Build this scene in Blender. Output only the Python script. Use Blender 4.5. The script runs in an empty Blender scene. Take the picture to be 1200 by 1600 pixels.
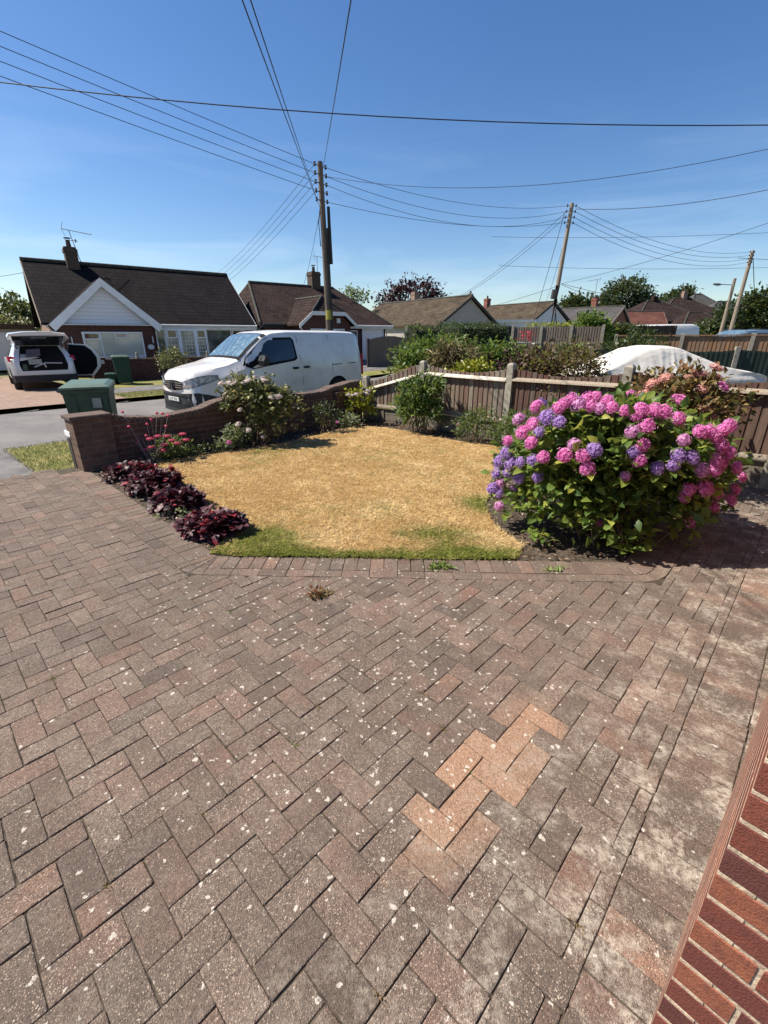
import bpy, bmesh, math, random
import numpy as np
from mathutils import Vector, Matrix, noise as mnoise
R = math.radians
random.seed(7)
RNG = np.random.default_rng(11)
SC = bpy.context.scene
COL = SC.collection

# ------------------------------------------------------------ camera, sky, sun
cd = bpy.data.cameras.new("camera")
cam = bpy.data.objects.new("camera", cd); COL.objects.link(cam)
cam.location = (0, 0, 1.65)
cam.rotation_euler = (R(90 - 21.5), 0, 0)
cd.sensor_fit = 'HORIZONTAL'; cd.sensor_width = 36.0
cd.lens = 36.0 * 700 / 1200
cd.clip_start = 0.05; cd.clip_end = 3000
SC.camera = cam
SC.render.resolution_x = 768; SC.render.resolution_y = 1024
SUN_EL = 51.0
SUN_DIR_AZ = 171.0      # direction towards the sun, measured from +X anticlockwise
w = bpy.data.worlds.new("World"); SC.world = w; w.use_nodes = True
nt = w.node_tree; nt.nodes.clear()
wo = nt.nodes.new('ShaderNodeOutputWorld'); bg = nt.nodes.new('ShaderNodeBackground')
sky = nt.nodes.new('ShaderNodeTexSky'); sky.sky_type = 'NISHITA'; sky.sun_disc = False
sky.sun_elevation = R(SUN_EL); sky.sun_rotation = R(90 - SUN_DIR_AZ)
sky.altitude = 50; sky.air_density = 1.0; sky.dust_density = 0.35; sky.ozone_density = 2.2
bg.inputs[1].default_value = 0.076
# thin high cloud wisps low in the sky
tc = nt.nodes.new('ShaderNodeTexCoord'); mp = nt.nodes.new('ShaderNodeMapping')
mp.inputs['Scale'].default_value = (1.2, 1.2, 8.0); mp.inputs['Rotation'].default_value = (R(4), R(-7), 0)
n1 = nt.nodes.new('ShaderNodeTexNoise'); n1.inputs['Scale'].default_value = 2.2; n1.inputs['Detail'].default_value = 7; n1.inputs['Roughness'].default_value = .55; n1.inputs['Distortion'].default_value = .5
r1 = nt.nodes.new('ShaderNodeMapRange'); r1.inputs['From Min'].default_value = .46; r1.inputs['From Max'].default_value = .80; r1.inputs['To Max'].default_value = .30
sp = nt.nodes.new('ShaderNodeSeparateXYZ')
r2 = nt.nodes.new('ShaderNodeMapRange'); r2.inputs['From Min'].default_value = .36; r2.inputs['From Max'].default_value = .10
r3 = nt.nodes.new('ShaderNodeMapRange'); r3.inputs['From Min'].default_value = -.02; r3.inputs['From Max'].default_value = .07
m1 = nt.nodes.new('ShaderNodeMath'); m1.operation = 'MULTIPLY'; m2 = nt.nodes.new('ShaderNodeMath'); m2.operation = 'MULTIPLY'
mx = nt.nodes.new('ShaderNodeMix'); mx.data_type = 'RGBA'; mx.inputs[7].default_value = (7.5, 8.6, 10.0, 1)
hs = nt.nodes.new('ShaderNodeHueSaturation'); hs.inputs['Saturation'].default_value = 1.25; hs.inputs['Hue'].default_value = .506
L_ = nt.links.new
L_(tc.outputs['Generated'], mp.inputs[0]); L_(mp.outputs[0], n1.inputs['Vector']); L_(n1.outputs[0], r1.inputs[0])
L_(tc.outputs['Generated'], sp.inputs[0]); L_(sp.outputs[2], r2.inputs[0]); L_(sp.outputs[2], r3.inputs[0])
L_(r1.outputs[0], m1.inputs[0]); L_(r2.outputs[0], m1.inputs[1]); L_(m1.outputs[0], m2.inputs[0]); L_(r3.outputs[0], m2.inputs[1])
L_(sky.outputs[0], hs.inputs['Color']); L_(m2.outputs[0], mx.inputs[0]); L_(hs.outputs[0], mx.inputs[6]); L_(mx.outputs[2], bg.inputs[0]); L_(bg.outputs[0], wo.inputs[0])

sl = bpy.data.lights.new("sun", 'SUN'); sl.energy = 5.0; sl.angle = R(0.53); sl.color = (1, .915, .80)
so = bpy.data.objects.new("sun", sl); COL.objects.link(so)
sv = Vector((math.cos(R(SUN_DIR_AZ)) * math.cos(R(SUN_EL)), math.sin(R(SUN_DIR_AZ)) * math.cos(R(SUN_EL)), math.sin(R(SUN_EL))))
so.rotation_euler = sv.to_track_quat('Z', 'Y').to_euler()
SC.view_settings.view_transform = 'Standard'; SC.view_settings.look = 'None'
SC.view_settings.exposure = 0.88; SC.view_settings.gamma = 1
try:
    SC.cycles.max_bounces = 6; SC.cycles.transparent_max_bounces = 8
except Exception: pass

# ------------------------------------------------------------ materials
MATS = {}
class NT:
    def __init__(s, name):
        s.m = bpy.data.materials.new(name); s.m.use_nodes = True; s.t = s.m.node_tree
        s.b = s.t.nodes['Principled BSDF']; s.out = s.t.nodes['Material Output']; MATS[name] = s.m
    def n(s, typ, **kw):
        o = s.t.nodes.new(typ)
        for k, v in kw.items():
            if k.startswith('i_'):
                key = k[2:]; key = int(key) if key.isdigit() else key.replace('_', ' ')
                o.inputs[key].default_value = v
            else: setattr(o, k, v)
        return o
    def l(s, a, b): s.t.links.new(a, b)
    def coord(s, kind='Object'):
        return s.n('ShaderNodeTexCoord').outputs[kind]
    def noise(s, vec, scale, detail=4, rough=.55, dist=0):
        o = s.n('ShaderNodeTexNoise', i_Scale=scale, i_Detail=detail, i_Roughness=rough, i_Distortion=dist)
        if vec is not None: s.l(vec, o.inputs['Vector'])
        return o.outputs[0]
    def voro(s, vec, scale, feature='F1', rnd=1):
        o = s.n('ShaderNodeTexVoronoi', i_Scale=scale, feature=feature, i_Randomness=rnd); s.l(vec, o.inputs['Vector']); return o
    def ramp(s, fac, stops, interp='LINEAR'):
        o = s.n('ShaderNodeValToRGB'); e = o.color_ramp.elements; o.color_ramp.interpolation = interp
        while len(e) < len(stops): e.new(.5)
        for q, (p, c) in zip(e, stops):
            q.position = p; q.color = (c if hasattr(c, '__len__') else (c, c, c)) + ((1,) if not hasattr(c, '__len__') or len(c) == 3 else ())
        s.l(fac, o.inputs[0]); return o.outputs[0]
    def mr(s, v, a, b, c=0, d=1, clamp=True):
        o = s.n('ShaderNodeMapRange', clamp=clamp); s.l(v, o.inputs[0])
        for i, q in enumerate((a, b, c, d)): o.inputs[i + 1].default_value = q
        return o.outputs[0]
    def math(s, op, a, b=None):
        o = s.n('ShaderNodeMath', operation=op)
        for i, q in enumerate((a, b)):
            if q is None: continue
            if isinstance(q, (int, float)): o.inputs[i].default_value = q
            else: s.l(q, o.inputs[i])
        return o.outputs[0]
    def mix(s, f, a, b, bt='MIX'):
        o = s.n('ShaderNodeMix', data_type='RGBA', blend_type=bt)
        for i, q in ((0, f), (6, a), (7, b)):
            if isinstance(q, (int, float)): o.inputs[i].default_value = q
            elif isinstance(q, tuple): o.inputs[i].default_value = q + (1,)
            else: s.l(q, o.inputs[i])
        return o.outputs[2]
    def bump(s, h, strength=.4, dist=.01):
        o = s.n('ShaderNodeBump', i_Strength=strength, i_Distance=dist); s.l(h, o.inputs['Height']); s.l(o.outputs[0], s.b.inputs['Normal']); return o
    def attr(s, name): return s.n('ShaderNodeAttribute', attribute_name=name).outputs['Fac']
    def fin(s, col, rough=.8, spec=.3, metal=0):
        if isinstance(col, tuple): s.b.inputs['Base Color'].default_value = col + (1,)
        else: s.l(col, s.b.inputs['Base Color'])
        if isinstance(rough, (int, float)): s.b.inputs['Roughness'].default_value = rough
        else: s.l(rough, s.b.inputs['Roughness'])
        s.b.inputs['Specular IOR Level'].default_value = spec; s.b.inputs['Metallic'].default_value = metal
        return s.m
    def translucent(s, col, f=.3):
        tr = s.n('ShaderNodeBsdfTranslucent'); ms = s.n('ShaderNodeMixShader', i_0=f)
        s.l(col, tr.inputs[0]); s.l(s.b.outputs[0], ms.inputs[1]); s.l(tr.outputs[0], ms.inputs[2]); s.l(ms.outputs[0], s.out.inputs[0])

def simple(name, c, rough=.6, c2=None, scale=20, bump=0, bd=.005, spec=.3, metal=0, detail=4, stretch=None):
    t = NT(name); v = t.coord()
    if stretch:
        mpn = t.n('ShaderNodeMapping'); mpn.inputs['Scale'].default_value = stretch; t.l(v, mpn.inputs[0]); v = mpn.outputs[0]
    f = t.noise(v, scale, detail)
    if c2 is None: c2 = tuple(x * .82 for x in c)
    col = t.mix(t.mr(f, .35, .65), c, c2)
    if bump: t.bump(f, bump, bd)
    return t.fin(col, rough, spec, metal)

def brickmat(name, ca, cb, mortar, bw=.225, bh=.075, ms=.01, rough=.85, offs=.5, bump=.6, var=.5, stain=None):
    t = NT(name); uv = t.coord('UV')
    b = t.n('ShaderNodeTexBrick', offset=offs, i_Scale=1.0, i_Mortar_Size=ms * .5, i_Mortar_Smooth=.25, i_Bias=0.0, i_Brick_Width=bw, i_Row_Height=bh)
    t.l(uv, b.inputs['Vector'])
    b.inputs['Color1'].default_value = ca + (1,); b.inputs['Color2'].default_value = cb + (1,); b.inputs['Mortar'].default_value = mortar + (1,)
    f = t.noise(uv, 9, 5); f2 = t.noise(uv, 1.1, 4)
    c = t.mix(t.mr(f, .3, .7, 0, var), b.outputs[0], tuple(x * .55 for x in cb))
    c = t.mix(t.mr(f2, .42, .75, 0, .5), c, stain or tuple(x * .6 for x in ca))
    h = t.math('SUBTRACT', t.math('MULTIPLY', f, .35), b.outputs['Fac'])
    t.bump(h, bump, .008)
    return t.fin(c, rough, .2)

def tilemat(name, ca, cb, bw=.27, bh=.26, moss=None, mossf=.3):
    t = NT(name); uv = t.coord('UV')
    b = t.n('ShaderNodeTexBrick', offset=.5, i_Scale=1.0, i_Mortar_Size=.008, i_Mortar_Smooth=.3, i_Bias=-.1, i_Brick_Width=bw, i_Row_Height=bh)
    t.l(uv, b.inputs['Vector'])
    b.inputs['Color1'].default_value = ca + (1,); b.inputs['Color2'].default_value = cb + (1,); b.inputs['Mortar'].default_value = tuple(x * .25 for x in ca) + (1,)
    f = t.noise(uv, 7, 6, .7); f2 = t.noise(uv, .7, 3)
    c = t.mix(t.mr(f, .3, .7, 0, .45), b.outputs[0], tuple(x * .5 for x in cb))
    if moss: c = t.mix(t.mr(f, .55, .72, 0, mossf), c, moss)
    c = t.mix(t.mr(f2, .4, .7, 0, .35), c, tuple(min(1, x * 1.5) for x in ca))
    sp_ = t.n('ShaderNodeSeparateXYZ'); t.l(uv, sp_.inputs[0])
    saw = t.math('FRACT', t.math('DIVIDE', sp_.outputs[1], bh))
    h = t.math('SUBTRACT', t.math('SUBTRACT', t.math('MULTIPLY', f, .3), b.outputs['Fac']), saw)
    t.bump(h, .9, .03)
    return t.fin(c, .92, .08)

def leafmat(name, stops, tr=.3, rough=.5, spec=.35):
    t = NT(name); a = t.attr('tint')
    c = t.ramp(a, stops); t.fin(c, rough, spec); mc = stops[len(stops) // 2][1]; t.translucent(t.mix(.35, c, (.5, .55, .1)) if mc[1] > mc[0] else c, tr); return t.m

# paving bricks
def make_paver():
    t = NT('paver'); v = t.coord(); a = t.attr('tint'); h = t.attr('hue')
    big = t.noise(v, .85, 4, .55); mid = t.noise(v, 7, 5, .65); fine = t.noise(v, 70, 4, .7)
    base = t.ramp(h, [(0, (.132, .104, .083)), (.38, (.174, .129, .101)), (.72, (.210, .133, .101)), (1, (.29, .165, .114))])
    base = t.mix(1.0, base, t.ramp(a, [(0, .72), (1, 1.16)]), 'MULTIPLY')
    sxc = t.n('ShaderNodeSeparateXYZ'); t.l(v, sxc.inputs[0]); X_, Y_ = sxc.outputs[0], sxc.outputs[1]
    wn = t.math('MULTIPLY', t.math('SUBTRACT', t.noise(v, 9, 4), .5), .55)
    def spot(u0, v0, ru, rv):
        uu = t.math('DIVIDE', t.math('SUBTRACT', t.math('MULTIPLY', t.math('ADD', X_, Y_), .7071), u0), ru); vv = t.math('DIVIDE', t.math('SUBTRACT', t.math('MULTIPLY', t.math('SUBTRACT', X_, Y_), .7071), v0), rv)
        d2 = t.math('ADD', t.math('SQRT', t.math('ADD', t.math('MULTIPLY', uu, uu), t.math('MULTIPLY', vv, vv))), wn); return t.mr(d2, .75, 1.15, 1, 0)
    clean = t.math('MULTIPLY', spot(1.25, -.63, .56, .21), t.attr('clean'))
    # grey algae and dirt that has grown over the bricks
    base = t.mix(t.mr(t.math('ADD', t.math('MULTIPLY', big, .55), t.math('MULTIPLY', mid, .5)), .45, .60, 0, .76), base, (.116, .091, .072))
    base = t.mix(t.mr(fine, .38, .66, .0, .55), base, t.mix(1.0, base, (.42, .40, .40), 'MULTIPLY'))
    base = t.mix(t.math('MULTIPLY', clean, .9), base, t.mix(t.mr(fine, .35, .65), (.41, .245, .15), (.30, .175, .11)))
    # aggregate grains
    g1 = t.voro(v, 260); g2 = t.voro(v, 120)
    sel = t.n('ShaderNodeSeparateColor'); t.l(g1.outputs['Color'], sel.inputs[0])
    m = t.math('MULTIPLY', t.math('GREATER_THAN', sel.outputs[0], .66), t.math('LESS_THAN', g1.outputs['Distance'], .42))
    spk = t.mr(t.math('ADD', t.math('MULTIPLY', mid, .6), t.math('MULTIPLY', a, .4)), .36, .62, .25, .80)
    base = t.mix(t.math('MULTIPLY', m, spk), base, (.42, .32, .24))
    m = t.math('MULTIPLY', t.math('LESS_THAN', sel.outputs[1], .32), t.math('LESS_THAN', g1.outputs['Distance'], .5))
    base = t.mix(t.math('MULTIPLY', m, .72), base, (.040, .034, .030))
    sel2 = t.n('ShaderNodeSeparateColor'); t.l(g2.outputs['Color'], sel2.inputs[0])
    m = t.math('MULTIPLY', t.math('GREATER_THAN', sel2.outputs[0], .86), t.math('LESS_THAN', g2.outputs['Distance'], .30))
    base = t.mix(t.math('MULTIPLY', m, t.math('MULTIPLY', spk, .9)), base, (.48, .40, .32))
    # pale crust near the house wall and in loose patches
    sx = t.n('ShaderNodeSeparateXYZ'); t.l(v, sx.inputs[0])
    dd = t.math('ADD', t.math('MULTIPLY', sx.outputs[0], .723), t.math('MULTIPLY', sx.outputs[1], -.691))
    near = t.mr(dd, -.75, .0, 0, 1)
    cr = t.noise(v, 5.5, 7, .72); fd = t.noise(v, 38, 5, .75)
    k = t.math('MULTIPLY', t.mr(cr, .47, .60), t.mr(fd, .40, .56))
    base = t.mix(t.math('MULTIPLY', k, t.mr(near, 0, 1, .14, .78)), base, (.42, .37, .30))
    # lichen spots
    wv = t.n('ShaderNodeMapping'); t.l(v, wv.inputs[0])
    dn = t.n('ShaderNodeTexNoise', i_Scale=45.0, i_Detail=3.0); t.l(v, dn.inputs['Vector'])
    vm = t.n('ShaderNodeVectorMath', operation='MULTIPLY_ADD'); t.l(dn.outputs[1], vm.inputs[0]); vm.inputs[1].default_value = (.034, .034, .0); t.l(v, vm.inputs[2])
    lc = t.voro(vm.outputs[0], 29); s3 = t.n('ShaderNodeSeparateColor'); t.l(lc.outputs['Color'], s3.inputs[0])
    dens = t.noise(v, .9, 3)
    cx = t.math('SUBTRACT', sx.outputs[0], .0); cy = t.math('SUBTRACT', sx.outputs[1], 2.0)
    cx = t.math('ADD', cx, .12)
    rr = t.math('SQRT', t.math('ADD', t.math('POWER', t.math('MULTIPLY', cx, .95), 2), t.math('POWER', t.math('MULTIPLY', cy, .75), 2)))
    zone = t.mr(rr, .55, 1.7, 1.0, .05)
    zone = t.math('ADD', zone, t.mr(dens, .45, .65, -.12, .14))
    m = t.math('LESS_THAN', s3.outputs[0], zone)
    size = t.math('MULTIPLY', t.mr(t.math('POWER', s3.outputs[1], 1.7), 0, 1, .11, .31), t.mr(t.noise(v, 90, 3, .6), .3, .7, .55, 1.35))
    m = t.math('MULTIPLY', m, t.mr(t.math('SUBTRACT', size, lc.outputs['Distance']), 0, .06))
    base = t.mix(t.math('MULTIPLY', m, .75), base, (.54, .50, .43))
    ht = t.math('ADD', t.math('ADD', t.math('MULTIPLY', fine, .8), t.math('MULTIPLY', t.noise(v, 24, 5, .7), 1.6)), t.math('MULTIPLY', g1.outputs['Distance'], -.45))
    t.bump(ht, 1.0, .0042)
    t.fin(base, .88, .25)
make_paver()

def make_lawn():
    t = NT('grass_blade'); a = t.attr('tint'); g = t.attr('green')
    dry = t.ramp(a, [(0, (.44, .285, .12)), (.5, (.71, .515, .25)), (1, (.92, .75, .45))])
    gr = t.ramp(a, [(0, (.14, .175, .030)), (.6, (.27, .31, .065)), (1, (.44, .43, .15))])
    c = t.mix(g, dry, gr); t.fin(c, .7, .2); t.translucent(c, .25)
make_lawn()
def make_lawnbase():
    t = NT('lawn_base'); v = t.coord(); g = t.attr('green')
    f = t.noise(v, 30, 5); c = t.mix(t.mr(f, .35, .65), (.50, .34, .14), (.34, .22, .09))
    c = t.mix(g, c, (.09, .11, .02)); t.bump(f, .5, .01); t.fin(c, .9, .1)
make_lawnbase()

simple('joint_sand', (.095, .074, .052), .95, (.025, .020, .015), 30, .6, .004)
simple('soil', (.085, .06, .042), .95, (.035, .025, .018), 26, .9, .02, detail=8)
def make_litter():
    t = NT('litter'); a = t.attr('tint')
    c = t.ramp(a, [(0, (.04, .025, .018)), (.5, (.14, .085, .05)), (.85, (.28, .19, .12)), (1, (.45, .38, .3))]); t.fin(c, .9, .1)
make_litter()
t = NT('tarmac'); v = t.coord(); f = t.noise(v, 1.1, 7, .7, .6); g_ = t.voro(v, 60)
c = t.mix(t.mr(f, .35, .65), (.15, .142, .132), (.075, .072, .070)); c = t.mix(t.mr(g_.outputs['Distance'], .1, .6, 0, .35), c, (.28, .27, .26)); t.bump(g_.outputs['Distance'], .4, .01); t.fin(c, .9, .2)
t = NT('old_tarmac'); v = t.coord(); f = t.noise(v, 2.2, 5, .6); g_ = t.voro(v, 70)
c = t.mix(t.mr(f, .4, .62), (.15, .145, .14), (.055, .055, .055)); c = t.mix(t.mr(g_.outputs['Distance'], .1, .6, 0, .3), c, (.26, .25, .24)); t.bump(g_.outputs['Distance'], .5, .01); t.fin(c, .9, .2)
t = NT('verge'); v = t.coord(); f = t.noise(v, 2.5, 6, .65); f2 = t.noise(v, 40, 3)
c = t.mix(t.mr(f, .38, .62), (.14, .17, .045), (.27, .22, .09)); c = t.mix(t.mr(f2, .4, .7, 0, .5), c, (.06, .08, .02)); t.bump(f2, .8, .02); t.fin(c, .9, .1)
simple('kerb_stone', (.42, .40, .37), .85, (.28, .27, .25), 8, .3)
simple('far_ground', (.13, .14, .05), .95, (.20, .17, .08), .12)
brickmat('block_paving', (.36, .25, .19), (.26, .18, .14), (.12, .09, .07), .21, .105, .008)
brickmat('garden_brick', (.155, .085, .058), (.095, .055, .042), (.22, .18, .14), .225, .075, .011, stain=(.05, .042, .036))
brickmat('house_brick', (.115, .042, .036), (.07, .03, .028), (.20, .165, .14), .225, .075, .010)
brickmat('red_brick', (.30, .11, .07), (.22, .08, .06), (.35, .30, .26), .225, .075, .010)
brickmat('pale_brick', (.34, .22, .16), (.26, .17, .13), (.40, .35, .30), .225, .075, .010)
tilemat('roof_dark', (.014, .0115, .0135), (.006, .005, .006), moss=(.07, .066, .068), mossf=.4)
tilemat('roof_brown', (.046, .030, .026), (.020, .014, .0135), moss=(.085, .078, .072), mossf=.3)
tilemat('roof_moss', (.092, .072, .050), (.040, .031, .024), moss=(.12, .115, .06), mossf=.5)
tilemat('roof_red', (.135, .060, .046), (.09, .042, .034))
tilemat('roof_grey', (.09, .085, .085), (.07, .065, .065))
simple('ridge_tile', (.035, .032, .030), .85, (.07, .075, .06), 5)
simple('white_paint', (.78, .79, .80), .45, (.70, .71, .72), 3)
simple('fascia_white', (.70, .70, .69), .5, (.60, .60, .58), 4)
simple('render_white', (.66, .68, .71), .8, (.60, .62, .65), 2)
simple('render_cream', (.38, .355, .32), .8, (.33, .31, .28), 2)
t = NT('boarding'); v = t.coord(); s_ = t.n('ShaderNodeSeparateXYZ'); t.l(v, s_.inputs[0]); saw = t.math('FRACT', t.math('DIVIDE', s_.outputs[2], .15))
t.bump(saw, .6, .012); t.fin(t.mix(t.mr(saw, 0, .1), (.35, .35, .37), (.70, .71, .75)), .5, .3)
t = NT('roller_door'); v = t.coord(); s_ = t.n('ShaderNodeSeparateXYZ'); t.l(v, s_.inputs[0]); saw = t.math('FRACT', t.math('DIVIDE', s_.outputs[2], .12))
t.bump(saw, .6, .01); t.fin((.72, .74, .78), .5, .3)
t = NT('glass'); t.b.inputs['Base Color'].default_value = (.012, .016, .02, 1); t.b.inputs['Roughness'].default_value = .04; t.b.inputs['Specular IOR Level'].default_value = .9
t = NT('windscreen'); v = t.coord(); f = t.noise(v, 5, 5, .6, 1.5)
t.fin(t.mix(t.mr(f, .50, .72), (.085, .15, .20), (.26, .34, .38)), .05, .9)  # bluish reflections painted into the glass colour as paler blotches
t = NT('house_glass'); v = t.coord(); f = t.noise(v, .9, 3)
t.fin(t.mix(t.mr(f, .38, .55), (.20, .22, .20), (.055, .062, .06)), .06, .8)
t = NT('curtain_glass'); t.fin((.42, .44, .38), .12, .8)
t = NT('leaded_glass'); uv = t.coord('UV')
b_ = t.n('ShaderNodeTexBrick', offset=0.0, i_Scale=1.0, i_Mortar_Size=.010, i_Mortar_Smooth=.1, i_Bias=0.0, i_Brick_Width=.13, i_Row_Height=.17); t.l(uv, b_.inputs['Vector'])
f = t.noise(uv, 1.6, 3); t.fin(t.mix(b_.outputs['Fac'], t.mix(t.mr(f, .4, .6), (.36, .34, .25), (.10, .11, .09)), (.55, .55, .52)), .2, .6)
t = NT('van_paint'); v = t.coord(); f = t.noise(v, 2.5, 5, .6); t.fin(t.mix(t.mr(f, .4, .75), (.74, .72, .69), (.60, .575, .54)), .2, .5)
t.b.inputs['Coat Weight'].default_value = .4; t.b.inputs['Coat Roughness'].default_value = .05
def paint(name, c):
    t = NT(name); t.fin(c, .28, .5, .15); t.b.inputs['Coat Weight'].default_value = .5; t.b.inputs['Coat Roughness'].default_value = .05
paint('suv_paint', (.60, .62, .63)); paint('blue_paint', (.025, .04, .085)); paint('steel_paint', (.16, .23, .28)); paint('black_paint', (.02, .025, .04)); paint('silver_paint', (.5, .5, .5))
simple('black_plastic', (.022, .024, .027), .55, (.03, .032, .035), 30)
simple('gap_black', (.004, .004, .005), .9)
simple('rubber', (.018, .018, .018), .85, (.03, .028, .026), 30)
simple('rim_metal', (.32, .33, .34), .35, metal=.6)
simple('chrome', (.65, .66, .68), .18, metal=.9)
simple('plate_white', (.62, .63, .62), .4)
simple('tail_red', (.45, .015, .02), .25)
simple('lamp_glass', (.52, .56, .60), .08, (.16, .18, .20), 14, spec=.8)
simple('bin_green', (.040, .075, .052), .5, (.050, .085, .06), 6)
simple('bin_lid', (.10, .155, .12), .45, (.08, .13, .10), 6)
simple('bin_dark', (.012, .05, .035), .5)
simple('paper', (.42, .44, .40), .7, (.20, .22, .20), 30)
simple('concrete', (.34, .31, .25), .92, (.20, .185, .15), 14, .6, .004, detail=8)
simple('pole_wood', (.17, .135, .105), .9, (.09, .072, .06), 10, .4, .005, stretch=(1, 1, .12), detail=6)
simple('pole_pale', (.30, .25, .19), .9, (.19, .15, .12), 10, .4, .005, stretch=(1, 1, .12), detail=6)
simple('cable', (.02, .02, .022), .6); simple('iron', (.045, .042, .04), .6)
simple('aerial_metal', (.16, .16, .17), .5, metal=.5)
simple('bark', (.11, .08, .06), .95, (.05, .038, .03), 18, .6)
simple('leaf_lime_plain', (.30, .28, .05), .8)
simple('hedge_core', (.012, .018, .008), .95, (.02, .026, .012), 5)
simple('stem', (.20, .14, .09), .9, (.11, .08, .05), 22); simple('green_stem', (.13, .17, .06), .8)
simple('lilac_stem', (.26, .23, .22), .9, (.16, .12, .12), 20)
def wood(name, c1, c2, c3, tint=True):
    t = NT(name); v = t.coord(); a = t.attr('tint')
    mpn = t.n('ShaderNodeMapping'); mpn.inputs['Scale'].default_value = (1, 1, .1); t.l(v, mpn.inputs[0])
    f = t.noise(mpn.outputs[0], 45, 6, .65); f2 = t.noise(mpn.outputs[0], 7, 4, .6); f3 = t.noise(v, .9, 3)
    c = t.mix(t.mr(f2, .38, .62), c1, c2); c = t.mix(t.mr(t.math('ADD', a, t.math('MULTIPLY', f3, .6)), .45, 1.1), c, c3)
    c = t.mix(t.mr(f, .4, .7, 0, .55), c, tuple(x * .4 for x in c2)); t.bump(f, .4, .004); return t.fin(c, .88, .2)
wood('fence_grey', (.25, .22, .175), (.165, .145, .12), (.15, .095, .07))
wood('fence_red', (.098, .044, .034), (.062, .032, .027), (.145, .10, .078))
wood('fence_mid', (.15, .118, .092), (.095, .070, .056), (.095, .048, .037))
wood('fence_orange', (.30, .17, .085), (.20, .11, .06), (.25, .16, .10))
wood('fence_green', (.030, .045, .035), (.018, .028, .022), (.04, .055, .045))
wood('fence_dull', (.20, .165, .135), (.14, .115, .095), (.16, .13, .11))
wood('fence_brown', (.085, .058, .042), (.055, .038, .030), (.10, .07, .05))
wood('rail_pale', (.66, .61, .52), (.40, .35, .29), (.48, .42, .34))
wood('rail_tan', (.36, .30, .23), (.26, .215, .17), (.30, .25, .19))
wood('rail_board', (.26, .225, .18), (.17, .145, .115), (.21, .18, .14))
def clothm():
    t = NT('car_cover_cloth'); v = t.coord(); mpn = t.n('ShaderNodeMapping'); mpn.inputs['Scale'].default_value = (1.0, .5, 2.2); mpn.inputs['Rotation'].default_value = (0, R(20), R(15)); t.l(v, mpn.inputs[0])
    f = t.noise(mpn.outputs[0], 2.2, 3, .45, .6); t.bump(f, .35, .06); t.fin(t.mix(t.mr(f, .35, .7), (.54, .52, .48), (.48, .46, .42)), .9, .1)
clothm()
# leaves
leafmat('leaf_hydrangea', [(0, (.030, .066, .014)), (.45, (.085, .150, .028)), (.8, (.19, .26, .05)), (1, (.36, .37, .07))], .38)
leafmat('leaf_bronze', [(0, (.07, .08, .02)), (.4, (.16, .12, .04)), (.75, (.28, .14, .06)), (1, (.34, .30, .09))])
leafmat('leaf_laurel', [(0, (.022, .060, .012)), (.5, (.060, .125, .022)), (1, (.17, .25, .045))])
leafmat('leaf_dark', [(0, (.008, .020, .008)), (.5, (.020, .042, .014)), (1, (.055, .085, .025))], .15)
leafmat('leaf_willow', [(0, (.05, .075, .02)), (.5, (.12, .15, .045)), (1, (.21, .23, .08))])
leafmat('leaf_hedge', [(0, (.012, .028, .008)), (.5, (.030, .058, .016)), (1, (.075, .10, .035))], .15)
leafmat('leaf_tan', [(0, (.10, .10, .03)), (.5, (.17, .14, .06)), (1, (.33, .24, .12))])
leafmat('leaf_brownred', [(0, (.05, .022, .016)), (.45, (.12, .055, .035)), (.8, (.09, .095, .028)), (1, (.20, .13, .08))])
leafmat('leaf_dead', [(0, (.10, .025, .012)), (1, (.26, .10, .03))])
leafmat('leaf_purple', [(0, (.022, .010, .012)), (.5, (.055, .020, .024)), (1, (.10, .035, .04))], .15)
leafmat('leaf_heuchera', [(0, (.028, .010, .014)), (.5, (.070, .020, .028)), (.82, (.11, .036, .044)), (1, (.26, .020, .032))], .2)
leafmat('leaf_green', [(0, (.030, .055, .018)), (.5, (.075, .115, .035)), (1, (.17, .22, .07))])
leafmat('leaf_olive', [(0, (.055, .07, .02)), (.45, (.12, .135, .04)), (.85, (.26, .26, .09)), (1, (.46, .42, .20))])
leafmat('leaf_lime', [(0, (.16, .19, .02)), (1, (.42, .42, .04))])
leafmat('leaf_variegated', [(0, (.06, .10, .04)), (.6, (.16, .20, .11)), (1, (.48, .50, .40))])
leafmat('weed_dry', [(0, (.16, .11, .05)), (.6, (.30, .20, .09)), (.85, (.16, .22, .06)), (1, (.20, .28, .07))])
leafmat('petal_pink', [(0, (.58, .12, .38)), (.5, (.80, .25, .57)), (1, (.92, .58, .80))], .45, .6, .2)
leafmat('petal_mauve', [(0, (.50, .18, .42)), (.5, (.72, .36, .62)), (1, (.86, .62, .80))], .45, .6, .2)
leafmat('petal_violet', [(0, (.27, .15, .42)), (.5, (.46, .29, .62)), (1, (.68, .52, .78))], .42, .6, .2)
leafmat('petal_salmon', [(0, (.42, .18, .13)), (.5, (.66, .34, .30)), (1, (.80, .54, .48))], .3, .6, .2)
leafmat('petal_white', [(0, (.42, .34, .30)), (.5, (.66, .56, .54)), (1, (.82, .78, .76))], .3, .6, .2)
leafmat('petal_red', [(0, (.30, .02, .03)), (.6, (.52, .05, .07)), (1, (.62, .12, .14))], .2, .6, .2)
leafmat('petal_sedum', [(0, (.38, .04, .09)), (.6, (.62, .10, .18)), (1, (.75, .22, .30))], .2, .6, .2)

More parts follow.
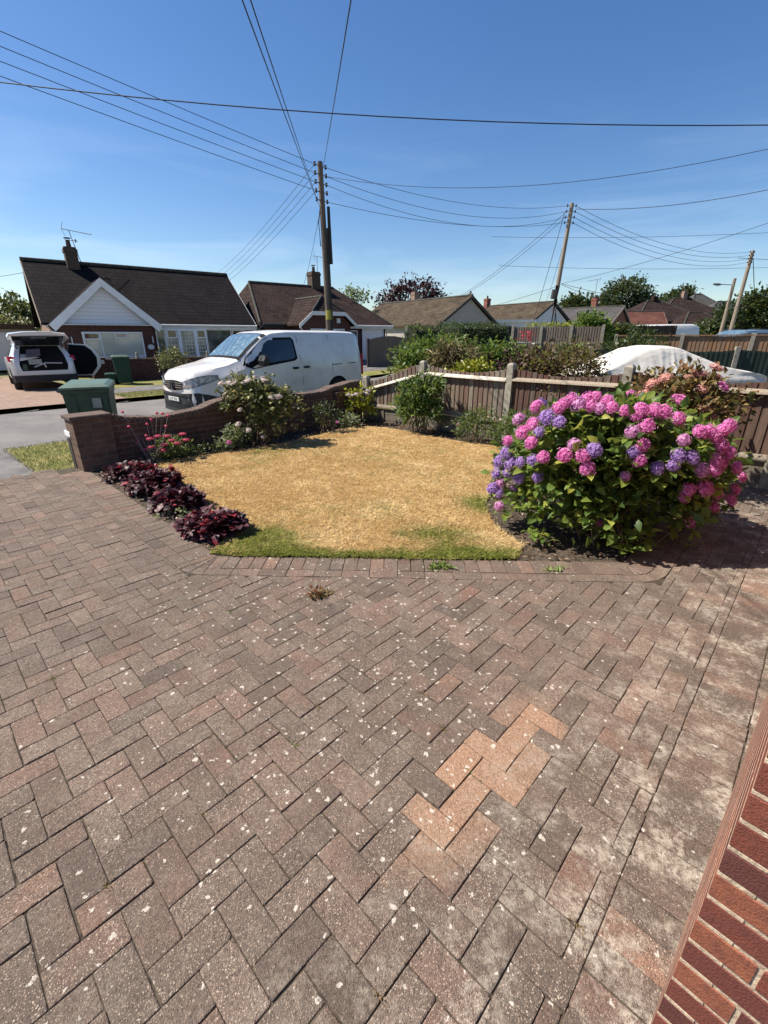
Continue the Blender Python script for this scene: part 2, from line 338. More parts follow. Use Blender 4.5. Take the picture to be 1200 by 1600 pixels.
# ------------------------------------------------------------ mesh helpers
def mat(name): return MATS[name]
def obj(name, me, parent=None, m=None, loc=None, rz=0):
    o = bpy.data.objects.new(name, me); COL.objects.link(o)
    if m:
        if len(me.materials) == 0: me.materials.append(mat(m))
    if parent is not None: o.parent = parent
    if loc is not None: o.location = loc
    if rz: o.rotation_euler = (0, 0, rz)
    return o
def tag(o, label=None, cat=None, group=None, kind=None):
    if label: o['label'] = label
    if cat: o['category'] = cat
    if group: o['group'] = group
    if kind: o['kind'] = kind
    return o
def thing(name, label, cat, loc=(0, 0, 0), rz=0, group=None):
    o = bpy.data.objects.new(name, None); COL.objects.link(o); o.location = loc; o.rotation_euler = (0, 0, rz)
    o.empty_display_size = .2
    return tag(o, label, cat, group)
def copy_tree(o, parent=None):
    c = o.copy(); COL.objects.link(c)
    if parent is not None: c.parent = parent
    for ch in list(o.children): copy_tree(ch, c)
    return c
def auto_uv(me):
    uvl = me.uv_layers.new(name='UVMap'); n = len(me.loops); uv = np.zeros(n * 2, np.float32)
    vs = me.vertices
    for p in me.polygons:
        nn = p.normal
        if abs(nn.z) > .985: tv = Vector((1, 0, 0))
        else: tv = Vector((-nn.y, nn.x, 0)).normalized()
        bv = nn.cross(tv)
        for li in p.loop_indices:
            c = vs[me.loops[li].vertex_index].co
            uv[li * 2] = c.dot(tv); uv[li * 2 + 1] = c.dot(bv)
    uvl.data.foreach_set('uv', uv)
class MB:
    def __init__(s): s.v = []; s.f = []; s.tint = []; s.ct = .5
    def add(s, vs, fs):
        b = len(s.v); s.v += [tuple(q) for q in vs]; s.f += [tuple(i + b for i in f) for f in fs]; s.tint += [s.ct] * len(vs); return s
    def box(s, x0, x1, y0, y1, z0, z1, ch=0):
        if ch:
            c = ch
            vs = []
            for z, e in ((z0, c), (z0 + c, 0), (z1 - c, 0), (z1, c)):
                vs += [(x0 + e, y0 + e, z), (x1 - e, y0 + e, z), (x1 - e, y1 - e, z), (x0 + e, y1 - e, z)]
            fs = [(3, 2, 1, 0), (12, 13, 14, 15)]
            for k in range(3):
                for i in range(4): j = (i + 1) % 4; fs.append((k * 4 + i, k * 4 + j, k * 4 + 4 + j, k * 4 + 4 + i))
            return s.add(vs, fs)
        vs = [(x0, y0, z0), (x1, y0, z0), (x1, y1, z0), (x0, y1, z0), (x0, y0, z1), (x1, y0, z1), (x1, y1, z1), (x0, y1, z1)]
        return s.add(vs, [(3, 2, 1, 0), (4, 5, 6, 7), (0, 1, 5, 4), (1, 2, 6, 5), (2, 3, 7, 6), (3, 0, 4, 7)])
    def obox(s, p0, p1, w, h0, h1, off=0):
        """box along p0->p1 (2d), width w centred (+off sideways), heights h0,h1 may be (a,b) pairs for the two ends"""
        p0 = Vector(p0); p1 = Vector(p1); d = (p1 - p0).normalized(); n = Vector((-d.y, d.x)); a = h0 if hasattr(h0, '__len__') else (h0, h0); b = h1 if hasattr(h1, '__len__') else (h1, h1)
        q = [p0 + n * (off - w / 2), p1 + n * (off - w / 2), p1 + n * (off + w / 2), p0 + n * (off + w / 2)]
        zz = [0, 1, 1, 0]
        vs = [(q[i].x, q[i].y, a[zz[i]]) for i in range(4)] + [(q[i].x, q[i].y, b[zz[i]]) for i in range(4)]
        return s.add(vs, [(3, 2, 1, 0), (4, 5, 6, 7), (0, 1, 5, 4), (1, 2, 6, 5), (2, 3, 7, 6), (3, 0, 4, 7)])
    def prism(s, poly, y0, y1):
        """poly in (x,z), extruded along y"""
        n = len(poly); vs = [(x, y0, z) for x, z in poly] + [(x, y1, z) for x, z in poly]
        fs = [tuple(range(n)), tuple(range(2 * n - 1, n - 1, -1))] + [(i, i + n, (i + 1) % n + n, (i + 1) % n) for i in range(n)]
        return s.add(vs, fs)
    def tube(s, pts, r, n=6, cap=True):
        pts = [Vector(p) for p in pts]; rs = r if hasattr(r, '__len__') else [r] * len(pts); vs = []; fs = []
        up = Vector((0, 0, 1))
        for i, p in enumerate(pts):
            d = (pts[min(i + 1, len(pts) - 1)] - pts[max(i - 1, 0)]).normalized()
            a = d.cross(up)
            if a.length < .05: a = d.cross(Vector((1, 0, 0)))
            a.normalize(); b = d.cross(a)
            for k in range(n):
                t_ = 2 * math.pi * k / n; q = p + (a * math.cos(t_) + b * math.sin(t_)) * rs[i]; vs.append(q[:])
        for i in range(len(pts) - 1):
            for k in range(n):
                j = (k + 1) % n; fs.append((i * n + k, i * n + j, (i + 1) * n + j, (i + 1) * n + k))
        if cap: fs += [tuple(range(n - 1, -1, -1)), tuple(range((len(pts) - 1) * n, len(pts) * n))]
        return s.add(vs, fs)
    def loft(s, rings, closed=True, cap=True):
        n = len(rings[0]); vs = [q for r_ in rings for q in r_]; fs = []
        for i in range(len(rings) - 1):
            for k in range(n if closed else n - 1):
                j = (k + 1) % n; fs.append((i * n + k, i * n + j, (i + 1) * n + j, (i + 1) * n + k))
        if cap: fs += [tuple(range(n - 1, -1, -1)), tuple(range((len(rings) - 1) * n, len(rings) * n))]
        return s.add(vs, fs)
    def build(s, name, m, parent=None, smooth=False, uv=True, loc=None, rz=0, recalc=True, angle=35):
        me = bpy.data.meshes.new(name); me.from_pydata(s.v, [], s.f); me.materials.append(mat(m))
        if recalc:
            bm = bmesh.new(); bm.from_mesh(me); bmesh.ops.recalc_face_normals(bm, faces=bm.faces); bm.to_mesh(me); bm.free()
        me.update()
        if uv: auto_uv(me)
        a = me.attributes.new('tint', 'FLOAT', 'POINT'); a.data.foreach_set('value', s.tint)
        if smooth:
            me.polygons.foreach_set('use_smooth', [True] * len(me.polygons))
            try: me.set_sharp_from_angle(angle=R(angle))
            except Exception: pass
        return obj(name, me, parent, None, loc, rz)

def np_mesh(name, V, F, m, parent=None, attrs=None, nper=None, smooth=False):
    """V (N,3), F (M,k) arrays"""
    me = bpy.data.meshes.new(name); V = np.asarray(V, np.float32); F = np.asarray(F, np.int32)
    me.vertices.add(len(V)); me.vertices.foreach_set('co', V.ravel())
    k = F.shape[1]; me.loops.add(F.size); me.loops.foreach_set('vertex_index', F.ravel())
    me.polygons.add(len(F)); me.polygons.foreach_set('loop_start', np.arange(0, F.size, k, dtype=np.int32))
    try: me.polygons.foreach_set('loop_total', np.full(len(F), k, np.int32))
    except Exception: pass
    me.update(calc_edges=True)
    for nm, arr in (attrs or {}).items():
        a = me.attributes.new(nm, 'FLOAT', 'POINT'); a.data.foreach_set('value', np.asarray(arr, np.float32))
    if smooth: me.polygons.foreach_set('use_smooth', np.ones(len(F), bool))
    me.materials.append(mat(m))
    return obj(name, me, parent)

def norm(a): return a / np.maximum(np.linalg.norm(a, axis=1, keepdims=True), 1e-6)
def leaves_geo(P, D, S, T, wr=.5, droop=.25, rng=RNG, up=.5, fancy=True):
    """leaf at P pointing along D, length S. returns V,F,tint"""
    n = len(P); D = norm(D); rnd = norm(rng.normal(size=(n, 3))); U = norm(np.array([0, 0, 1.]) * up + rnd * .6 + D * .0)
    W = norm(np.cross(D, U)); N = np.cross(W, D); S = S[:, None]
    if fancy:
        b = P; l = P + D * S * .45 + W * S * wr * .5 + N * S * .08; r_ = P + D * S * .45 - W * S * wr * .5 + N * S * .08
        l2 = P + D * S * .8 + W * S * wr * .28 - N * S * droop * .4; r2 = P + D * S * .8 - W * S * wr * .28 - N * S * droop * .4
        t_ = P + D * S - N * S * droop; c = P + D * S * .5 - N * S * .02
        V = np.stack([b, l, r_, l2, r2, t_, c], 1).reshape(-1, 3); o = (np.arange(n) * 7)[:, None]
        F = np.concatenate([o + np.array([[0, 6, 1]]), o + np.array([[0, 2, 6]]), o + np.array([[1, 6, 3]]), o + np.array([[6, 2, 4]]), o + np.array([[3, 6, 5]]), o + np.array([[6, 4, 5]])])
        return V, F, np.repeat(T, 7)
    l = P + D * S * .5 + W * S * wr * .5; r_ = P + D * S * .5 - W * S * wr * .5; t_ = P + D * S - N * S * droop
    V = np.stack([P, l, t_, r_], 1).reshape(-1, 3); o = (np.arange(n) * 4)[:, None]
    return V, o + np.array([[0, 1, 2, 3]]), np.repeat(T, 4)

def cluster_pts(blobs, ncl, per, cr, rng=RNG, shell=.75, rough=.18, tvar=.30):
    """leaf clumps in and on ellipsoid blobs; returns points, outward dirs, tint"""
    wts = np.array([b[3] * b[4] * b[5] for b in blobs]) ** .67; wts /= wts.sum()
    idx = rng.choice(len(blobs), ncl, p=wts); B = np.array([b[:6] for b in blobs])[idx]
    d = norm(rng.normal(size=(ncl, 3))); d[:, 2] = np.where(d[:, 2] < -.5, -d[:, 2], d[:, 2])
    rad = shell + (1 - shell) * rng.random(ncl) ** .5; rad *= 1 + rough * rng.normal(size=ncl)
    deep = rng.random(ncl) < .22; rad = np.where(deep, rad * .65, rad)
    C = B[:, :3] + d * B[:, 3:6] * rad[:, None]
    ct = .45 + tvar * rng.normal(size=ncl) * .7
    P = np.repeat(C, per, 0) + rng.normal(size=(ncl * per, 3)) * cr
    out = norm((P - np.repeat(B[:, :3], per, 0)) / np.repeat(B[:, 3:6], per, 0))
    T = np.clip(np.repeat(ct, per) + rng.normal(size=ncl * per) * .22, 0, 1)
    return P, out, T, C
def foliage(name, blobs, ncl, per, cr, size, m, parent, wr=.5, fancy=False, zmin=0.02, outw=.8, rng=RNG, shell=.75, rough=.18, droop=.25, tvar=.3, up=.5):
    P, out, T, C = cluster_pts(blobs, ncl, per, cr, rng, shell, rough, tvar)
    k = P[:, 2] > zmin; P, out, T = P[k], out[k], T[k]
    D = out * outw + rng.normal(size=P.shape) * .6 + np.array([0, 0, .12])
    S = size * (.65 + .7 * rng.random(len(P)))
    V, F, tt = leaves_geo(P, D, S, T, wr, droop, rng, up, fancy)
    o = np_mesh(name, V, F, m, parent, {'tint': tt}); return o, C
# ------------------------------------------------------------ the setting
A0 = Vector((-3.95, 5.62)); UU = Vector((.669, .743)); NN = Vector((-.743, .669))   # frame of the street: along it, across it
def SN(s, n): return A0 + UU * s + NN * n
def rise(x, y): return .024 * max(0., min(y, 90.) - 20.) + .006 * max(0, min(x, 60) - 6)
def sheet(name, m, poly_fn, ns, nn, kind='structure'):
    V = []; F = []
    for i in range(ns + 1):
        for j in range(nn + 1): V.append(poly_fn(i / ns, j / nn))
    for i in range(ns):
        for j in range(nn):
            a = i * (nn + 1) + j; F.append((a, a + nn + 1, a + nn + 2, a + 1))
    me = bpy.data.meshes.new(name); me.from_pydata(V, [], F); me.materials.append(mat(m)); me.update()
    if me.polygons[0].normal.z < 0: me.flip_normals()
    auto_uv(me); o = obj(name, me); return tag(o, kind=kind)
def strip(name, m, s0, s1, n0, n1, z, ns=None, nn=1):
    def fn(a, b):
        p = SN(s0 + (s1 - s0) * a, n0 + (n1 - n0) * b); return (p.x, p.y, z + rise(p.x, p.y))
    return sheet(name, m, fn, ns or max(1, int(abs(s1 - s0) / 2)), nn)
def gfn(a, b):
    x = -300 + 600 * a; y = -40 + 840 * b; return (x, y, -.30 + rise(x, y))
sheet('ground', 'far_ground', gfn, 150, 210)
strip('road', 'tarmac', -45, 75, 2.7, 7.75, -.16, nn=4)
def slab(name, m, s0, s1, n0, n1, z0, z1):
    mb = MB(); k = max(1, int((s1 - s0) / 2))
    for i in range(k):
        a = SN(s0 + (s1 - s0) * i / k, (n0 + n1) / 2); b = SN(s0 + (s1 - s0) * (i + 1) / k, (n0 + n1) / 2)
        ra, rb = rise(a.x, a.y), rise(b.x, b.y)
        mb.obox(a, b, n1 - n0, (z0 + ra, z1 + ra), (z0 + rb, z1 + rb))
    return tag(mb.build(name, m), kind='structure')
slab('kerb', 'kerb_stone', -.3, 60, 2.58, 2.7, -.3, -.05)
slab('kerb', 'kerb_stone', -12, -.3, 2.58, 2.7, -.3, -.13)
slab('kerb', 'kerb_stone', 3.4, 60, 7.75, 7.87, -.3, -.05)
slab('kerb', 'kerb_stone', -14, 3.4, 7.75, 7.87, -.3, -.13)
strip('verge', 'verge', -.35, 40, -.1, 2.58, -.06)
strip('crossover', 'old_tarmac', -12, -.35, .33, 2.58, -.055)
strip('far_verge', 'verge', 3.4, 40, 7.87, 9.3, -.055)
strip('far_pavement', 'old_tarmac', 3.4, 60, 9.3, 11.0, -.05)
strip('far_driveway', 'block_paving', -14, 3.4, 7.87, 19, -.05, nn=4)
strip('far_gardens', 'verge', 3.9, 8, 11.0, 17, -.055)
strip('far_forecourt', 'tarmac', 8, 30, 11.0, 19, -.052)
# neighbour's drive beyond the garden fence
sheet('neighbour_drive', 'old_tarmac', lambda a, b: (1.5 + 14 * a, 8.2 + 12 * b - a * 5.5, -.04 + .01), 6, 6)

# own front garden -------------------------------------------------
def area_lines():
    return [((-3.67, 5.48), (-1.34, 3.23)), ((-1.34, 3.23), (1.87, 3.12)), ((1.87, 3.12), (4.55, 6.05))]
GL = area_lines()
def side(p, a, b):   # positive = outside the garden
    d = (b[0] - a[0], b[1] - a[1]); l = math.hypot(*d); return ((p[0] - a[0]) * d[1] - (p[1] - a[1]) * d[0]) / l
AX = R(46.3); PU = (math.cos(AX), math.sin(AX)); PV = (-math.sin(AX), math.cos(AX))
CORN = (.655, .553)   # line of the joint beside the near house wall starts from here
WALL_PLANE = CORN[0] * PV[0] + CORN[1] * PV[1]
WCOR = (.651, .557); WANG = R(43.4)
def clip(poly, a, b, off):
    """keep the side of a->b where side() > off"""
    out = []
    for i in range(len(poly)):
        p, q = poly[i], poly[(i + 1) % len(poly)]; sp_, sq = side(p, a, b) - off, side(q, a, b) - off
        if sp_ >= 0: out.append(p)
        if sp_ * sq < 0: k = sp_ / (sp_ - sq); out.append((p[0] + (q[0] - p[0]) * k, p[1] + (q[1] - p[1]) * k))
    return out
def parea(p): return .5 * sum(p[i][0] * p[(i + 1) % len(p)][1] - p[(i + 1) % len(p)][0] * p[i][1] for i in range(len(p)))
PV_, PF_, PT_, PH_, PC_ = [], [], [], [], []
ORANGE = [(.75, 1.55), (.62, 1.38), (.50, 1.20)]
def add_brick(poly, hue=None):
    if len(poly) < 3: return
    if parea(poly) < 0: poly = poly[::-1]
    if parea(poly) < .0008: return
    cx = sum(p[0] for p in poly) / len(poly); cy = sum(p[1] for p in poly) / len(poly)
    near = math.hypot(cx, cy) < 4.2
    n = len(poly); g = .0006 + random.random() * .0011 + (.003 * random.random() if random.random() < .10 else 0); cl = lambda q, m_: max(-m_, min(m_, q)); tilt = (cl(random.gauss(0, .009), .014), cl(random.gauss(0, .009), .014)); dz = cl(random.gauss(0, .0010), .0015)
    def inset(e, rc):
        res = []
        for i in range(n):
            p0, p1, p2 = poly[i - 1], poly[i], poly[(i + 1) % n]
            d1 = (p1[0] - p0[0], p1[1] - p0[1]); d2 = (p2[0] - p1[0], p2[1] - p1[1]); l1 = math.hypot(*d1) or 1e-6; l2 = math.hypot(*d2) or 1e-6
            d1 = (d1[0] / l1, d1[1] / l1); d2 = (d2[0] / l2, d2[1] / l2)
            n1, n2 = (-d1[1], d1[0]), (-d2[1], d2[0]); bx, by = n1[0] + n2[0], n1[1] + n2[1]; k = e / max(.3, (1 + n1[0] * n2[0] + n1[1] * n2[1]))
            q = (p1[0] + bx * k, p1[1] + by * k); r_ = min(rc, l1 * .3, l2 * .3)
            if near:
                res += [(q[0] - d1[0] * r_, q[1] - d1[1] * r_), (q[0] + (d2[0] - d1[0]) * r_ * .29, q[1] + (d2[1] - d1[1]) * r_ * .29), (q[0] + d2[0] * r_, q[1] + d2[1] * r_)]
            else: res.append(q)
        return res
    jit = [(random.gauss(0, .0011), random.gauss(0, .0011)) for _ in range(3 * n)]
    wear = abs(random.gauss(0, .0022))
    rings = [(inset(g, .004), -.03), (inset(g, .004 + wear), -.0036), (inset(g + .0012, .005 + wear), -.0011), (inset(g + .0036 + wear * .5, .006 + wear), 0)]
    b = len(PV_); m = len(rings[0][0])
    for r_, z in rings:
        for k, (x, y) in enumerate(r_):
            j = jit[k] if near else (0, 0)
            PV_.append((x + j[0], y + j[1], z + dz + (x - cx) * tilt[0] + (y - cy) * tilt[1]))
    for k in range(3):
        for i in range(m): j = (i + 1) % m; PF_.append((b + k * m + i, b + k * m + j, b + k * m + m + j, b + k * m + m + i))
    PF_.append(tuple(range(b + 3 * m, b + 4 * m)))
    uu, vv = ((cx + cy) * .7071 - 1.24) / .46, ((cx - cy) * .7071 + .63) / .105; q = math.hypot(uu, vv); PC_.extend([(random.uniform(.72, .95) if q < 1.0 else random.uniform(.3, .6) if q < 1.35 else 0)] * (4 * m))
    h = min(1, max(0, random.gauss(.40, .13) + (.25 if random.random() < .06 else 0))) if hue is None else hue
    for ox, oy in ((-1.10, .91), (.70, .76), (.22, 1.05)):
        if math.hypot(cx - ox, cy - oy) < .075: h = .97
    tt = min(1, max(0, random.gauss(.5, .22))); PT_.extend([tt + (.35 if h > .85 else 0)] * (4 * m)); PH_.extend([h] * (4 * m))
def allowed(cx, cy):
    if cx < -8.5 or cx > 5 or cy < -.2 or cy > 7: return False
    p = Vector((cx, cy)); n = (p - A0).dot(NN)
    if n > .40: return False
    if cx * PV[0] + cx * 0 + cy * PV[1] < WALL_PLANE - .35: return False
    if (p - A0).dot(UU) > -.05 and n > -.02: return False
    return True
def wpoly(o, e):   # rectangle from origin o with extents e in paver axes
    (a, b), (c, d) = o, e; return [((a + u) * PU[0] + (b + v) * PV[0], (a + u) * PU[1] + (b + v) * PV[1]) for u, v in ((0, 0), (c, 0), (c, d), (0, d))]
WB = .1035; BAND = .31
SOL = .172; wl_a = CORN; wl_b = (CORN[0] + PU[0], CORN[1] + PU[1])
def place_brick(poly):
    cx = sum(p[0] for p in poly) / 4; cy = sum(p[1] for p in poly) / 4
    if not allowed(cx, cy): return
    # clip by garden outline grown by the border band
    ds = []
    for a, b in GL:
        s_ = [side(p, a, b) - BAND for p in poly]; ds.append((max(s_), min(s_), a, b))
    if max(d[1] for d in ds) < 0:
        best = max(ds, key=lambda d: (d[0] + d[1]))
        poly = clip(poly, best[2], best[3], BAND)
    if len(poly) < 3: return
    # clip by the soldier course next to the wall
    poly = [p for p in clip(poly, wl_b, wl_a, SOL)]
    nn = clip(poly, SN(0, .33 if (Vector((cx, cy)) - A0).dot(UU) < 0 else 0), SN(-1, .33 if (Vector((cx, cy)) - A0).dot(UU) < 0 else 0), 0) if False else poly
    add_brick(nn)
OFFU, OFFV = .043, .028
for i in range(-90, 90):
    for j in range(-40, 40):
        bx, by = i * WB + j * 4 * WB + OFFU, i * WB + OFFV
        if abs(bx) > 9.5 or abs(by) > 9.5: continue
        place_brick(wpoly((bx, by), (2 * WB, WB))); place_brick(wpoly((bx, by + WB), (WB, 2 * WB)))
# border courses round the garden
def band(a, b, s0, s1, o0, o1, step):
    l = math.hypot(b[0] - a[0], b[1] - a[1]); d = ((b[0] - a[0]) / l, (b[1] - a[1]) / l); nrm = (d[1], -d[0]); s = s0
    while s < s1 - .02:
        e = min(s + step, s1)
        q = [(a[0] + d[0] * u + nrm[0] * v, a[1] + d[1] * u + nrm[1] * v) for u, v in ((s, o0), (e, o0), (e, o1), (s, o1))]
        add_brick(q, min(1, max(0, random.gauss(.5, .18)))); s = e
def ext(k):  # length each band grows by at mitred corners
    return k
lens = [math.dist(a, b) for a, b in GL]
t1 = math.tan(R((44.0 - 2.0) / 2)); t2 = math.tan(R((47.6 + 2) / 2))
for (a, b), l, e0, e1, s_start in ((GL[0], lens[0], 0, t1, -.35), (GL[1], lens[1], -t1, t2, 0), (GL[2], lens[2], -t2, 0, 0)):
    # corners turn away from the paving, so the bands are opened out with mitred bricks
    band(a, b, (s_start if e0 == 0 else 0.0) , l, 0.004, .204, .1035)
    band(a, b, (s_start if e0 == 0 else 0.0) , l, .206, BAND - .002, .207)
for (c, d0, d1) in ((GL[1][0], GL[0], GL[1]), (GL[1][1], GL[1], GL[2])):
    def nv(g): l = math.dist(*g); return ((g[1][1] - g[0][1]) / l, -(g[1][0] - g[0][0]) / l)
    na, nb = nv(d0), nv(d1); mid = (na[0] + nb[0], na[1] + nb[1]); ml = math.hypot(*mid); mid = (mid[0] / ml, mid[1] / ml)
    for o0, o1 in ((.004, .204), (.206, .308)):
        for p, q in ((na, mid), (mid, nb)):
            add_brick([(c[0] + p[0] * o0, c[1] + p[1] * o0), (c[0] + p[0] * o1, c[1] + p[1] * o1), (c[0] + q[0] * o1, c[1] + q[1] * o1), (c[0] + q[0] * o0, c[1] + q[1] * o0)], .5)
# soldier course at the foot of the near wall
band((CORN[0] - PU[0] * 1.2, CORN[1] - PU[1] * 1.2), (CORN[0] + PU[0] * 5, CORN[1] + PU[1] * 5), 0, 6.1, -SOL + .0005, .045, .1035)
band((CORN[0], CORN[1]), (CORN[0] + PU[0] * 5, CORN[1] + PU[1] * 5), .6, 6.1, .047, .25, .1035)
me = bpy.data.meshes.new('driveway'); me.from_pydata(PV_, [], PF_); me.update()
for nm, arr in (('tint', PT_), ('hue', PH_), ('clean', PC_)):
    a_ = me.attributes.new(nm, 'FLOAT', 'POINT'); a_.data.foreach_set('value', arr)
me.materials.append(mat('paver')); tag(obj('driveway', me), kind='structure')
sheet('joint_sand', 'joint_sand', lambda a, b: tuple(SN(-9 + 17 * a, -8.6 + 8.93 * b)) + (-.0058,), 4, 4)

# garden soil
GP = [(-3.67, 5.48), (-1.34, 3.23), (1.87, 3.12), (4.5, 6.0), (3.3, 6.2), (.75, 8.8), (-.38, 9.62), (-3.9, 5.7)]
def inpoly(x, y, P):
    x = np.asarray(x); y = np.asarray(y); c = np.zeros(x.shape, bool)
    for i in range(len(P)):
        x1, y1 = P[i]; x2, y2 = P[i - 1]
        if y1 == y2: continue
        c ^= ((y1 > y) != (y2 > y)) & (x < (x2 - x1) * (y - y1) / (y2 - y1) + x1)
    return c
def gridmesh(name, P, step, zf, m, attrf=None, jit=0):
    xs = np.arange(min(p[0] for p in P), max(p[0] for p in P), step); ys = np.arange(min(p[1] for p in P), max(p[1] for p in P), step)
    nx, ny = len(xs), len(ys); X, Y = np.meshgrid(xs, ys, indexing='ij'); Z = zf(X, Y)
    V = np.stack([X, Y, Z], -1).reshape(-1, 3); I, J = np.meshgrid(np.arange(nx - 1), np.arange(ny - 1), indexing='ij')
    k = inpoly(X[:-1, :-1] + step / 2, Y[:-1, :-1] + step / 2, P); I, J = I[k], J[k]; a = I * ny + J
    F = np.stack([a, a + ny, a + ny + 1, a + 1], 1); used = np.unique(F); mp_ = np.zeros(len(V), int); mp_[used] = np.arange(len(used))
    o = np_mesh(name, V[used], mp_[F], m, None, {k_: f(V[used, 0], V[used, 1]) for k_, f in (attrf or {}).items()}, smooth=True); return o
def wob(x, y, s=1.0, sd=0):
    return (np.sin(x * 2.1 * s + 1.3 + sd) * np.cos(y * 1.7 * s + .4 + sd * 2) + .5 * np.sin(x * 5.3 * s + y * 4.1 * s + sd) + .25 * np.sin(x * 11 * s - y * 9 * s + 2 + sd * 3)) / 1.75
gm = gridmesh('garden_soil', GP, .07, lambda X, Y: -.022 + .012 * wob(X, Y, 3) + .02 * np.clip((Y - 3.5) / 3, 0, 1), 'soil'); tag(gm, kind='structure')
LP = [(-1.40, 3.27), (-1.15, 3.225), (1.02, 3.16), (1.16, 3.42), (1.02, 3.75), (1.03, 4.4), (1.35, 5.1), (1.9, 5.9), (1.95, 6.6), (1.72, 7.0), (1.2, 7.3), (.6, 7.95), (0, 8.45), (-.52, 8.6), (-.95, 8.05), (-1.5, 7.3), (-2.1, 6.65), (-2.75, 6.25), (-3.12, 6.0), (-2.75, 5.45), (-2.35, 4.92), (-1.85, 4.30), (-1.35, 3.88), (-1.22, 3.70), (-1.36, 3.55)]
def greenf(x, y):
    e = np.exp(-((y - 3.18) / (.19 + .08 * wob(x, y, 2))) ** 2) * (.78 + .35 * wob(x, y, 2.2, 1))
    p1 = np.exp(-(((x - .50) / .36) ** 2 + ((y - 3.62) / .24) ** 2)) * .62
    p2 = np.exp(-(((x - 1.0) / .25) ** 2 + ((y - 4.35) / .25) ** 2)) * .75
    p3 = np.exp(-(((x + .95) / .35) ** 2 + ((y - 3.5) / .22) ** 2)) * .6
    p4 = np.exp(-(((x + 1.9) / .5) ** 2 + ((y - 6.7) / .35) ** 2)) * .3
    p5 = np.exp(-(((x + .1) / .30) ** 2 + ((y - 3.42) / .12) ** 2)) * -.6
    return np.clip(e + p1 + p2 + p3 + p4 + p5 + .10 * wob(x, y, 3.5, 4), 0, 1)
lz = lambda X, Y: .008 + .006 * wob(X, Y, 1.5) + .02 * np.clip((Y - 3.5) / 3, 0, 1)
lb = gridmesh('lawn', LP, .05, lz, 'lawn_base', {'green': greenf}); tag(lb, kind='structure')
def blades():
    n = 300000; x = RNG.uniform(-3.1, 2.1, n * 2); y = 3.1 + (8.7 - 3.1) * RNG.random(n * 2) ** 1.25
    jx = x + RNG.normal(size=len(x)) * .018; jy = y + RNG.normal(size=len(x)) * .018
    k = inpoly(jx, jy, LP); x, y = x[k][:n], y[k][:n]; n = len(x)
    cn = np.random.default_rng(4).normal(size=(64, 64))
    def vn(a, b):
        a = a + 80; b = b + 80; i = a.astype(int); j = b.astype(int); fa = a - i; fb = b - j; fa = fa * fa * (3 - 2 * fa); fb = fb * fb * (3 - 2 * fb); q = lambda u, v: cn[u % 64, v % 64]
        return (q(i, j) * (1 - fa) + q(i + 1, j) * fa) * (1 - fb) + (q(i, j + 1) * (1 - fa) + q(i + 1, j + 1) * fa) * fb
    clump = .55 * vn(x * 2.3, y * 2.6) + .50 * vn(x * 6 + y, y * 7) + .45 * vn(x * 15, y * 17 + x * 3) + .30 * vn(x * 33, y * 31)
    h = (.012 + .009 * RNG.random(n)) * np.clip(1 + .22 * clump, .5, 1.6) * (1 + .35 * greenf(x, y)); ang = RNG.uniform(0, 2 * math.pi, n) ; lean = .5 + RNG.random(n) * 1.6
    wd = .0014 + .0012 * RNG.random(n) + .0005 * (y - 3); z = lz(x, y) - .003
    dx, dy = np.cos(ang), np.sin(ang); P = np.stack([x, y, z], 1); W = np.stack([-dy * wd, dx * wd, 0 * wd], 1)
    T = P + np.stack([dx * h * lean, dy * h * lean, h], 1); M = P + np.stack([dx * h * lean * .35, dy * h * lean * .35, h * .6], 1)
    V = np.stack([P - W, P + W, M + W * .8, T, M - W * .8], 1).reshape(-1, 3); o = (np.arange(n) * 5)[:, None]
    g = greenf(x, y); g = np.clip(g + .16 * vn(x * 1.7 + 9, y * 1.9) + .10 * vn(x * 8, y * 8 + 5), 0, 1.2); isg = np.clip((g + RNG.normal(size=n) * .18 - .30) * 2.6, 0, 1)
    tn = np.clip(.50 + .20 * clump + RNG.normal(size=n) * .17, 0, 1)
    o_ = np_mesh('grass', V, o + np.array([[0, 1, 2, 3, 4]]), 'grass_blade', None, {'tint': np.repeat(tn, 5), 'green': np.repeat(isg, 5)})
    tag(o_, 'short parched straw coloured lawn grass, greener along its front edge', 'grass', kind='stuff')
blades()
# bark and dead leaf litter on the beds
def litter():
    n = 9000; x = RNG.uniform(-3.9, 4.4, n * 3); y = RNG.uniform(3.1, 9.5, n * 3); k = inpoly(x, y, GP) & ~inpoly(x, y, LP); x, y = x[k][:n], y[k][:n]; n = len(x)
    P = np.stack([x, y, .005 + .02 * np.clip((y - 3.5) / 3, 0, 1) + RNG.random(n) * .02], 1); D = RNG.normal(size=(n, 3)) * [1, 1, .35]
    S = .015 + .045 * RNG.random(n) ** 2; V, F, T = leaves_geo(P, D, S, RNG.random(n), .45, .2, RNG, 2, False)
    tag(np_mesh('leaf_litter', V, F, 'litter', None, {'tint': T}), 'bark chips and dead leaves strewn over the flower beds', 'leaf litter', kind='stuff')
litter()
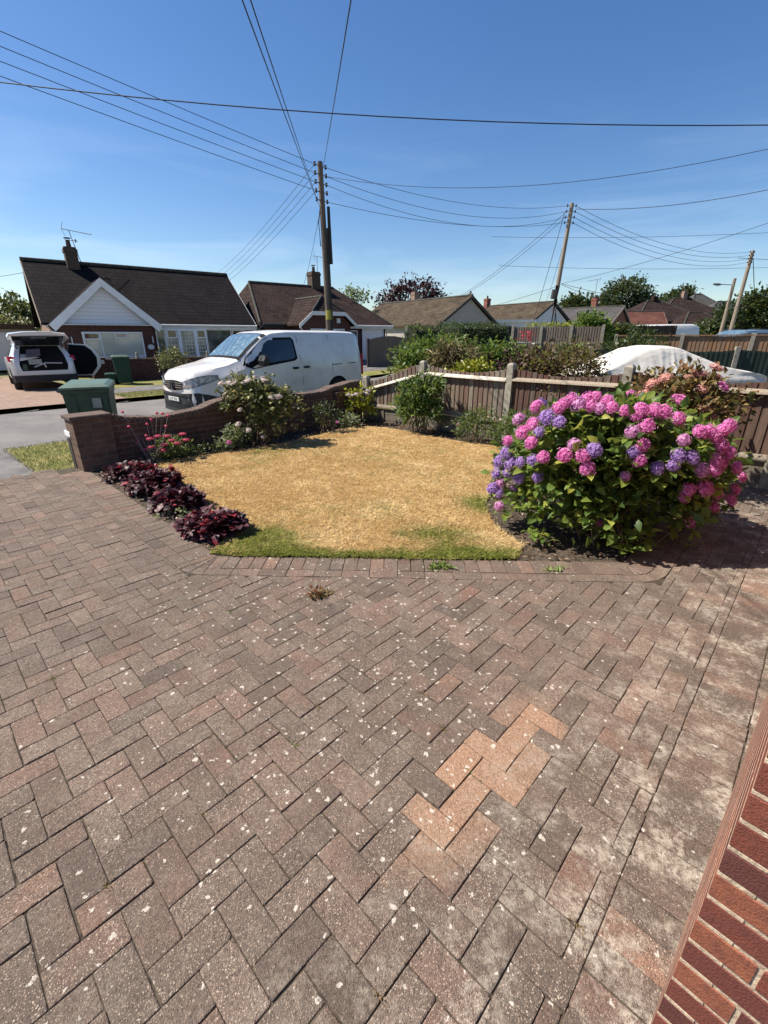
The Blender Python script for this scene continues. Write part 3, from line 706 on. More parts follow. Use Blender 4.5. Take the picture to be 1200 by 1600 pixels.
# grass blades on the verge outside
def verge_blades(name, s0, s1, n0, n1, n, lab, mname='leaf_green'):
    s = RNG.uniform(s0, s1, n); q = RNG.uniform(n0, n1, n); X = A0.x + UU.x * s + NN.x * q; Y = A0.y + UU.y * s + NN.y * q
    P = np.stack([X, Y, np.full(n, -.06)], 1); D = RNG.normal(size=(n, 3)) * .6 + [0, 0, 1]; S = .03 + .04 * RNG.random(n)
    V, F, T = leaves_geo(P, D, S, np.clip(.75 + .3 * RNG.normal(size=n), 0, 1), .16, .3, RNG, .2, False)
    tag(np_mesh(name, V, F, mname, None, {'tint': T}), lab, 'grass', kind='stuff')
verge_blades('verge_grass', -.4, 6, .1, 2.55, 26000, 'rough green grass on the verge outside the brick garden wall', 'leaf_olive')
verge_blades('verge_grass', 3.4, 9, 7.9, 9.3, 12000, 'strip of green grass across the road by the far kerb', 'leaf_olive')
# weeds and dry moss in the paving joints
def weeds():
    Ps = []; 
    spots = []
    for _ in range(230):
        i = random.randint(-25, 40); j = random.randint(-25, 40); u = i * WB + OFFU; v = j * WB + OFFV
        x, y = u * PU[0] + v * PV[0], u * PU[1] + v * PV[1]
        if not (-3.2 < x < 1.6 and .3 < y < 3.0): continue
        if random.random() < .35 + .5 * (x < -.2) - (.4 if x > .6 else 0): spots.append((x, y, random.random()))
    V0 = []; F0 = []; T0 = []; base = 0
    for x, y, c in spots:
        k = random.randint(14, 50); green = c < .16; sg = .006 + random.random() * .010; al = random.choice((PU, PV))
        tt = np.clip(RNG.normal(.88 if green else .45, .12, k), 0, 1); al_ = RNG.normal(size=k) * sg * 1.9; ac = RNG.normal(size=k) * sg * .6
        P = np.stack([x + al[0] * al_ - al[1] * ac, y + al[1] * al_ + al[0] * ac, np.full(k, -.003)], 1)
        V, F, T = leaves_geo(P, RNG.normal(size=(k, 3)) * .8 + [0, 0, .5], .006 + .010 * RNG.random(k), tt, .35, .3, RNG, .3, False)
        V0.append(V); F0.append(F + base); T0.append(T); base += len(V)
    for x, y, g, k, s in ((-.45, 2.62, .2, 60, .05), (-.40, 2.66, .1, 40, .05), (.39, 3.02, .95, 70, .06), (.47, 3.03, .95, 60, .07), (1.28, 2.98, .95, 40, .05), (1.36, 3.0, .9, 20, .04), (-1.6, 1.9, .5, 40, .012), (-1.95, 1.7, .5, 40, .012)):
        P = np.stack([x + RNG.normal(size=k) * .03, y + RNG.normal(size=k) * .015, np.full(k, 0.)], 1)
        V, F, T = leaves_geo(P, RNG.normal(size=(k, 3)) * .7 + [0, 0, .6], s * (.4 + .6 * RNG.random(k)), np.full(k, g), .3, .4, RNG, .3, False)
        V0.append(V); F0.append(F + base); T0.append(T); base += len(V)
    tag(np_mesh('joint_weeds', np.concatenate(V0), np.concatenate(F0), 'weed_dry', None, {'tint': np.concatenate(T0)}), 'dry moss and small weeds growing in the paving joints', 'weeds', kind='stuff')
weeds()
o, _ = foliage('withered_leaf', [(-.47, 2.63, .01, .07, .03, .012)], 10, 5, .014, .032, 'leaf_dead', None, .5, True, zmin=-.01); tag(o, 'crumpled brown dead leaf lying on the paving in front of the lawn', 'dead leaf')

# ------------------------------------------------------------ near house wall (right foreground)
def near_wall():
    JZ = []
    t = thing('house_wall', 'red brick corner of the near house at the lower right', 'house wall', (WCOR[0], WCOR[1], 0), WANG)
    # local x along PU, local y along PV; the wall lies on -y
    rnd = random.Random(5); vs = MB(); mor = MB()
    mor.box(.0022, 4.6, -2.0, -.0022, -.05, 2.7); 
    c_h = .075; bl = .225
    cols = []
    def brick(x0, x1, y0, y1, z0, z1, f):
        vs.ct = f; j1, j2 = rnd.gauss(0, .0009), rnd.gauss(0, .0009); vs.box(x0, x1, y0, y1, z0 + j1, z1 + j2, .0028)
    for k in range(-1, 36):
        z0 = k * c_h + .004; z1 = z0 + .065; odd = k % 2
        # end face (x=0) : bricks run along y
        y = 0
        first = .215 if odd else .1025
        lens_ = [first] + [.215] * 9
        if not odd: lens_ = [.1025 + .0] + [.215] * 9
        for i, l in enumerate(lens_):
            if i == 0: brick(0 - rnd.random() * .0012, .215 if not odd else .1025, y - l, y - rnd.random() * .0015 * 0, z0, z1, rnd.random())
            else: brick(0 - rnd.random() * .0016, .1, y - l, y, z0, z1, rnd.random())
            y -= l + .010
        x = (.215 if not odd else .1025) + .010
        while x < 4.5:
            brick(x, x + .215, -.1, 0, z0, z1, rnd.random()); x += .225
    for k in range(-1, 36):
        z1 = k * c_h + .069; mor.box(.0, 4.6, -.06, .0001, z1 + .001, z1 + .009)
    vs.build('brickwork', 'near_brick', t); mor.build('mortar', 'near_mortar', t)
    mb = MB(); mb.box(-.012, 4.6, -.004, .004, -.03, .004); 
    return t
t = NT('near_brick'); v = t.coord(); a = t.attr('tint'); f = t.noise(v, 22, 6, .7); f2 = t.noise(v, 220, 3, .7)
c = t.ramp(a, [(0, (.12, .042, .034)), (.5, (.19, .056, .038)), (.8, (.25, .075, .045)), (1, (.33, .12, .065))])
c = t.mix(t.mr(f, .40, .68, 0, .7), c, (.13, .048, .042)); c = t.mix(t.mr(f2, .42, .62, 0, .45), c, t.mix(1.0, c, (.5, .45, .45), 'MULTIPLY'))
t.bump(t.math('ADD', t.math('MULTIPLY', f, 1.0), t.math('MULTIPLY', f2, .8)), .8, .005); t.fin(c, .8, .3)
t = NT('near_mortar'); v = t.coord(); f = t.noise(v, 60, 6, .7); t.bump(f, .9, .008); t.fin(t.mix(t.mr(f, .35, .65), (.60, .50, .36), (.42, .30, .22)), .95, .1)
near_wall()

# ------------------------------------------------------------ garden wall
WD = (Vector((-.38, 9.62)) - A0); WLEN = WD.length
def wtop(s):
    pts = [(0, .69), (.45, .69), (.75, .61), (1.1, .57), (1.6, .60), (2.2, .72), (2.75, .78), (3.2, .74), (3.7, .66), (4.1, .665), (4.6, .74), (5.0, .79), (5.35, .80)]
    for (a, ha), (b, hb) in zip(pts, pts[1:]):
        if s <= b: k = (s - a) / (b - a); k = k * k * (3 - 2 * k); return ha + (hb - ha) * k
    return pts[-1][1]
def garden_wall():
    ang = math.atan2(WD.y, WD.x)
    t = thing('garden_wall', 'low dark brick garden wall with a wavy top behind the lawn', 'wall', (A0.x, A0.y, 0), ang)
    mb = MB(); L = WLEN - .12; k = 54
    def sect(off0, off1, z0f, z1f, s0, s1, n):
        rings = []
        for i in range(n + 1):
            s = s0 + (s1 - s0) * i / n; rings.append([(s, off0, z0f(s)), (s, off1, z0f(s)), (s, off1, z1f(s)), (s, off0, z1f(s))])
        return rings
    mb.loft(sect(0, .22, lambda s: -.2, lambda s: wtop(s) - .062, .45, L, k)); mb.build('brickwork', 'garden_brick', t, smooth=False)
    cp = MB(); s = .45; i = 0
    while s < L:      # brick on edge coping following the wave
        e = min(s + .068, L); cp.ct = random.random()
        z0, z1 = wtop(s), wtop(e); d = random.gauss(0, .002)
        vs = [(s + .002, -.012, z0 - .066), (e - .004, -.012, z1 - .066), (e - .004, .232, z1 - .066), (s + .002, .232, z0 - .066), (s + .002, -.008, z0 + d), (e - .004, -.008, z1 + d), (e - .004, .228, z1 + d), (s + .002, .228, z0 + d)]
        cp.add(vs, [(3, 2, 1, 0), (4, 5, 6, 7), (0, 1, 5, 4), (1, 2, 6, 5), (2, 3, 7, 6), (3, 0, 4, 7)]); s = e + .004
    cp.build('coping', 'coping_brick', t)
    pr = MB(); pr.box(.03, .47, -.045, .27, -.2, .655); pr.build('pier', 'pier_brick', t)
    pc = MB(); pc.box(.005, .49, -.065, .29, .655, .705, .008); pc.build('pier_cap', 'coping_brick', t)
    for s in (2.6, 4.45):
        p = MB(); p.box(s, s + .22, -.10, .002, -.2, wtop(s) - .10); p.build('buttress', 'garden_brick', t)
t = NT('coping_brick'); v = t.coord(); f = t.noise(v, 14, 6, .7); f2 = t.noise(v, 3, 3)
c = t.mix(t.mr(f, .35, .62), (.15, .105, .085), (.085, .065, .055)); c = t.mix(t.mr(f, .60, .72, 0, .8), c, (.34, .33, .29)); t.bump(f, .6, .006); t.fin(c, .9, .15)
brickmat('pier_brick', (.185, .110, .075), (.115, .072, .052), (.20, .165, .13), .225, .075, .010, stain=(.06, .05, .042))
garden_wall()
hb = thing('house_sign', 'small white name board leaning on the left end of the brick wall', 'sign', (-4.04, 5.73, .0), math.atan2(WD.y, WD.x) + R(90))
m_ = MB(); m_.box(.03, .25, -.02, .0, .42, .49, .004); m_.build('board', 'white_paint', hb); m_ = MB(); m_.add([(.08, -.012, -.15), (.20, -.012, -.15), (.20, -.012, .399), (.08, -.012, .399), (.08, .0, -.15), (.20, .0, -.15), (.20, .0, .399), (.08, .0, .399)], [(3, 2, 1, 0), (4, 5, 6, 7), (0, 1, 5, 4), (1, 2, 6, 5), (2, 3, 7, 6), (3, 0, 4, 7)]); m_.build('backboard', 'iron', hb)

# ------------------------------------------------------------ garden fence
POSTS = [(-.36, 9.62, .88), (.74, 8.72, 1.22), (2.02, 7.40, 1.25), (3.20, 6.10, 1.30), (4.44, 4.98, 1.36), (5.7, 3.65, 1.4)]
def garden_fence():
    t = thing('garden_fence', 'weathered red brown board fence with concrete posts along the right of the lawn', 'fence', (0, 0, 0))
    for i, (x, y, h) in enumerate(POSTS):
        m = MB(); q = MB(); d = Vector((POSTS[min(i + 1, 5)][0] - POSTS[max(i - 1, 0)][0], POSTS[min(i + 1, 5)][1] - POSTS[max(i - 1, 0)][1]))
        hw = .055; m.box(-hw, hw, -hw - .01, hw, -.2, h - .03); vs = [(-hw, -hw - .01, h - .03), (hw, -hw - .01, h - .03), (hw, hw, h - .03), (-hw, hw, h - .03), (-.03, -.035, h), (.03, -.035, h), (.03, .03, h), (-.03, .03, h)]
        m.add(vs, [(4, 5, 6, 7), (0, 1, 5, 4), (1, 2, 6, 5), (2, 3, 7, 6), (3, 0, 4, 7)]); m.build('post', 'concrete', t, loc=(x, y, 0), rz=math.atan2(d.y, d.x))
    for i in range(5):
        (x0, y0, h0), (x1, y1, h1) = POSTS[i], POSTS[i + 1]; a = Vector((x0, y0)); b = Vector((x1, y1)); L = (b - a).length; ang = math.atan2(y1 - y0, x1 - x0)
        grey = i <= 1
        bl = MB(); s = .05; base = .30 if i else .26
        ends = {0: (.80, 1.16), 1: (1.17, 1.17), 2: (1.19, 1.20), 3: (1.24, 1.24), 4: (1.3, 1.3)}[i]
        dip = {0: .03, 1: .10, 2: .10, 3: .115, 4: .1}[i]
        while s < L - .05:
            e = min(s + .098, L - .05); u = (s + e) / 2 / L
            top = ends[0] + (ends[1] - ends[0]) * (u * u * (3 - 2 * u) if i == 0 else u) - dip * math.sin(math.pi * u) ** .8 + random.gauss(0, .004)
            bl.ct = random.random(); ln = random.gauss(0, .003)
            vs = [(s, -.004, base), (e + .012, -.018, base), (e + .012, -.008, base), (s, .003, base), (s + ln, -.004, top), (e + .012 + ln, -.018, top), (e + .012 + ln, -.008, top), (s + ln, .003, top)]
            bl.add(vs, [(3, 2, 1, 0), (4, 5, 6, 7), (0, 1, 5, 4), (1, 2, 6, 5), (2, 3, 7, 6), (3, 0, 4, 7)]); s = e
        bl.build('board_panel', ('fence_grey', 'fence_grey', 'fence_mid', 'fence_red', 'fence_red')[i], t, loc=(x0, y0, 0), rz=ang)
        rz0, rz1 = {0: (.62, .98), 1: (1.0, .995), 2: (1.01, 1.035), 3: (1.06, 1.07), 4: (1.09, 1.1)}[i]
        m = MB(); m.ct = random.random(); hh = .052
        prof = lambda s, z: [(s, -.016, z - hh / 2 - .008), (s, -.078, z - hh / 2), (s, -.070, z - hh / 2 + .022), (s, -.014, z + hh / 2)]
        m.loft([prof(.055, rz0), prof(L - .055, rz1)]); m.build('rail', 'rail_pale' if i < 2 else 'rail_tan', t, loc=(x0, y0, 0), rz=ang)
        m = MB(); zb = base + .05; prof2 = lambda s, z: [(s, -.016, z - .03), (s, -.072, z - .03), (s, -.064, z - .008), (s, -.014, z + .028)]
        m.loft([prof2(.055, zb), prof2(L - .055, zb)]); m.build('rail', 'rail_board', t, loc=(x0, y0, 0), rz=ang)
        for k, (z0, z1) in enumerate(((.155, base - .005), (.03, .15), (-.1, .025))):
            m = MB(); m.ct = random.random(); m.box(.055, L - .055, -.035 + .004 * k, -.012, z0, z1, .003); m.build('gravel_board', 'rail_board', t, loc=(x0, y0, 0), rz=ang)
        for s in (.45, 1.25):
            if s < L - .1: m = MB(); m.box(s, s + .045, -.05, -.036, -.05, .24); m.build('cleat', 'rail_board', t, loc=(x0, y0, 0), rz=ang)
garden_fence()
# ------------------------------------------------------------ hydrangeas
HEADS = [(1.04,3.71,0.83,0.051,'p'),(1.17,3.52,0.86,0.054,'p'),(1.12,3.62,0.92,0.060,'p'),(1.19,3.60,0.99,0.059,'p'),(1.22,3.52,0.94,0.050,'v'),(1.28,3.55,1.05,0.058,'v'),(1.35,3.47,1.03,0.050,'v'),(1.03,3.71,0.73,0.057,'v'),(1.01,3.83,0.62,0.059,'v'),(1.07,3.67,0.65,0.057,'v'),(1.12,3.58,0.68,0.050,'v'),(1.05,3.99,0.47,0.068,'v'),(1.08,3.76,0.55,0.053,'v'),(1.15,3.66,0.52,0.063,'v'),(1.19,3.49,0.72,0.050,'v'),(0.99,3.90,0.35,0.056,'v'),(1.06,3.93,0.38,0.056,'m'),(1.04,3.86,0.31,0.050,'v'),(1.19,3.88,0.33,0.050,'m'),(1.04,3.78,0.22,0.055,'m'),(1.27,3.80,0.25,0.050,'m'),(1.25,3.43,0.76,0.050,'p'),(1.25,3.49,0.58,0.050,'v'),(1.37,3.57,1.12,0.058,'p'),(1.42,3.58,1.16,0.058,'p'),(1.47,3.59,1.18,0.058,'p'),(1.50,3.52,1.16,0.057,'m'),(1.57,3.54,1.20,0.057,'p'),(1.62,3.53,1.21,0.052,'p'),(1.57,3.47,1.15,0.050,'p'),(1.63,3.43,1.14,0.050,'m'),(1.69,3.47,1.19,0.056,'p'),(1.70,3.40,1.15,0.050,'p'),(1.43,3.33,0.89,0.050,'m'),(1.38,3.34,0.80,0.061,'p'),(1.49,3.28,0.81,0.055,'p'),(1.56,3.26,0.86,0.050,'v'),(1.53,3.26,0.72,0.050,'p'),(1.79,3.19,0.68,0.040,'m'),(1.78,3.36,1.13,0.050,'p'),(1.85,3.32,1.11,0.054,'p'),(1.90,3.35,1.14,0.054,'p'),(1.99,3.33,1.14,0.058,'p'),(2.05,3.32,1.13,0.058,'p'),(1.91,3.26,1.04,0.058,'p'),(1.80,3.24,1.00,0.050,'m'),(2.14,3.28,1.09,0.053,'p'),(1.87,3.19,0.91,0.053,'p'),(1.86,3.17,0.80,0.050,'p'),(1.81,3.19,0.86,0.050,'v'),(1.99,3.15,0.75,0.050,'v'),(2.10,3.15,0.77,0.050,'v'),(2.23,3.16,0.83,0.050,'v'),(2.16,3.19,0.95,0.050,'m'),(2.13,3.16,0.84,0.050,'v'),(2.29,3.23,1.00,0.053,'p'),(2.37,3.25,1.00,0.058,'p'),(2.41,3.24,0.97,0.054,'p'),(2.57,3.33,1.03,0.050,'p'),(2.49,3.28,1.00,0.050,'p'),(2.47,3.23,0.90,0.058,'p'),(2.55,3.24,0.85,0.050,'p'),(2.44,3.20,0.80,0.058,'p'),(2.51,3.22,0.78,0.054,'p'),(2.45,3.20,0.73,0.054,'p'),(2.33,3.17,0.73,0.059,'m'),(2.67,3.28,0.72,0.051,'p'),(2.83,3.40,0.61,0.050,'p'),(2.86,3.46,0.49,0.050,'p'),(2.81,3.41,0.41,0.050,'p'),(2.30,3.21,0.57,0.056,'p'),(2.31,3.25,0.50,0.057,'p'),(2.44,3.24,0.57,0.061,'p'),(2.67,3.39,0.47,0.059,'p'),(2.70,3.43,0.35,0.060,'p'),(2.52,3.41,0.24,0.071,'p'),(1.86,3.57,0.14,0.072,'p')]
def head_mesh(name, m, seed, flat=1.0, n=78):
    rng = np.random.default_rng(seed); i = np.arange(n) + .5; ph = np.arccos(1 - 1.75 * i / n); th = math.pi * (1 + 5 ** .5) * i
    d = np.stack([np.cos(th) * np.sin(ph), np.sin(th) * np.sin(ph), np.cos(ph)], 1); d = norm(d + rng.normal(size=d.shape) * .12)
    lump = 1 + .10 * np.sin(3.1 * d[:, :1] * 2 + seed) * np.cos(2.7 * d[:, 1:2] * 2 + seed * 2); C = d * lump * (1 + rng.normal(size=(n, 1)) * .07) * [1, 1, flat]; V = []; F = []; T = []
    ax = norm(np.cross(d, rng.normal(size=d.shape))); ay = np.cross(d, ax); b = 0
    for k in range(n):
        s = .24 + .05 * rng.random(); tt = float(np.clip(rng.normal(.5, .2), 0, 1)); c = C[k]; dd = norm((d[k] + rng.normal(size=3) * .25)[None])[0]
        for q in range(4):
            a = q * math.pi / 2; e = ax[k] * math.cos(a) + ay[k] * math.sin(a); f = ax[k] * -math.sin(a) + ay[k] * math.cos(a)
            lift = .02 + rng.random() * .10
            V += [c - dd * .02, c + e * s * .55 + f * s * .38 + dd * lift * .5, c + e * s + dd * lift, c + e * s * .55 - f * s * .38 + dd * lift * .5]
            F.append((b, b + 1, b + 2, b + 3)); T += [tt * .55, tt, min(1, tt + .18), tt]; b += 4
    b = len(V); NI, NJ = 6, 10
    for i_ in range(NI + 1):
        for j_ in range(NJ):
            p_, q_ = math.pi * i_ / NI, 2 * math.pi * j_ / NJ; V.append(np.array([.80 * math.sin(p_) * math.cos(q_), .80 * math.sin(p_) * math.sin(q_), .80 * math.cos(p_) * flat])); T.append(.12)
    F += [(b + i_ * NJ + j_, b + i_ * NJ + (j_ + 1) % NJ, b + (i_ + 1) * NJ + (j_ + 1) % NJ, b + (i_ + 1) * NJ + j_) for i_ in range(NI) for j_ in range(NJ)]
    me = bpy.data.meshes.new(name); me.from_pydata([tuple(v) for v in V], [], F); me.update()
    a_ = me.attributes.new('tint', 'FLOAT', 'POINT'); a_.data.foreach_set('value', T); me.materials.append(mat(m)); return me
KM = {'p': 'petal_pink', 'm': 'petal_mauve', 'v': 'petal_violet', 's': 'petal_salmon', 'w': 'petal_white'}
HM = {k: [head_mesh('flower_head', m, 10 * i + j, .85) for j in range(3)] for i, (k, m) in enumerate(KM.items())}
def put_head(x, y, z, r_, k, parent, out, flat=1):
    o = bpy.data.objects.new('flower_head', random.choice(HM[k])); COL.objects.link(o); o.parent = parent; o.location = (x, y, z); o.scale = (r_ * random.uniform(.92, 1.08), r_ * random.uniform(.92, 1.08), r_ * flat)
    q = Vector(out); q.z = abs(q.z) * .6 + .35; o.rotation_mode = 'QUATERNION'; o.rotation_quaternion = q.to_track_quat('Z', 'Y') @ Matrix.Rotation(random.random() * 6, 3, 'Z').to_quaternion()
    return o
def stems(name, root, tips, m, parent, r=.006, spread=.12, base_z=-.05):
    mb = MB()
    for tpt in tips:
        b = Vector((root[0] + random.gauss(0, spread), root[1] + random.gauss(0, spread), base_z)); e = Vector(tpt); c1 = b.lerp(e, .4) + Vector((random.gauss(0, .04), random.gauss(0, .04), .08)); c2 = b.lerp(e, .75) + Vector((random.gauss(0, .03), random.gauss(0, .03), .04))
        mb.tube([b, c1, c2, e], [r * 1.3, r, r * .8, r * .55], 5)
    return mb.build(name, m, parent, uv=False, recalc=False, smooth=True)
def hydrangea():
    cx, cy = 2.0, 3.95; t = thing('hydrangea', 'large hydrangea bush with pink and violet flower heads at the right of the lawn', 'hydrangea', (cx, cy, 0))
    blobs = [(.06, -.02, .62, .82, .68, .45), (-.35, .0, .52, .58, .60, .40), (.42, -.05, .52, .56, .55, .40), (-.2, -.3, .76, .48, .42, .32), (.15, .05, .82, .5, .45, .27), (-.05, -.5, .30, .42, .25, .25), (.3, -.35, .30, .40, .3, .26), (-.45, -.25, .30, .35, .3, .24)]
    P0, o0, T0, C = cluster_pts(blobs, 820, 10, .05, RNG, .80, .06)
    kk = P0[:, 2] > .03; P0, o0, T0 = P0[kk], o0[kk], T0[kk]
    LV = [leaves_geo(P0, o0 * .85 + RNG.normal(size=P0.shape) * .6 + [0, 0, .12], .088 * (.65 + .7 * RNG.random(len(P0))), T0, .6, .25, RNG, .5, True)]
    # 'leaf_hydrangea', t, .58, True, .03, .85, shell=.80, rough=.06)
    # leaf rosettes under each head and low down at the front
    P = []; D = []
    for (x, y, z, r_, k) in HEADS:
        o = np.array([x - cx - .05, (y - cy), z - .70]); o = o / np.linalg.norm(o)
        put_head(x - cx, y - cy, z, r_ * random.uniform(.86, 1.06), k, t, o, random.uniform(.72, 1.0))
        for q in range(6):
            a = q * 1.05 + random.random(); P.append([x - cx - o[0] * r_ * .9, y - cy - o[1] * r_ * .9, z - r_ * .85 - .01]); D.append([math.cos(a), math.sin(a), .05])
    for (x, y, z) in [(1.95, 3.22, .16), (2.05, 3.18, .10), (1.9, 3.15, .08), (2.1, 3.25, .2), (1.25, 3.45, .10), (1.35, 3.38, .08), (1.75, 3.25, .30), (2.2, 3.35, .25), (2.35, 3.3, .4), (2.5, 3.45, .35), (1.3, 3.5, .3), (1.7, 3.3, .55), (1.62, 3.28, .45), (1.95, 3.22, .45), (2.08, 3.2, .6)]:
        for q in range(9):
            a = q * .9 + random.random(); P.append([x - cx, y - cy, z]); D.append([math.cos(a), math.sin(a), .25 + .3 * random.random()])
    P = np.array(P) + RNG.normal(size=(len(P), 3)) * .012; S = .075 + .045 * RNG.random(len(P)); V, F, T = leaves_geo(P, np.array(D), S, np.clip(RNG.normal(.68, .2, len(P)), 0, 1), .6, .3, RNG, 1.5, True)
    V0_, F0_, T0_ = LV[0]; np_mesh('foliage', np.concatenate([V0_, V]), np.concatenate([F0_, F + len(V0_)]), 'leaf_hydrangea', t, {'tint': np.concatenate([T0_, T])})
    for _ in range(12):   # heads on the far side and the crown
        a = random.uniform(.15, math.pi - .15); e = random.uniform(.1, 1.1); o = np.array([math.cos(a) * math.cos(e), math.sin(a) * math.cos(e), math.sin(e)])
        put_head(.08 + o[0] * .98, o[1] * .8, .68 + o[2] * .55, .06, random.choice('ppppmv'), t, o)
    tips = [(c[0], c[1], c[2]) for c in C[:90]]
    stems('stems', (0, -.1), tips, 'stem', t, .006, .22)
hydrangea()
def bronze():
    cx, cy = 3.22, 5.02; t = thing('hydrangea', 'bronze leaved hydrangea with faded salmon flowers against the red fence', 'hydrangea', (cx, cy, 0))
    blobs = [(0, 0, .86, .40, .36, .40), (.22, -.05, 1.03, .28, .26, .24), (-.25, 0, 1.0, .3, .3, .26), (0, 0, .5, .35, .35, .4), (.15, -.2, .85, .4, .3, .3)]
    fo, C = foliage('foliage', blobs, 260, 9, .045, .068, 'leaf_bronze', t, .58, True, .05, .85)
    for (x, y, z, r_, k) in [(-.38, -.1, 1.24, .07, 's'), (-.28, -.15, 1.30, .07, 's'), (-.44, -.1, 1.14, .065, 's'), (.10, -.1, 1.34, .07, 's'), (.26, -.1, 1.40, .06, 's'), (.30, -.22, 1.22, .07, 'p'), (-.18, -.3, 1.10, .07, 'p'), (.06, -.25, 1.20, .06, 's'), (-.3, -.3, 1.02, .06, 's'), (.12, -.3, 1.02, .06, 's'), (.22, -.3, .92, .06, 's'), (-.05, -.32, .92, .06, 's'), (-.46, -.25, .98, .065, 'p'), (.0, -.1, 1.30, .05, 's'), (.36, 0, 1.30, .055, 's')]:
        put_head(x, y, z - .06, r_, k, t, (x, y, z - .8), .6)
    stems('stems', (0, 0), [tuple(c) for c in C[:30]], 'stem', t, .006, .12)
bronze()

# ------------------------------------------------------------ other plants of the garden
def plant(name, label, cat, x, y, blobs, ncl, per, cr, size, m, wr=.5, fancy=True, stem='stem', nst=25, heads=None, group=None, z=0, sr=.005, **kw):
    t = thing(name, label, cat, (x, y, z), 0, group); fo, C = foliage('foliage', blobs, ncl, per, cr, size, m, t, wr, fancy, **kw)
    if nst: stems('stems', (0, 0), [tuple(c) for c in C[:nst]], stem, t, sr, min(.2, .25 * blobs[0][3]))
    if heads:
        for (hx, hy, hz, r_, k, fl) in heads: put_head(hx, hy, hz, r_, k, t, (hx, hy, .8), fl)
    return t
# pale flowered shrub in front of the wall
hd = []
for _ in range(40):
    a = random.uniform(-.52, .42); hd.append((a, random.uniform(-.35, .25), (1.02 if a < .12 else .80) + random.gauss(0, .02) - abs(a) * .08, .038 + .012 * random.random(), 'w', .45))
hd += [(-.28, -.42, .40, .05, 'w', .6), (-.12, -.46, .32, .045, 'w', .6), (-.22, -.45, .62, .04, 'w', .6), (.50, -.1, .62, .04, 'w', .5), (-.50, -.2, .82, .04, 'w', .5), (.1, -.45, .22, .04, 'w', .5)]
plant('flowering_shrub', 'leafy olive green shrub topped with faded white flowers in front of the brick wall', 'shrub', -1.93, 7.22, [(-.22, 0, .74, .36, .34, .26), (.12, .02, .68, .38, .34, .26), (.30, 0, .50, .33, .3, .28), (.12, -.15, .38, .35, .25, .24), (-.3, .05, .86, .22, .22, .15)], 300, 9, .04, .072, 'leaf_olive', .5, True, 'stem', 45, hd, shell=.75)
plant('evergreen_shrub', 'rounded glossy evergreen shrub standing in front of the middle of the fence', 'shrub', .62, 8.12, [(0, 0, .55, .36, .34, .34), (.12, 0, .78, .26, .26, .2), (-.1, 0, .40, .32, .3, .28), (.15, -.05, .36, .3, .3, .2)], 230, 9, .035, .105, 'leaf_laurel', .28, True, 'stem', 20, shell=.6, rough=.12, droop=.4)
plant('hydrangea', 'small yellow green hydrangea with pale flowers at the end of the brick wall', 'hydrangea', -.50, 9.05, [(0, 0, .45, .24, .22, .2), (.05, -.1, .30, .25, .2, .18)], 60, 7, .04, .085, 'leaf_lime', .55, True, 'stem', 10, [(random.uniform(-.2, .2), random.uniform(-.25, 0), .55 + random.uniform(-.1, .12), .045, 'w', .6) for _ in range(14)])
plant('ground_plant', 'low green plant under the small yellow green hydrangea', 'plant', -.72, 8.55, [(0, 0, .14, .2, .16, .13), (.22, 0, .1, .15, .12, .1)], 40, 7, .03, .055, 'leaf_variegated', .5, True, 'stem', 6)
plant('rose_bush', 'dark straggly rose bush with one red bloom against the wall', 'rose bush', -1.05, 8.15, [(0, 0, .32, .26, .2, .22), (.1, 0, .2, .25, .2, .16)], 70, 6, .035, .05, 'leaf_dark', .5, True, 'stem', 18, [(.22, -.15, .22, .03, 'p', 1)])
plant('shrub', 'grey green leafy shrub by the fence, left of the feathery one', 'shrub', 1.55, 7.35, [(0, 0, .28, .28, .26, .24), (-.1, 0, .22, .3, .25, .2), (.12, 0, .42, .18, .18, .12)], 130, 7, .035, .055, 'leaf_green', .4, True, 'stem', 15)
plant('shrub', 'feathery yellow green shrub beside the second fence post', 'shrub', 2.05, 6.85, [(0, 0, .32, .32, .28, .24), (.25, -.2, .36, .28, .22, .18), (-.1, 0, .2, .3, .25, .18)], 190, 8, .04, .065, 'leaf_laurel', .2, True, 'stem', 20, droop=.4)
o = plant('rose_bush', 'thin leafless rose stem with red leaves by the second fence post', 'rose bush', 2.3, 6.5, [(0, 0, .7, .18, .15, .3)], 22, 3, .04, .045, 'leaf_brownred', .5, True, 'stem', 14)
plant('red_flower', 'small red bloom on a stalk before the gravel boards', 'flower', 1.24, 7.5, [(0, 0, .16, .05, .05, .1)], 8, 4, .02, .04, 'leaf_green', .5, True, 'green_stem', 4, [(0, 0, .26, .026, 'p', 1)])
plant('sedum', 'low plant with flat crimson flower heads before the left of the brick wall', 'sedum', -3.02, 6.18, [(0, 0, .16, .26, .2, .14)], 90, 7, .03, .05, 'leaf_green', .5, True, 'green_stem', 14)
sd = [o for o in COL.objects if o.name.startswith('sedum')][0]
sm = head_mesh('flower_head', 'petal_sedum', 77, .4, 60)
for (x, y, z) in [(-.2, -.08, .33), (-.1, -.05, .36), (0, 0, .35), (.1, -.08, .31), (.2, .05, .37), (-.14, -.18, .24), (.03, -.18, .27), (.18, -.12, .28), (-.24, -.15, .20), (.26, 0, .30), (.02, -.2, .2)]:
    o = obj('flower_head', sm, sd); o.location = (x, y, z); o.scale = (.048, .048, .035)
plant('dahlia', 'small variegated plant with one red bloom in front of the wall', 'plant', -2.42, 6.72, [(0, 0, .12, .16, .14, .1), (.1, .05, .25, .1, .1, .12)], 45, 6, .03, .05, 'leaf_variegated', .5, True, 'green_stem', 10, [(.1, -.1, .16, .035, 'p', 1)])
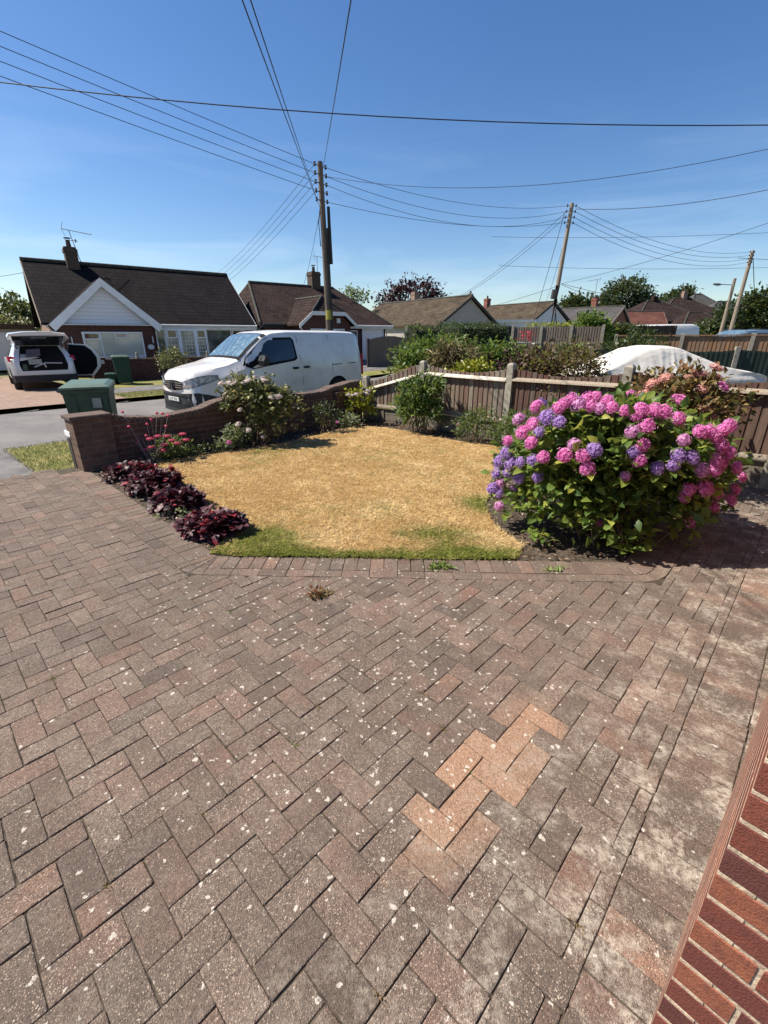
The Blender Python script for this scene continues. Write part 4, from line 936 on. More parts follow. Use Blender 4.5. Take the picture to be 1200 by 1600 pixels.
plant('variegated_plant', 'pale variegated plant between the red bloom and the big flowering shrub', 'plant', -2.22, 6.95, [(0, 0, .2, .13, .12, .12)], 30, 6, .03, .055, 'leaf_variegated', .5, True, 'green_stem', 8)
plant('trailing_plant', 'dark low plant trailing along the foot of the wall', 'plant', -2.72, 6.42, [(0, 0, .08, .25, .2, .08), (-.3, -.25, .05, .2, .15, .06)], 60, 6, .03, .04, 'leaf_dark', .5, True, 'green_stem', 0)
# tall dry stems with seed heads
t = thing('seed_stalks', 'tall bare stalks with dark red seed heads in front of the left of the wall', 'dried flowers', (-3.15, 5.98, 0)); mb = MB(); hdm = MB()
for (dx, h) in ((-.28, .72), (-.24, .52), (.0, .55), (.08, .62), (.12, .70), (.2, .68), (.28, .66), (-.05, .4), (.25, .52), (-.2, .3)):
    top = Vector((dx + random.gauss(0, .02), random.gauss(0, .05), h)); mb.tube([(dx * .2, 0, -.05), Vector((dx * .6, 0, h * .5)), top], [.004, .0035, .0025], 5)
    hdm = MB(); hdm.loft([[(top.x + r_ * math.cos(a) * (1 + .25 * math.sin(3 * a + dx * 9)), top.y + r_ * math.sin(a), top.z + dz) for a in [math.pi * k / 5 for k in range(10)]] for r_, dz in ((.004, -.016), (.015, -.010), (.021, .002), (.014, .012), (.004, .018))]); hdm.build('seed_head', 'petal_sedum', t, uv=False)
for _ in range(16):
    a = random.random() * 6; mb.tube([(random.gauss(0, .05), 0, 0), (math.cos(a) * .12, math.sin(a) * .08, .2), (math.cos(a) * .25, math.sin(a) * .1, .12 + .25 * random.random())], [.004, .003, .002], 4)
mb.build('stalks', 'lilac_stem', t, uv=False)
# purple heucheras
for i, (x, y, rx, ry, h, lab) in enumerate([(-1.52, 3.68, .32, .25, .11, 'purple heuchera clump nearest the paving corner, largest of the row'), (-2.10, 4.30, .29, .24, .10, 'purple heuchera clump second from the paving corner, with red leaves'), (-2.58, 4.83, .34, .27, .15, 'tall dark purple heuchera clump third from the paving corner'), (-3.15, 5.38, .33, .26, .09, 'reddish heuchera clump nearest the brick wall')]):
    plant('heuchera', lab, 'heuchera', x, y, [(0, 0, h * .62, rx * .8, ry * .8, h * .6), (rx * .3, .03, h * .8, rx * .5, ry * .5, h * .45), (-rx * .3, 0, h * .6, rx * .5, ry * .5, h * .4)], 165, 6, .026, .062, 'leaf_heuchera', .95, True, 'stem', 8, None, 'purple heucheras along the paving edge', sr=.003, up=1.6, rough=.15, droop=.35, tvar=.5, zmin=.0)
plant('ground_plant', 'tiny green and white rosette between the heucheras and the paving', 'plant', -2.02, 3.95 + .1, [(0, 0, .03, .12, .08, .03)], 14, 6, .02, .035, 'leaf_variegated', .6, True, None, 0)

# ------------------------------------------------------------ neighbour's planting beyond the fence
plant('mixed_hedge', 'green hedge with tall tan grasses beyond the fence, nearest the van', 'hedge', 1.15, 11.9, [(0, 0, .92, .85, .6, .62), (.55, .1, 1.0, .6, .5, .50), (-.35, 0, .65, .5, .5, .55), (.1, 0, .5, .9, .6, .5)], 900, 8, .08, .12, 'leaf_laurel', .35, False, 'stem', 20)
plant('tan_grass', 'tall tan grass growing through the mixed hedge', 'grass', 1.75, 11.2, [(0, 0, .80, .42, .25, .52), (-.35, .0, .88, .3, .2, .50)], 260, 8, .07, .22, 'leaf_tan', .12, False, 'stem', 20, droop=.6)
plant('laurel', 'rounded glossy green laurel beyond the second fence panel', 'laurel', 2.85, 11.6, [(0, 0, .82, .8, .6, .54), (-.4, 0, .86, .5, .5, .48), (.45, 0, .72, .5, .5, .5), (0, 0, .4, .8, .5, .4)], 800, 8, .07, .12, 'leaf_laurel', .45, False, 'stem', 15)
plant('lime_shrub', 'bright yellow green low bush peeping over the fence', 'shrub', 1.95, 10.1, [(0, 0, .85, .40, .2, .26), (-.3, 0, .7, .3, .2, .2)], 170, 7, .05, .08, 'leaf_lime', .5, False, 'stem', 8)
plant('lime_shrub', 'yellow green tuft beside the mixed hedge and the road', 'shrub', .48, 11.4, [(0, 0, .45, .16, .15, .45)], 60, 6, .04, .07, 'leaf_lime', .5, False, 'stem', 5)
plant('berry_bush', 'brown and red leaved bush hanging over the third fence panel', 'bush', 3.38, 8.6, [(0, 0, 1.0, .66, .5, .48), (-.55, .1, .95, .5, .4, .42), (.25, -.1, .85, .38, .35, .36), (0, 0, .5, .8, .5, .5)], 620, 7, .07, .075, 'leaf_brownred', .5, False, 'stem', 60, shell=.6, rough=.2)
plant('berry_bush', 'dark green and red bush behind the second fence post', 'bush', 2.55, 8.9, [(0, 0, .95, .5, .35, .38), (.3, 0, .7, .5, .35, .4)], 240, 7, .06, .075, 'leaf_purple', .5, False, 'stem', 20, shell=.6)
plant('shrub', 'small dark shrub at the left end of the covered car', 'shrub', 3.92, 8.7, [(0, 0, .80, .16, .15, .26)], 32, 6, .05, .07, 'leaf_green', .45, False, 'stem', 15, shell=.5)
def box_hedge(name, label, x0, y0, x1, y1, wdt, h, m, n=3800, size=.07, z=0, rag=.05):
    a = Vector((x0, y0)); b = Vector((x1, y1)); L = (b - a).length; t = thing(name, label, 'hedge', (x0, y0, z), math.atan2(y1 - y0, x1 - x0))
    k = n; f = RNG.random(k); side_ = RNG.integers(0, 4, k); X = RNG.random(k) * L; Y = RNG.uniform(-wdt / 2, wdt / 2, k); Z = RNG.random(k) * h
    top = side_ == 0; fr = (side_ == 1) | (side_ == 2); en = side_ == 3
    Z = np.where(top, h, Z); Y = np.where(fr, -wdt / 2, Y); X = np.where(en, np.where(RNG.random(k) < .5, 0, L), X)
    out = np.stack([np.where(en, np.sign(X - L / 2), 0), np.where(fr, -1., 0), np.where(top, 1., 0)], 1)
    cl = wob(X * 1.3, Z * 2 + Y, 1.2, 4)
    P = np.stack([X, Y, Z], 1) + out * (RNG.normal(size=(k, 1)) * rag + rag * cl[:, None]); D = out * .7 + RNG.normal(size=(k, 3)) * .7
    V, F, T = leaves_geo(P, D, size * (.6 + .8 * RNG.random(k)), np.clip(.45 + .2 * cl + .2 * RNG.normal(size=k), 0, 1), .5, .2, RNG, .5, False)
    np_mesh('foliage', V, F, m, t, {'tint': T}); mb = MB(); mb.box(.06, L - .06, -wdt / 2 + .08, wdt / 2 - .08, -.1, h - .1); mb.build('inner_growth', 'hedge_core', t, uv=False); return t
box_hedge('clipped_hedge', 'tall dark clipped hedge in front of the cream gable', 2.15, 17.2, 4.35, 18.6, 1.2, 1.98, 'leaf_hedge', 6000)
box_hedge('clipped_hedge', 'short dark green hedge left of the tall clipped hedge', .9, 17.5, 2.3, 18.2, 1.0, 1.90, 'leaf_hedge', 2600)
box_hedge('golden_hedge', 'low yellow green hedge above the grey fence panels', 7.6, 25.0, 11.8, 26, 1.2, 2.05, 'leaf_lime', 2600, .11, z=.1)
plant('shrub', 'round bright green bush behind the grey fence by the leaning pole', 'shrub', 9.9, 23.5, [(0, 0, 1.95, .70, .6, .58), (.6, 0, 1.7, .5, .5, .5)], 300, 7, .12, .16, 'leaf_laurel', .5, False, 'stem', 0)
plant('shrub', 'dark ivy covered bush right of the bright green bush', 'shrub', 12.3, 25.2, [(0, 0, 1.70, 1.5, .6, .36)], 300, 7, .1, .14, 'leaf_hedge', .5, False, 'stem', 0)
plant('shrub', 'dark green pointed bush beside the brown fence above the covered car', 'shrub', 8.9, 16.6, [(0, 0, .98, .85, .6, .60), (-.7, 0, .95, .6, .5, .45)], 330, 8, .09, .14, 'leaf_hedge', .3, False, 'stem', 10)
plant('shrub', 'small green bush at the left of the covered car', 'shrub', 6.1, 15.4, [(0, 0, .95, .6, .5, .38)], 150, 7, .08, .11, 'leaf_green', .4, False, 'stem', 6)
plant('shrub', 'green shrub in the front garden over the road behind the blue car', 'shrub', -7.75, 17.3, [(0, 0, .75, .5, .4, .42)], 160, 7, .07, .09, 'leaf_olive', .4, False, 'stem', 6)

# ------------------------------------------------------------ trees
def tree(label, x, y, h, blobs, m, ncl, per=8, size=.3, cr=.22, trunk=.2, name='tree', group=None, z=None):
    z0 = rise(x, y) - .3 if z is None else z; t = thing(name, label, 'tree', (x, y, z0), 0, group)
    fo, C = foliage('crown', blobs, ncl, per, cr, size, m, t, .55, False, .3, .6, shell=.7, rough=.14)
    mb = MB(); top = min(b[2] for b in blobs); mb.tube([(0, 0, -.1), (trunk * .3, 0, top * .6), (0, 0, top * 1.1)], [trunk, trunk * .75, trunk * .5], 8)
    for b in blobs: mb.tube([(0, 0, top * .7), (b[0] * .5, b[1] * .5, (b[2] + top * .7) / 2), (b[0], b[1], b[2])], [trunk * .45, trunk * .3, trunk * .12], 6)
    for c in C[:26]: mb.tube([(0, 0, top), tuple(Vector(c) * .6 + Vector((0, 0, top * .3))), tuple(c)], [trunk * .16, trunk * .1, trunk * .04], 4)
    mb.build('trunk', 'bark', t, uv=False); return t
tree('purple leaved tree behind the cream gabled bungalow', 3.2, 56, 7, [(0, 0, 4.8, 3.2, 2.2, 1.9), (-2.4, 0, 4.2, 1.8, 1.5, 1.4), (2.3, 0, 4.3, 1.8, 1.5, 1.3), (0, 0, 3, 3.2, 2, 1.4)], 'leaf_purple', 520, 8, .35, .28, .22)
tree('small dark round tree behind the white gabled bungalow', 26.0, 66, 6, [(0, 0, 3.6, 2.4, 2.0, 1.7), (1.4, 0, 3.2, 1.5, 1.3, 1.2)], 'leaf_dark', 380, 8, .45, .35)
tree('big dark round tree rising behind the distant brick houses', 41, 84, 10, [(0, 0, 6.0, 3.7, 3, 2.6), (-3.0, 0, 4.6, 2.6, 2.4, 1.9), (3.2, 0, 4.7, 2.8, 2.4, 1.8), (6.6, 0, 3.8, 2.2, 2.0, 1.3), (0, 0, 3.4, 5, 3, 2.0)], 'leaf_dark', 1000, 8, .5, .42, .45)
tree('windswept dark pine above the distant brown roofs', 58, 100, 9, [(0, 0, 6.2, 1.7, 1.4, .9), (1.9, 0, 7.2, 1.5, 1.2, .8), (2.9, 0, 7.9, 1.2, 1, .5), (-1.9, 0, 5.4, 1.6, 1.3, .9)], 'leaf_dark', 300, 8, .6, .5, .4)
tree('tall dark tree at the right edge by the leaning poles', 40.4, 49, 8, [(0, 0, 3.9, 2.5, 2.4, 2.3), (-3.0, 0, 3.0, 1.9, 2.0, 1.9), (3.2, 0, 6.0, 2.8, 2.4, 2.8), (-5.3, 0, 2.3, 1.8, 1.6, 1.5), (0, 0, 2.2, 4.5, 2.5, 2)], 'leaf_dark', 1300, 8, .42, .36, .35)
tree('low green tree in front of the distant brown houses', 33.0, 50, 4, [(0, 0, 1.1, 1.6, 1.3, .85), (1.4, 0, .9, 1.2, 1.0, .8), (-1.6, 0, .8, 1.2, 1.0, .6)], 'leaf_hedge', 320, 8, .32, .26, .15)
tree('dark round tree at the far left behind the willow', -31, 40, 6, [(0, 0, 3.0, 2.0, 2, 1.35), (1.8, 0, 2.5, 1.7, 1.6, 1.2), (-2.4, 0, 2.2, 2, 2, 1.2), (0, 0, 1.5, 3.6, 2, 1.2)], 'leaf_dark', 520, 8, .32, .25)
tree('pale green willow at the left edge behind the house', -26.5, 31, 5, [(0, 0, 1.7, 1.9, 1.6, 1.2), (-2.0, 0, 1.9, 1.7, 1.4, 1.2), (2.1, 0, 1.4, 1.6, 1.4, 1.0), (0, 0, 1.4, 3, 1.6, 1.1)], 'leaf_willow', 620, 8, .24, .2)
tree('bushy green tree between the willow and the left house', -22.2, 29, 3, [(0, 0, 1.7, 1.3, 1.2, 1.0), (.6, 0, 1.2, 1.2, 1, .9)], 'leaf_olive', 260, 8, .2, .16)
tree('distant treetop just above the ridge of the middle bungalow', -3.3, 50, 5, [(0, 0, 5.0, .7, .8, .55), (1.0, 0, 4.8, .8, .8, .5)], 'leaf_green', 60, 8, .25, .22, .1)
# ------------------------------------------------------------ vehicles
def interp(st, x):
    if x <= st[0][0]: return st[0]
    for a, b in zip(st, st[1:]):
        if x <= b[0]: k = (x - a[0]) / (b[0] - a[0]); return tuple(p + (q - p) * k for p, q in zip(a, b))
    return st[-1]
def vring(s):
    x, zb, zl, zt, wl, wb, wt = s
    h = [(wl * .90, zb), (wl * .985, zb + .06), (wl, zb + .16), (wl + (wb - wl) * .5, zb + .16 + (zl - zb - .16) * .5), (wb, zl), (wb + (wt - wb) * .45, zl + (zt - .12 - zl) * .5), (wt, zt - .11), (wt - .045, zt - .045), (wt - .13, zt - .010), (wt * .5, zt + .006)]
    return [(x, -y, z) for y, z in h] + [(x, 0, zt + .012)] + [(x, y, z) for y, z in h[::-1]]
def sidey(st, x, z):
    x_, zb, zl, zt, wl, wb, wt = interp(st, x); p = [(zb, wl * .9), (zb + .06, wl * .985), (zb + .16, wl), (zl, wb), (zl + (zt - .12 - zl) * .5, wb + (wt - wb) * .45), (zt - .11, wt), (zt - .045, wt - .045)]
    for (a, u), (b, v) in zip(p, p[1:]):
        if z <= b: return u + (v - u) * max(0, (z - a) / max(1e-4, b - a))
    return p[-1][1]
def body(st, m, parent, n=3):
    xs = []
    for a, b in zip(st, st[1:]):
        for i in range(n): xs.append(a[0] + (b[0] - a[0]) * i / n)
    xs.append(st[-1][0]); mb = MB(); mb.loft([vring(interp(st, x)) for x in xs]); return mb.build('body', m, parent, smooth=True, angle=32)
def sidepatch(name, st, poly, m, parent, sides=(-1, 1), off=.006, thick=.0):
    for s in sides:
        mb = MB()
        # dense fan so that the patch follows the side
        cx = sum(p[0] for p in poly) / len(poly); cz = sum(p[1] for p in poly) / len(poly); pts = []
        for i in range(len(poly)):
            a, b = poly[i], poly[(i + 1) % len(poly)]
            for k in range(3): pts.append((a[0] + (b[0] - a[0]) * k / 3, a[1] + (b[1] - a[1]) * k / 3))
        rings = []
        vs = []; n = len(pts)
        for f in (1, .5): 
            for x, z in pts: X, Z = cx + (x - cx) * f, cz + (z - cz) * f; vs.append((X, s * (sidey(st, X, Z) + off), Z))
        vs.append((cx, s * (sidey(st, cx, cz) + off), cz))
        fs = [(i, (i + 1) % n, n + (i + 1) % n, n + i) for i in range(n)] + [(n + i, n + (i + 1) % n, 2 * n) for i in range(n)]
        mb.add(vs, fs); o = mb.build(name, m, parent, smooth=True)
    return o
def toppatch(name, st, x0, x1, i0, i1, m, parent, off=.006, n=8, shrink=.0):
    mb = MB(); rings = []
    for k in range(n + 1):
        r_ = vring(interp(st, x0 + (x1 - x0) * k / n)); rings.append([Vector(q) for q in r_[i0:i1 + 1]])
    vs = [];
    for k in range(n + 1):
        d = (rings[min(k + 1, n)][len(rings[0]) // 2] - rings[max(k - 1, 0)][len(rings[0]) // 2]).normalized(); nrm = Vector((-d.z, 0, d.x)) 
        if nrm.z < 0: nrm = -nrm
        for q in rings[k]: vs.append((q + nrm * off)[:])
    w_ = i1 - i0 + 1; mb.add(vs, [(k * w_ + i, k * w_ + i + 1, (k + 1) * w_ + i + 1, (k + 1) * w_ + i) for k in range(n) for i in range(w_ - 1)]); return mb.build(name, m, parent, smooth=True)
def wrap(name, plan, z0, z1, m, parent, off=.012, lean=0, thick=.02):
    """panel following a plan outline (x,y) from z0 to z1"""
    mb = MB(); n = len(plan); vs = []
    zz = z0 if hasattr(z0, '__len__') else [z0] * n; z2 = z1 if hasattr(z1, '__len__') else [z1] * n
    for lev in range(2):
        for i, (x, y) in enumerate(plan):
            a, b = plan[max(i - 1, 0)], plan[min(i + 1, n - 1)]; d = Vector((b[0] - a[0], b[1] - a[1])).normalized(); nr = Vector((d.y, -d.x)) * -1
            if nr.dot(Vector((x - 1.6, y))) < 0: nr = -nr
            o = off; vs.append((x + nr.x * o + (lean if lev else 0), y + nr.y * o, (zz[i], z2[i])[lev]))
    for lev in range(2):
        for i in range(n): v_ = vs[lev * n + i]; p = plan[i]; vs.append((v_[0] + (.03 if True else 0), v_[1] * .97, v_[2]))
    fs = [(i, i + 1, n + i + 1, n + i) for i in range(n - 1)] + [(n + i, n + i + 1, 3 * n + i + 1, 3 * n + i) for i in range(n - 1)] + [(i, i + 1, 2 * n + i + 1, 2 * n + i) for i in range(n - 1)] + [(0, n, 3 * n, 2 * n), (n - 1, 2 * n - 1, 4 * n - 1, 3 * n - 1)]
    mb.add(vs, fs); return mb.build(name, m, parent, smooth=True, angle=40)
def wheel(parent, x, y, s, r=.33, w_=.2, spokes=5):
    wh = MB(); rings = []
    for (rr, dy) in ((r * .62, 0), (r * .94, 0), (r, .03), (r, w_ - .03), (r * .94, w_), (r * .62, w_)):
        rings.append([(x + rr * math.cos(2 * math.pi * k / 28), y - s * dy * 1.0, r + rr * math.sin(2 * math.pi * k / 28)) for k in range(28)])
    wh.loft(rings, cap=False); t_ = wh.build('wheel', 'rubber', parent, smooth=True, uv=False)
    rm = MB(); yy = y - s * .012
    for k in range(spokes):
        a = 2 * math.pi * k / spokes + .3; d = Vector((math.cos(a), 0, math.sin(a))); q = Vector((-d.z, 0, d.x)); c = Vector((x, yy, r)); e = []
        for f, g_ in ((.10, .10), (.62, .17), (.62, -.17), (.10, -.10)): e.append((c + d * r * f + q * r * g_)[:])
        rm.add(e + [(v_[0], v_[1] - s * .03, v_[2]) for v_ in e], [(0, 1, 2, 3), (7, 6, 5, 4), (0, 4, 5, 1), (1, 5, 6, 2), (2, 6, 7, 3), (3, 7, 4, 0)])
    rings = [[(x + rr * math.cos(2 * math.pi * k / 24), yy - s * dy, r + rr * math.sin(2 * math.pi * k / 24)) for k in range(24)] for rr, dy in ((r * .66, .0), (r * .60, .0), (r * .58, .04))]
    rm.loft(rings, cap=False); rm.build('rim', 'rim_metal', t_, smooth=True, uv=False)
    bk = MB(); bk.loft([[(x + r * .63 * math.cos(2 * math.pi * k / 24), yy - s * .06, r + r * .63 * math.sin(2 * math.pi * k / 24)) for k in range(24)], [(x + r * .6 * math.cos(2 * math.pi * k / 24), yy - s * .09, r + r * .6 * math.sin(2 * math.pi * k / 24)) for k in range(24)]]); bk.build('brake_disc', 'gap_black', t_, uv=False)
def archpoly(x, r, zb): return [(x + r * math.cos(a), max(zb, .34 + r * math.sin(a))) for a in [math.pi * k / 12 for k in range(13)]] + [(x - r, zb), (x + r, zb)]
def streetobj(s, n, z, dirv=1): p = SN(s, n); return (p.x, p.y, z)
YAWU = math.atan2(UU.y, UU.x)
def van():
    p = SN(3.22, 4.16); t = thing('van', 'white panel van with black bumper parked in the road behind the brick wall', 'van', (p.x, p.y, -.155), YAWU)
    st = [(0, .36, .62, .86, .62, .58, .50), (.05, .27, .66, .96, .78, .75, .62), (.20, .22, .74, 1.05, .91, .89, .74), (.55, .20, .84, 1.13, .955, .945, .82), (.95, .20, .98, 1.20, .96, .955, .86), (1.28, .20, 1.06, 1.30, .96, .96, .84),
          (1.60, .20, 1.10, 1.55, .96, .96, .80), (1.95, .20, 1.12, 1.79, .96, .96, .79), (2.25, .20, 1.12, 1.895, .96, .96, .79), (2.7, .20, 1.12, 1.93, .96, .96, .80), (4.6, .20, 1.12, 1.93, .96, .96, .80), (5.10, .24, 1.12, 1.91, .955, .95, .79), (5.27, .30, 1.12, 1.86, .92, .90, .73), (5.32, .36, 1.10, 1.78, .86, .84, .66)]
    body(st, 'van_paint', t, 3)
    toppatch('windscreen', st, 1.31, 2.06, 8, 12, 'windscreen', t, .008)
    toppatch('screen_seal', st, 1.25, 2.12, 7, 13, 'gap_black', t, .004)
    sidepatch('window', st, [(1.30, 1.13), (1.42, 1.30), (1.93, 1.70), (2.10, 1.755), (2.80, 1.765), (2.87, 1.70), (2.90, 1.25), (2.80, 1.20), (2.1, 1.12), (1.55, 1.05)], 'gap_black', t, off=.005)
    sidepatch('door_glass', st, [(1.70, 1.18), (1.98, 1.62), (2.12, 1.70), (2.78, 1.715), (2.82, 1.66), (2.84, 1.29), (2.76, 1.245), (2.1, 1.18)], 'glass', t, off=.009)
    # panel gaps: thin recess lines
    def gap(name, pts, wd=.011):
        mb = MB()
        for s in (-1, 1):
            for (x0, z0), (x1, z1) in zip(pts, pts[1:]):
                d = Vector((x1 - x0, z1 - z0)).normalized(); q = Vector((-d.y, d.x)) * wd / 2
                mb.add([(x0 + q.x, s * (sidey(st, x0, z0) + .003), z0 + q.y), (x1 + q.x, s * (sidey(st, x1, z1) + .003), z1 + q.y), (x1 - q.x, s * (sidey(st, x1, z1) + .003), z1 - q.y), (x0 - q.x, s * (sidey(st, x0, z0) + .003), z0 - q.y)], [(0, 1, 2, 3)])
        mb.build(name, 'gap_black', t)
    gap('door_gap', [(2.98, 1.80), (2.99, 1.2), (3.02, .7), (3.06, .30)]); gap('door_gap', [(1.46, 1.07), (1.47, .8), (1.55, .55)], .006); gap('door_gap', [(4.05, 1.82), (4.08, 1.1), (4.10, .30)])
    gap('slide_rail', [(4.10, 1.05), (5.0, 1.07)], .022); gap('sill_gap', [(1.85, .29), (3.9, .29)], .006)
    gap('side_crease', [(1.5, .50), (2.4, .46), (3.9, .47)], .004)
    for (x, z) in ((2.80, 1.02), (3.16, 1.03)):
        mb = MB()
        for s in (-1, 1):
            y = sidey(st, x, z); mb.loft([[(x + dx, s * (y + dy), z + dz) for dx, dz in ((-.11, 0), (-.07, .028), (.07, .028), (.11, 0), (.07, -.028), (-.07, -.028))] for dy in (0, .022)])
        mb.build('door_handle', 'black_plastic', t)
    plan = [(1.0, -.955), (.60, -.955), (.32, -.93), (.13, -.85), (.03, -.68), (-.01, -.40), (-.025, 0), (-.01, .40), (.03, .68), (.13, .85), (.32, .93), (.60, .955), (1.0, .955)]
    wrap('bumper', [(.78, -.955), (.66, -.955)] + plan[2:-2] + [(.66, .955), (.78, .955)], .19, [.30, .46, .55, .60, .585, .565, .56, .565, .585, .60, .55, .46, .30], 'black_plastic', t, .02)
    wrap('bumper_lip', plan[3:-3], .14, .20, 'black_plastic', t, .035)
    for k in range(4): wrap('bumper_slat', plan[4:-4], .225 + k * .032, .235 + k * .032, 'gap_black', t, .026)
    wrap('bumper_slat', plan[4:-4], .485, .525, 'gap_black', t, .026)
    for s in (1, -1):
        pl = [(x, y * s) for x, y in [(.02, .60), (.07, .75), (.16, .87)]]
        if s < 0: pl = pl[::-1]
        for k in range(3): wrap('vent', pl, .25 + .05 * k, .275 + .05 * k, 'gap_black', t, .027)
        pl = [(x, y * s) for x, y in [(-.005, .46), (.02, .60), (.07, .74), (.17, .86), (.36, .925), (.60, .95)]]
        wrap('headlight', pl, [.70, .70, .72, .76, .82, .90], [.82, .86, .90, .94, .965, .955], 'lamp_glass', t, .012)
        wrap('headlight_surround', pl, [.69, .69, .71, .75, .81, .89], [.83, .87, .91, .95, .975, .965], 'gap_black', t, .006)
        wrap('indicator', pl[:3], [.70, .70, .72], [.745, .75, .77], 'chrome', t, .018)
    g_ = [(-.008, -.42), (-.022, -.2), (-.026, 0), (-.022, .2), (-.008, .42)]
    gr = wrap('grille', g_, [.66, .63, .62, .63, .66], [.82, .84, .85, .84, .82], 'gap_black', t, .010)
    for k in range(3): wrap('grille_bar', g_, [.69 + .05 * k] * 5, [.70 + .05 * k] * 5, 'chrome', gr, .018)
    em = MB(); em.tube([(-.055, .085 * math.cos(a), .74 + .085 * math.sin(a)) for a in [2 * math.pi * k / 20 for k in range(21)]], .010, 6, False); em.box(-.066, -.05, -.030, .030, .69, .80); em.box(-.066, -.05, -.055, .02, .755, .785); em.build('emblem', 'black_plastic', t)
    pt = MB(); pt.box(-.068, -.055, -.26, .26, .385, .475, .003); pl_ = pt.build('number_plate', 'plate_white', t)
    cu = bpy.data.curves.new('plate_text', 'FONT'); cu.body = 'LT71 7NL'; cu.size = .088; cu.align_x = 'CENTER'; cu.align_y = 'CENTER'; cu.extrude = .0006
    tmp = bpy.data.objects.new('plate_text', cu); COL.objects.link(tmp); dg = bpy.context.evaluated_depsgraph_get(); me = bpy.data.meshes.new_from_object(tmp.evaluated_get(dg)); bpy.data.objects.remove(tmp)
    me.materials.clear(); me.materials.append(mat('gap_black')); o = obj('plate_text', me, pl_); o.matrix_local = Matrix(((0, 0, -1, -.0695), (-1, 0, 0, 0), (0, 1, 0, .43), (0, 0, 0, 1)))
    for s in (-1, 1):   # mirrors
        mb = MB(); y = s * .99; mb.loft([[(1.75 + dx, y + s * dy, 1.24 + dz * sc) for dx, dz in ((-.05, -.12), (.07, -.13), (.09, .0), (.07, .13), (-.03, .13), (-.08, 0))] for dy, sc in ((0, .85), (.08, 1), (.20, .95), (.24, .6))])
        mb.box(1.72, 1.78, min(y - s * .06, y), max(y - s * .06, y), 1.13, 1.18); mb.build('mirror', 'black_plastic', t, smooth=True)
        for x in (.97, 4.28):
            sidepatch('wheel_arch', st, archpoly(x, .405, .205), 'gap_black', t, (s,), .004); wheel(t, x, s * (.965), s, .34, .22)
        mb = MB(); yy = .9; mb.box(5.27, 5.335, min(s * .80, s * .925), max(s * .80, s * .925), .72, 1.12, .01); mb.build('tail_light', 'tail_red', t)
        mb = MB(); mb.box(5.28, 5.34, min(s * .80, s * .915), max(s * .80, s * .915), 1.12, 1.30, .01); mb.build('tail_light', 'tail_red', t)
    mb = MB(); mb.tube([(2.35, 0, 1.9), (2.62, 0, 2.10)], [.008, .004], 6); mb.build('aerial', 'black_plastic', t)
    mb = MB(); mb.tube([(1.42, .5, 1.38), (1.33, -.05, 1.325)], .010, 5); mb.tube([(1.42, -.1, 1.39), (1.34, -.65, 1.33)], .010, 5); mb.build('wiper', 'gap_black', t)
    mb = MB(); mb.loft([[(5.18, -.86, .30), (5.40, -.80, .30), (5.40, .80, .30), (5.18, .86, .30)], [(5.18, -.86, .48), (5.40, -.80, .48), (5.40, .80, .48), (5.18, .86, .48)]]); mb.build('rear_bumper', 'black_plastic', t)
van()
def car(name, label, loc, rz, L=4.3, W=.88, H=1.48, m='blue_paint', hatch=True, parts=True, cat='car'):
    t = thing(name, label, cat, loc, rz); b = .92
    st = [(0, .38, .5, .62, W * .68, W * .66, W * .55), (.06, .27, .55, .70, W * .85, W * .83, W * .7), (.25, .22, .62, .78, W * .95, W * .93, W * .8), (.9, .2, .8, .95, W, W * .98, W * .86), (1.15, .2, .9, 1.02, W, W, W * .84),
          (1.55, .2, b, H * .88, W, W, W * .72), (1.95, .2, b, H * .985, W, W, W * .70), (2.6, .2, b + .02, H, W, W, W * .70), (L - .85 if hatch else L - 1.2, .2, b + .04, H * .97, W, W, W * .69), (L - .25 if hatch else L - .7, .24, b + .04, (1.14 if hatch else 1.05), W * .97, W * .95, W * .72), (L - .04, .3, .8, .98, W * .9, W * .88, W * .68), (L, .38, .7, .85, W * .8, W * .78, W * .6)]
    body(st, m, t, 3); toppatch('windscreen', st, 1.20, 1.85, 7, 13, 'windscreen', t, .006); toppatch('rear_window', st, L - .82, L - .32, 8, 12, 'glass', t, .006)
    zt = H - .13; sidepatch('window', st, [(1.35, b + .03), (1.75, zt - .05), (2.1, zt), (2.42, zt), (2.42, b + .04)], 'glass', t); sidepatch('window', st, [(2.48, b + .04), (2.48, zt), (3.0, zt), (L - .95, zt - .06), (L - .75, b + .08)], 'glass', t)
    for s in (-1, 1):
        for x in (.82, L - .8): sidepatch('wheel_arch', st, archpoly(x, .375, .21), 'gap_black', t, (s,), .004); wheel(t, x, s * (W + .005), s, .31, .2)
        mb = MB(); mb.loft([[(1.5 + dx, s * (W + dy), .98 + dz) for dx, dz in ((-.04, -.07), (.06, -.07), (.06, .07), (-.04, .05))] for dy in (0, .16)]); mb.build('mirror', m, t)
    pl = [(.10, -.74 * W / .88), (.0, -.5), (0, -.3)]; wrap('headlight', pl, .55, .66, 'lamp_glass', t, .01); wrap('headlight', [(x, -y) for x, y in pl[::-1]], .55, .66, 'lamp_glass', t, .01)
    mb = MB(); mb.box(L - .03, L + .02, -.75, -.55, .68, .84); mb.build('tail_light', 'tail_red', t); mb = MB(); mb.box(L - .03, L + .02, .55, .75, .68, .84); mb.build('tail_light', 'tail_red', t)
    mb = MB(); 
    for s in (-1, 1): mb.tube([(1.9, s * W * .62, H - .02), (2.1, s * W * .62, H + .03), (L - 1.2, s * W * .62, H + .01), (L - 1.0, s * W * .62, H - .04)], .012, 5)
    mb.build('roof_rail', 'chrome', t); return t
car('car', 'dark blue car half hidden behind the bonnet of the white van', (SN(5.0, 6.75).x, SN(5.0, 6.75).y, -.155), YAWU, m='blue_paint')
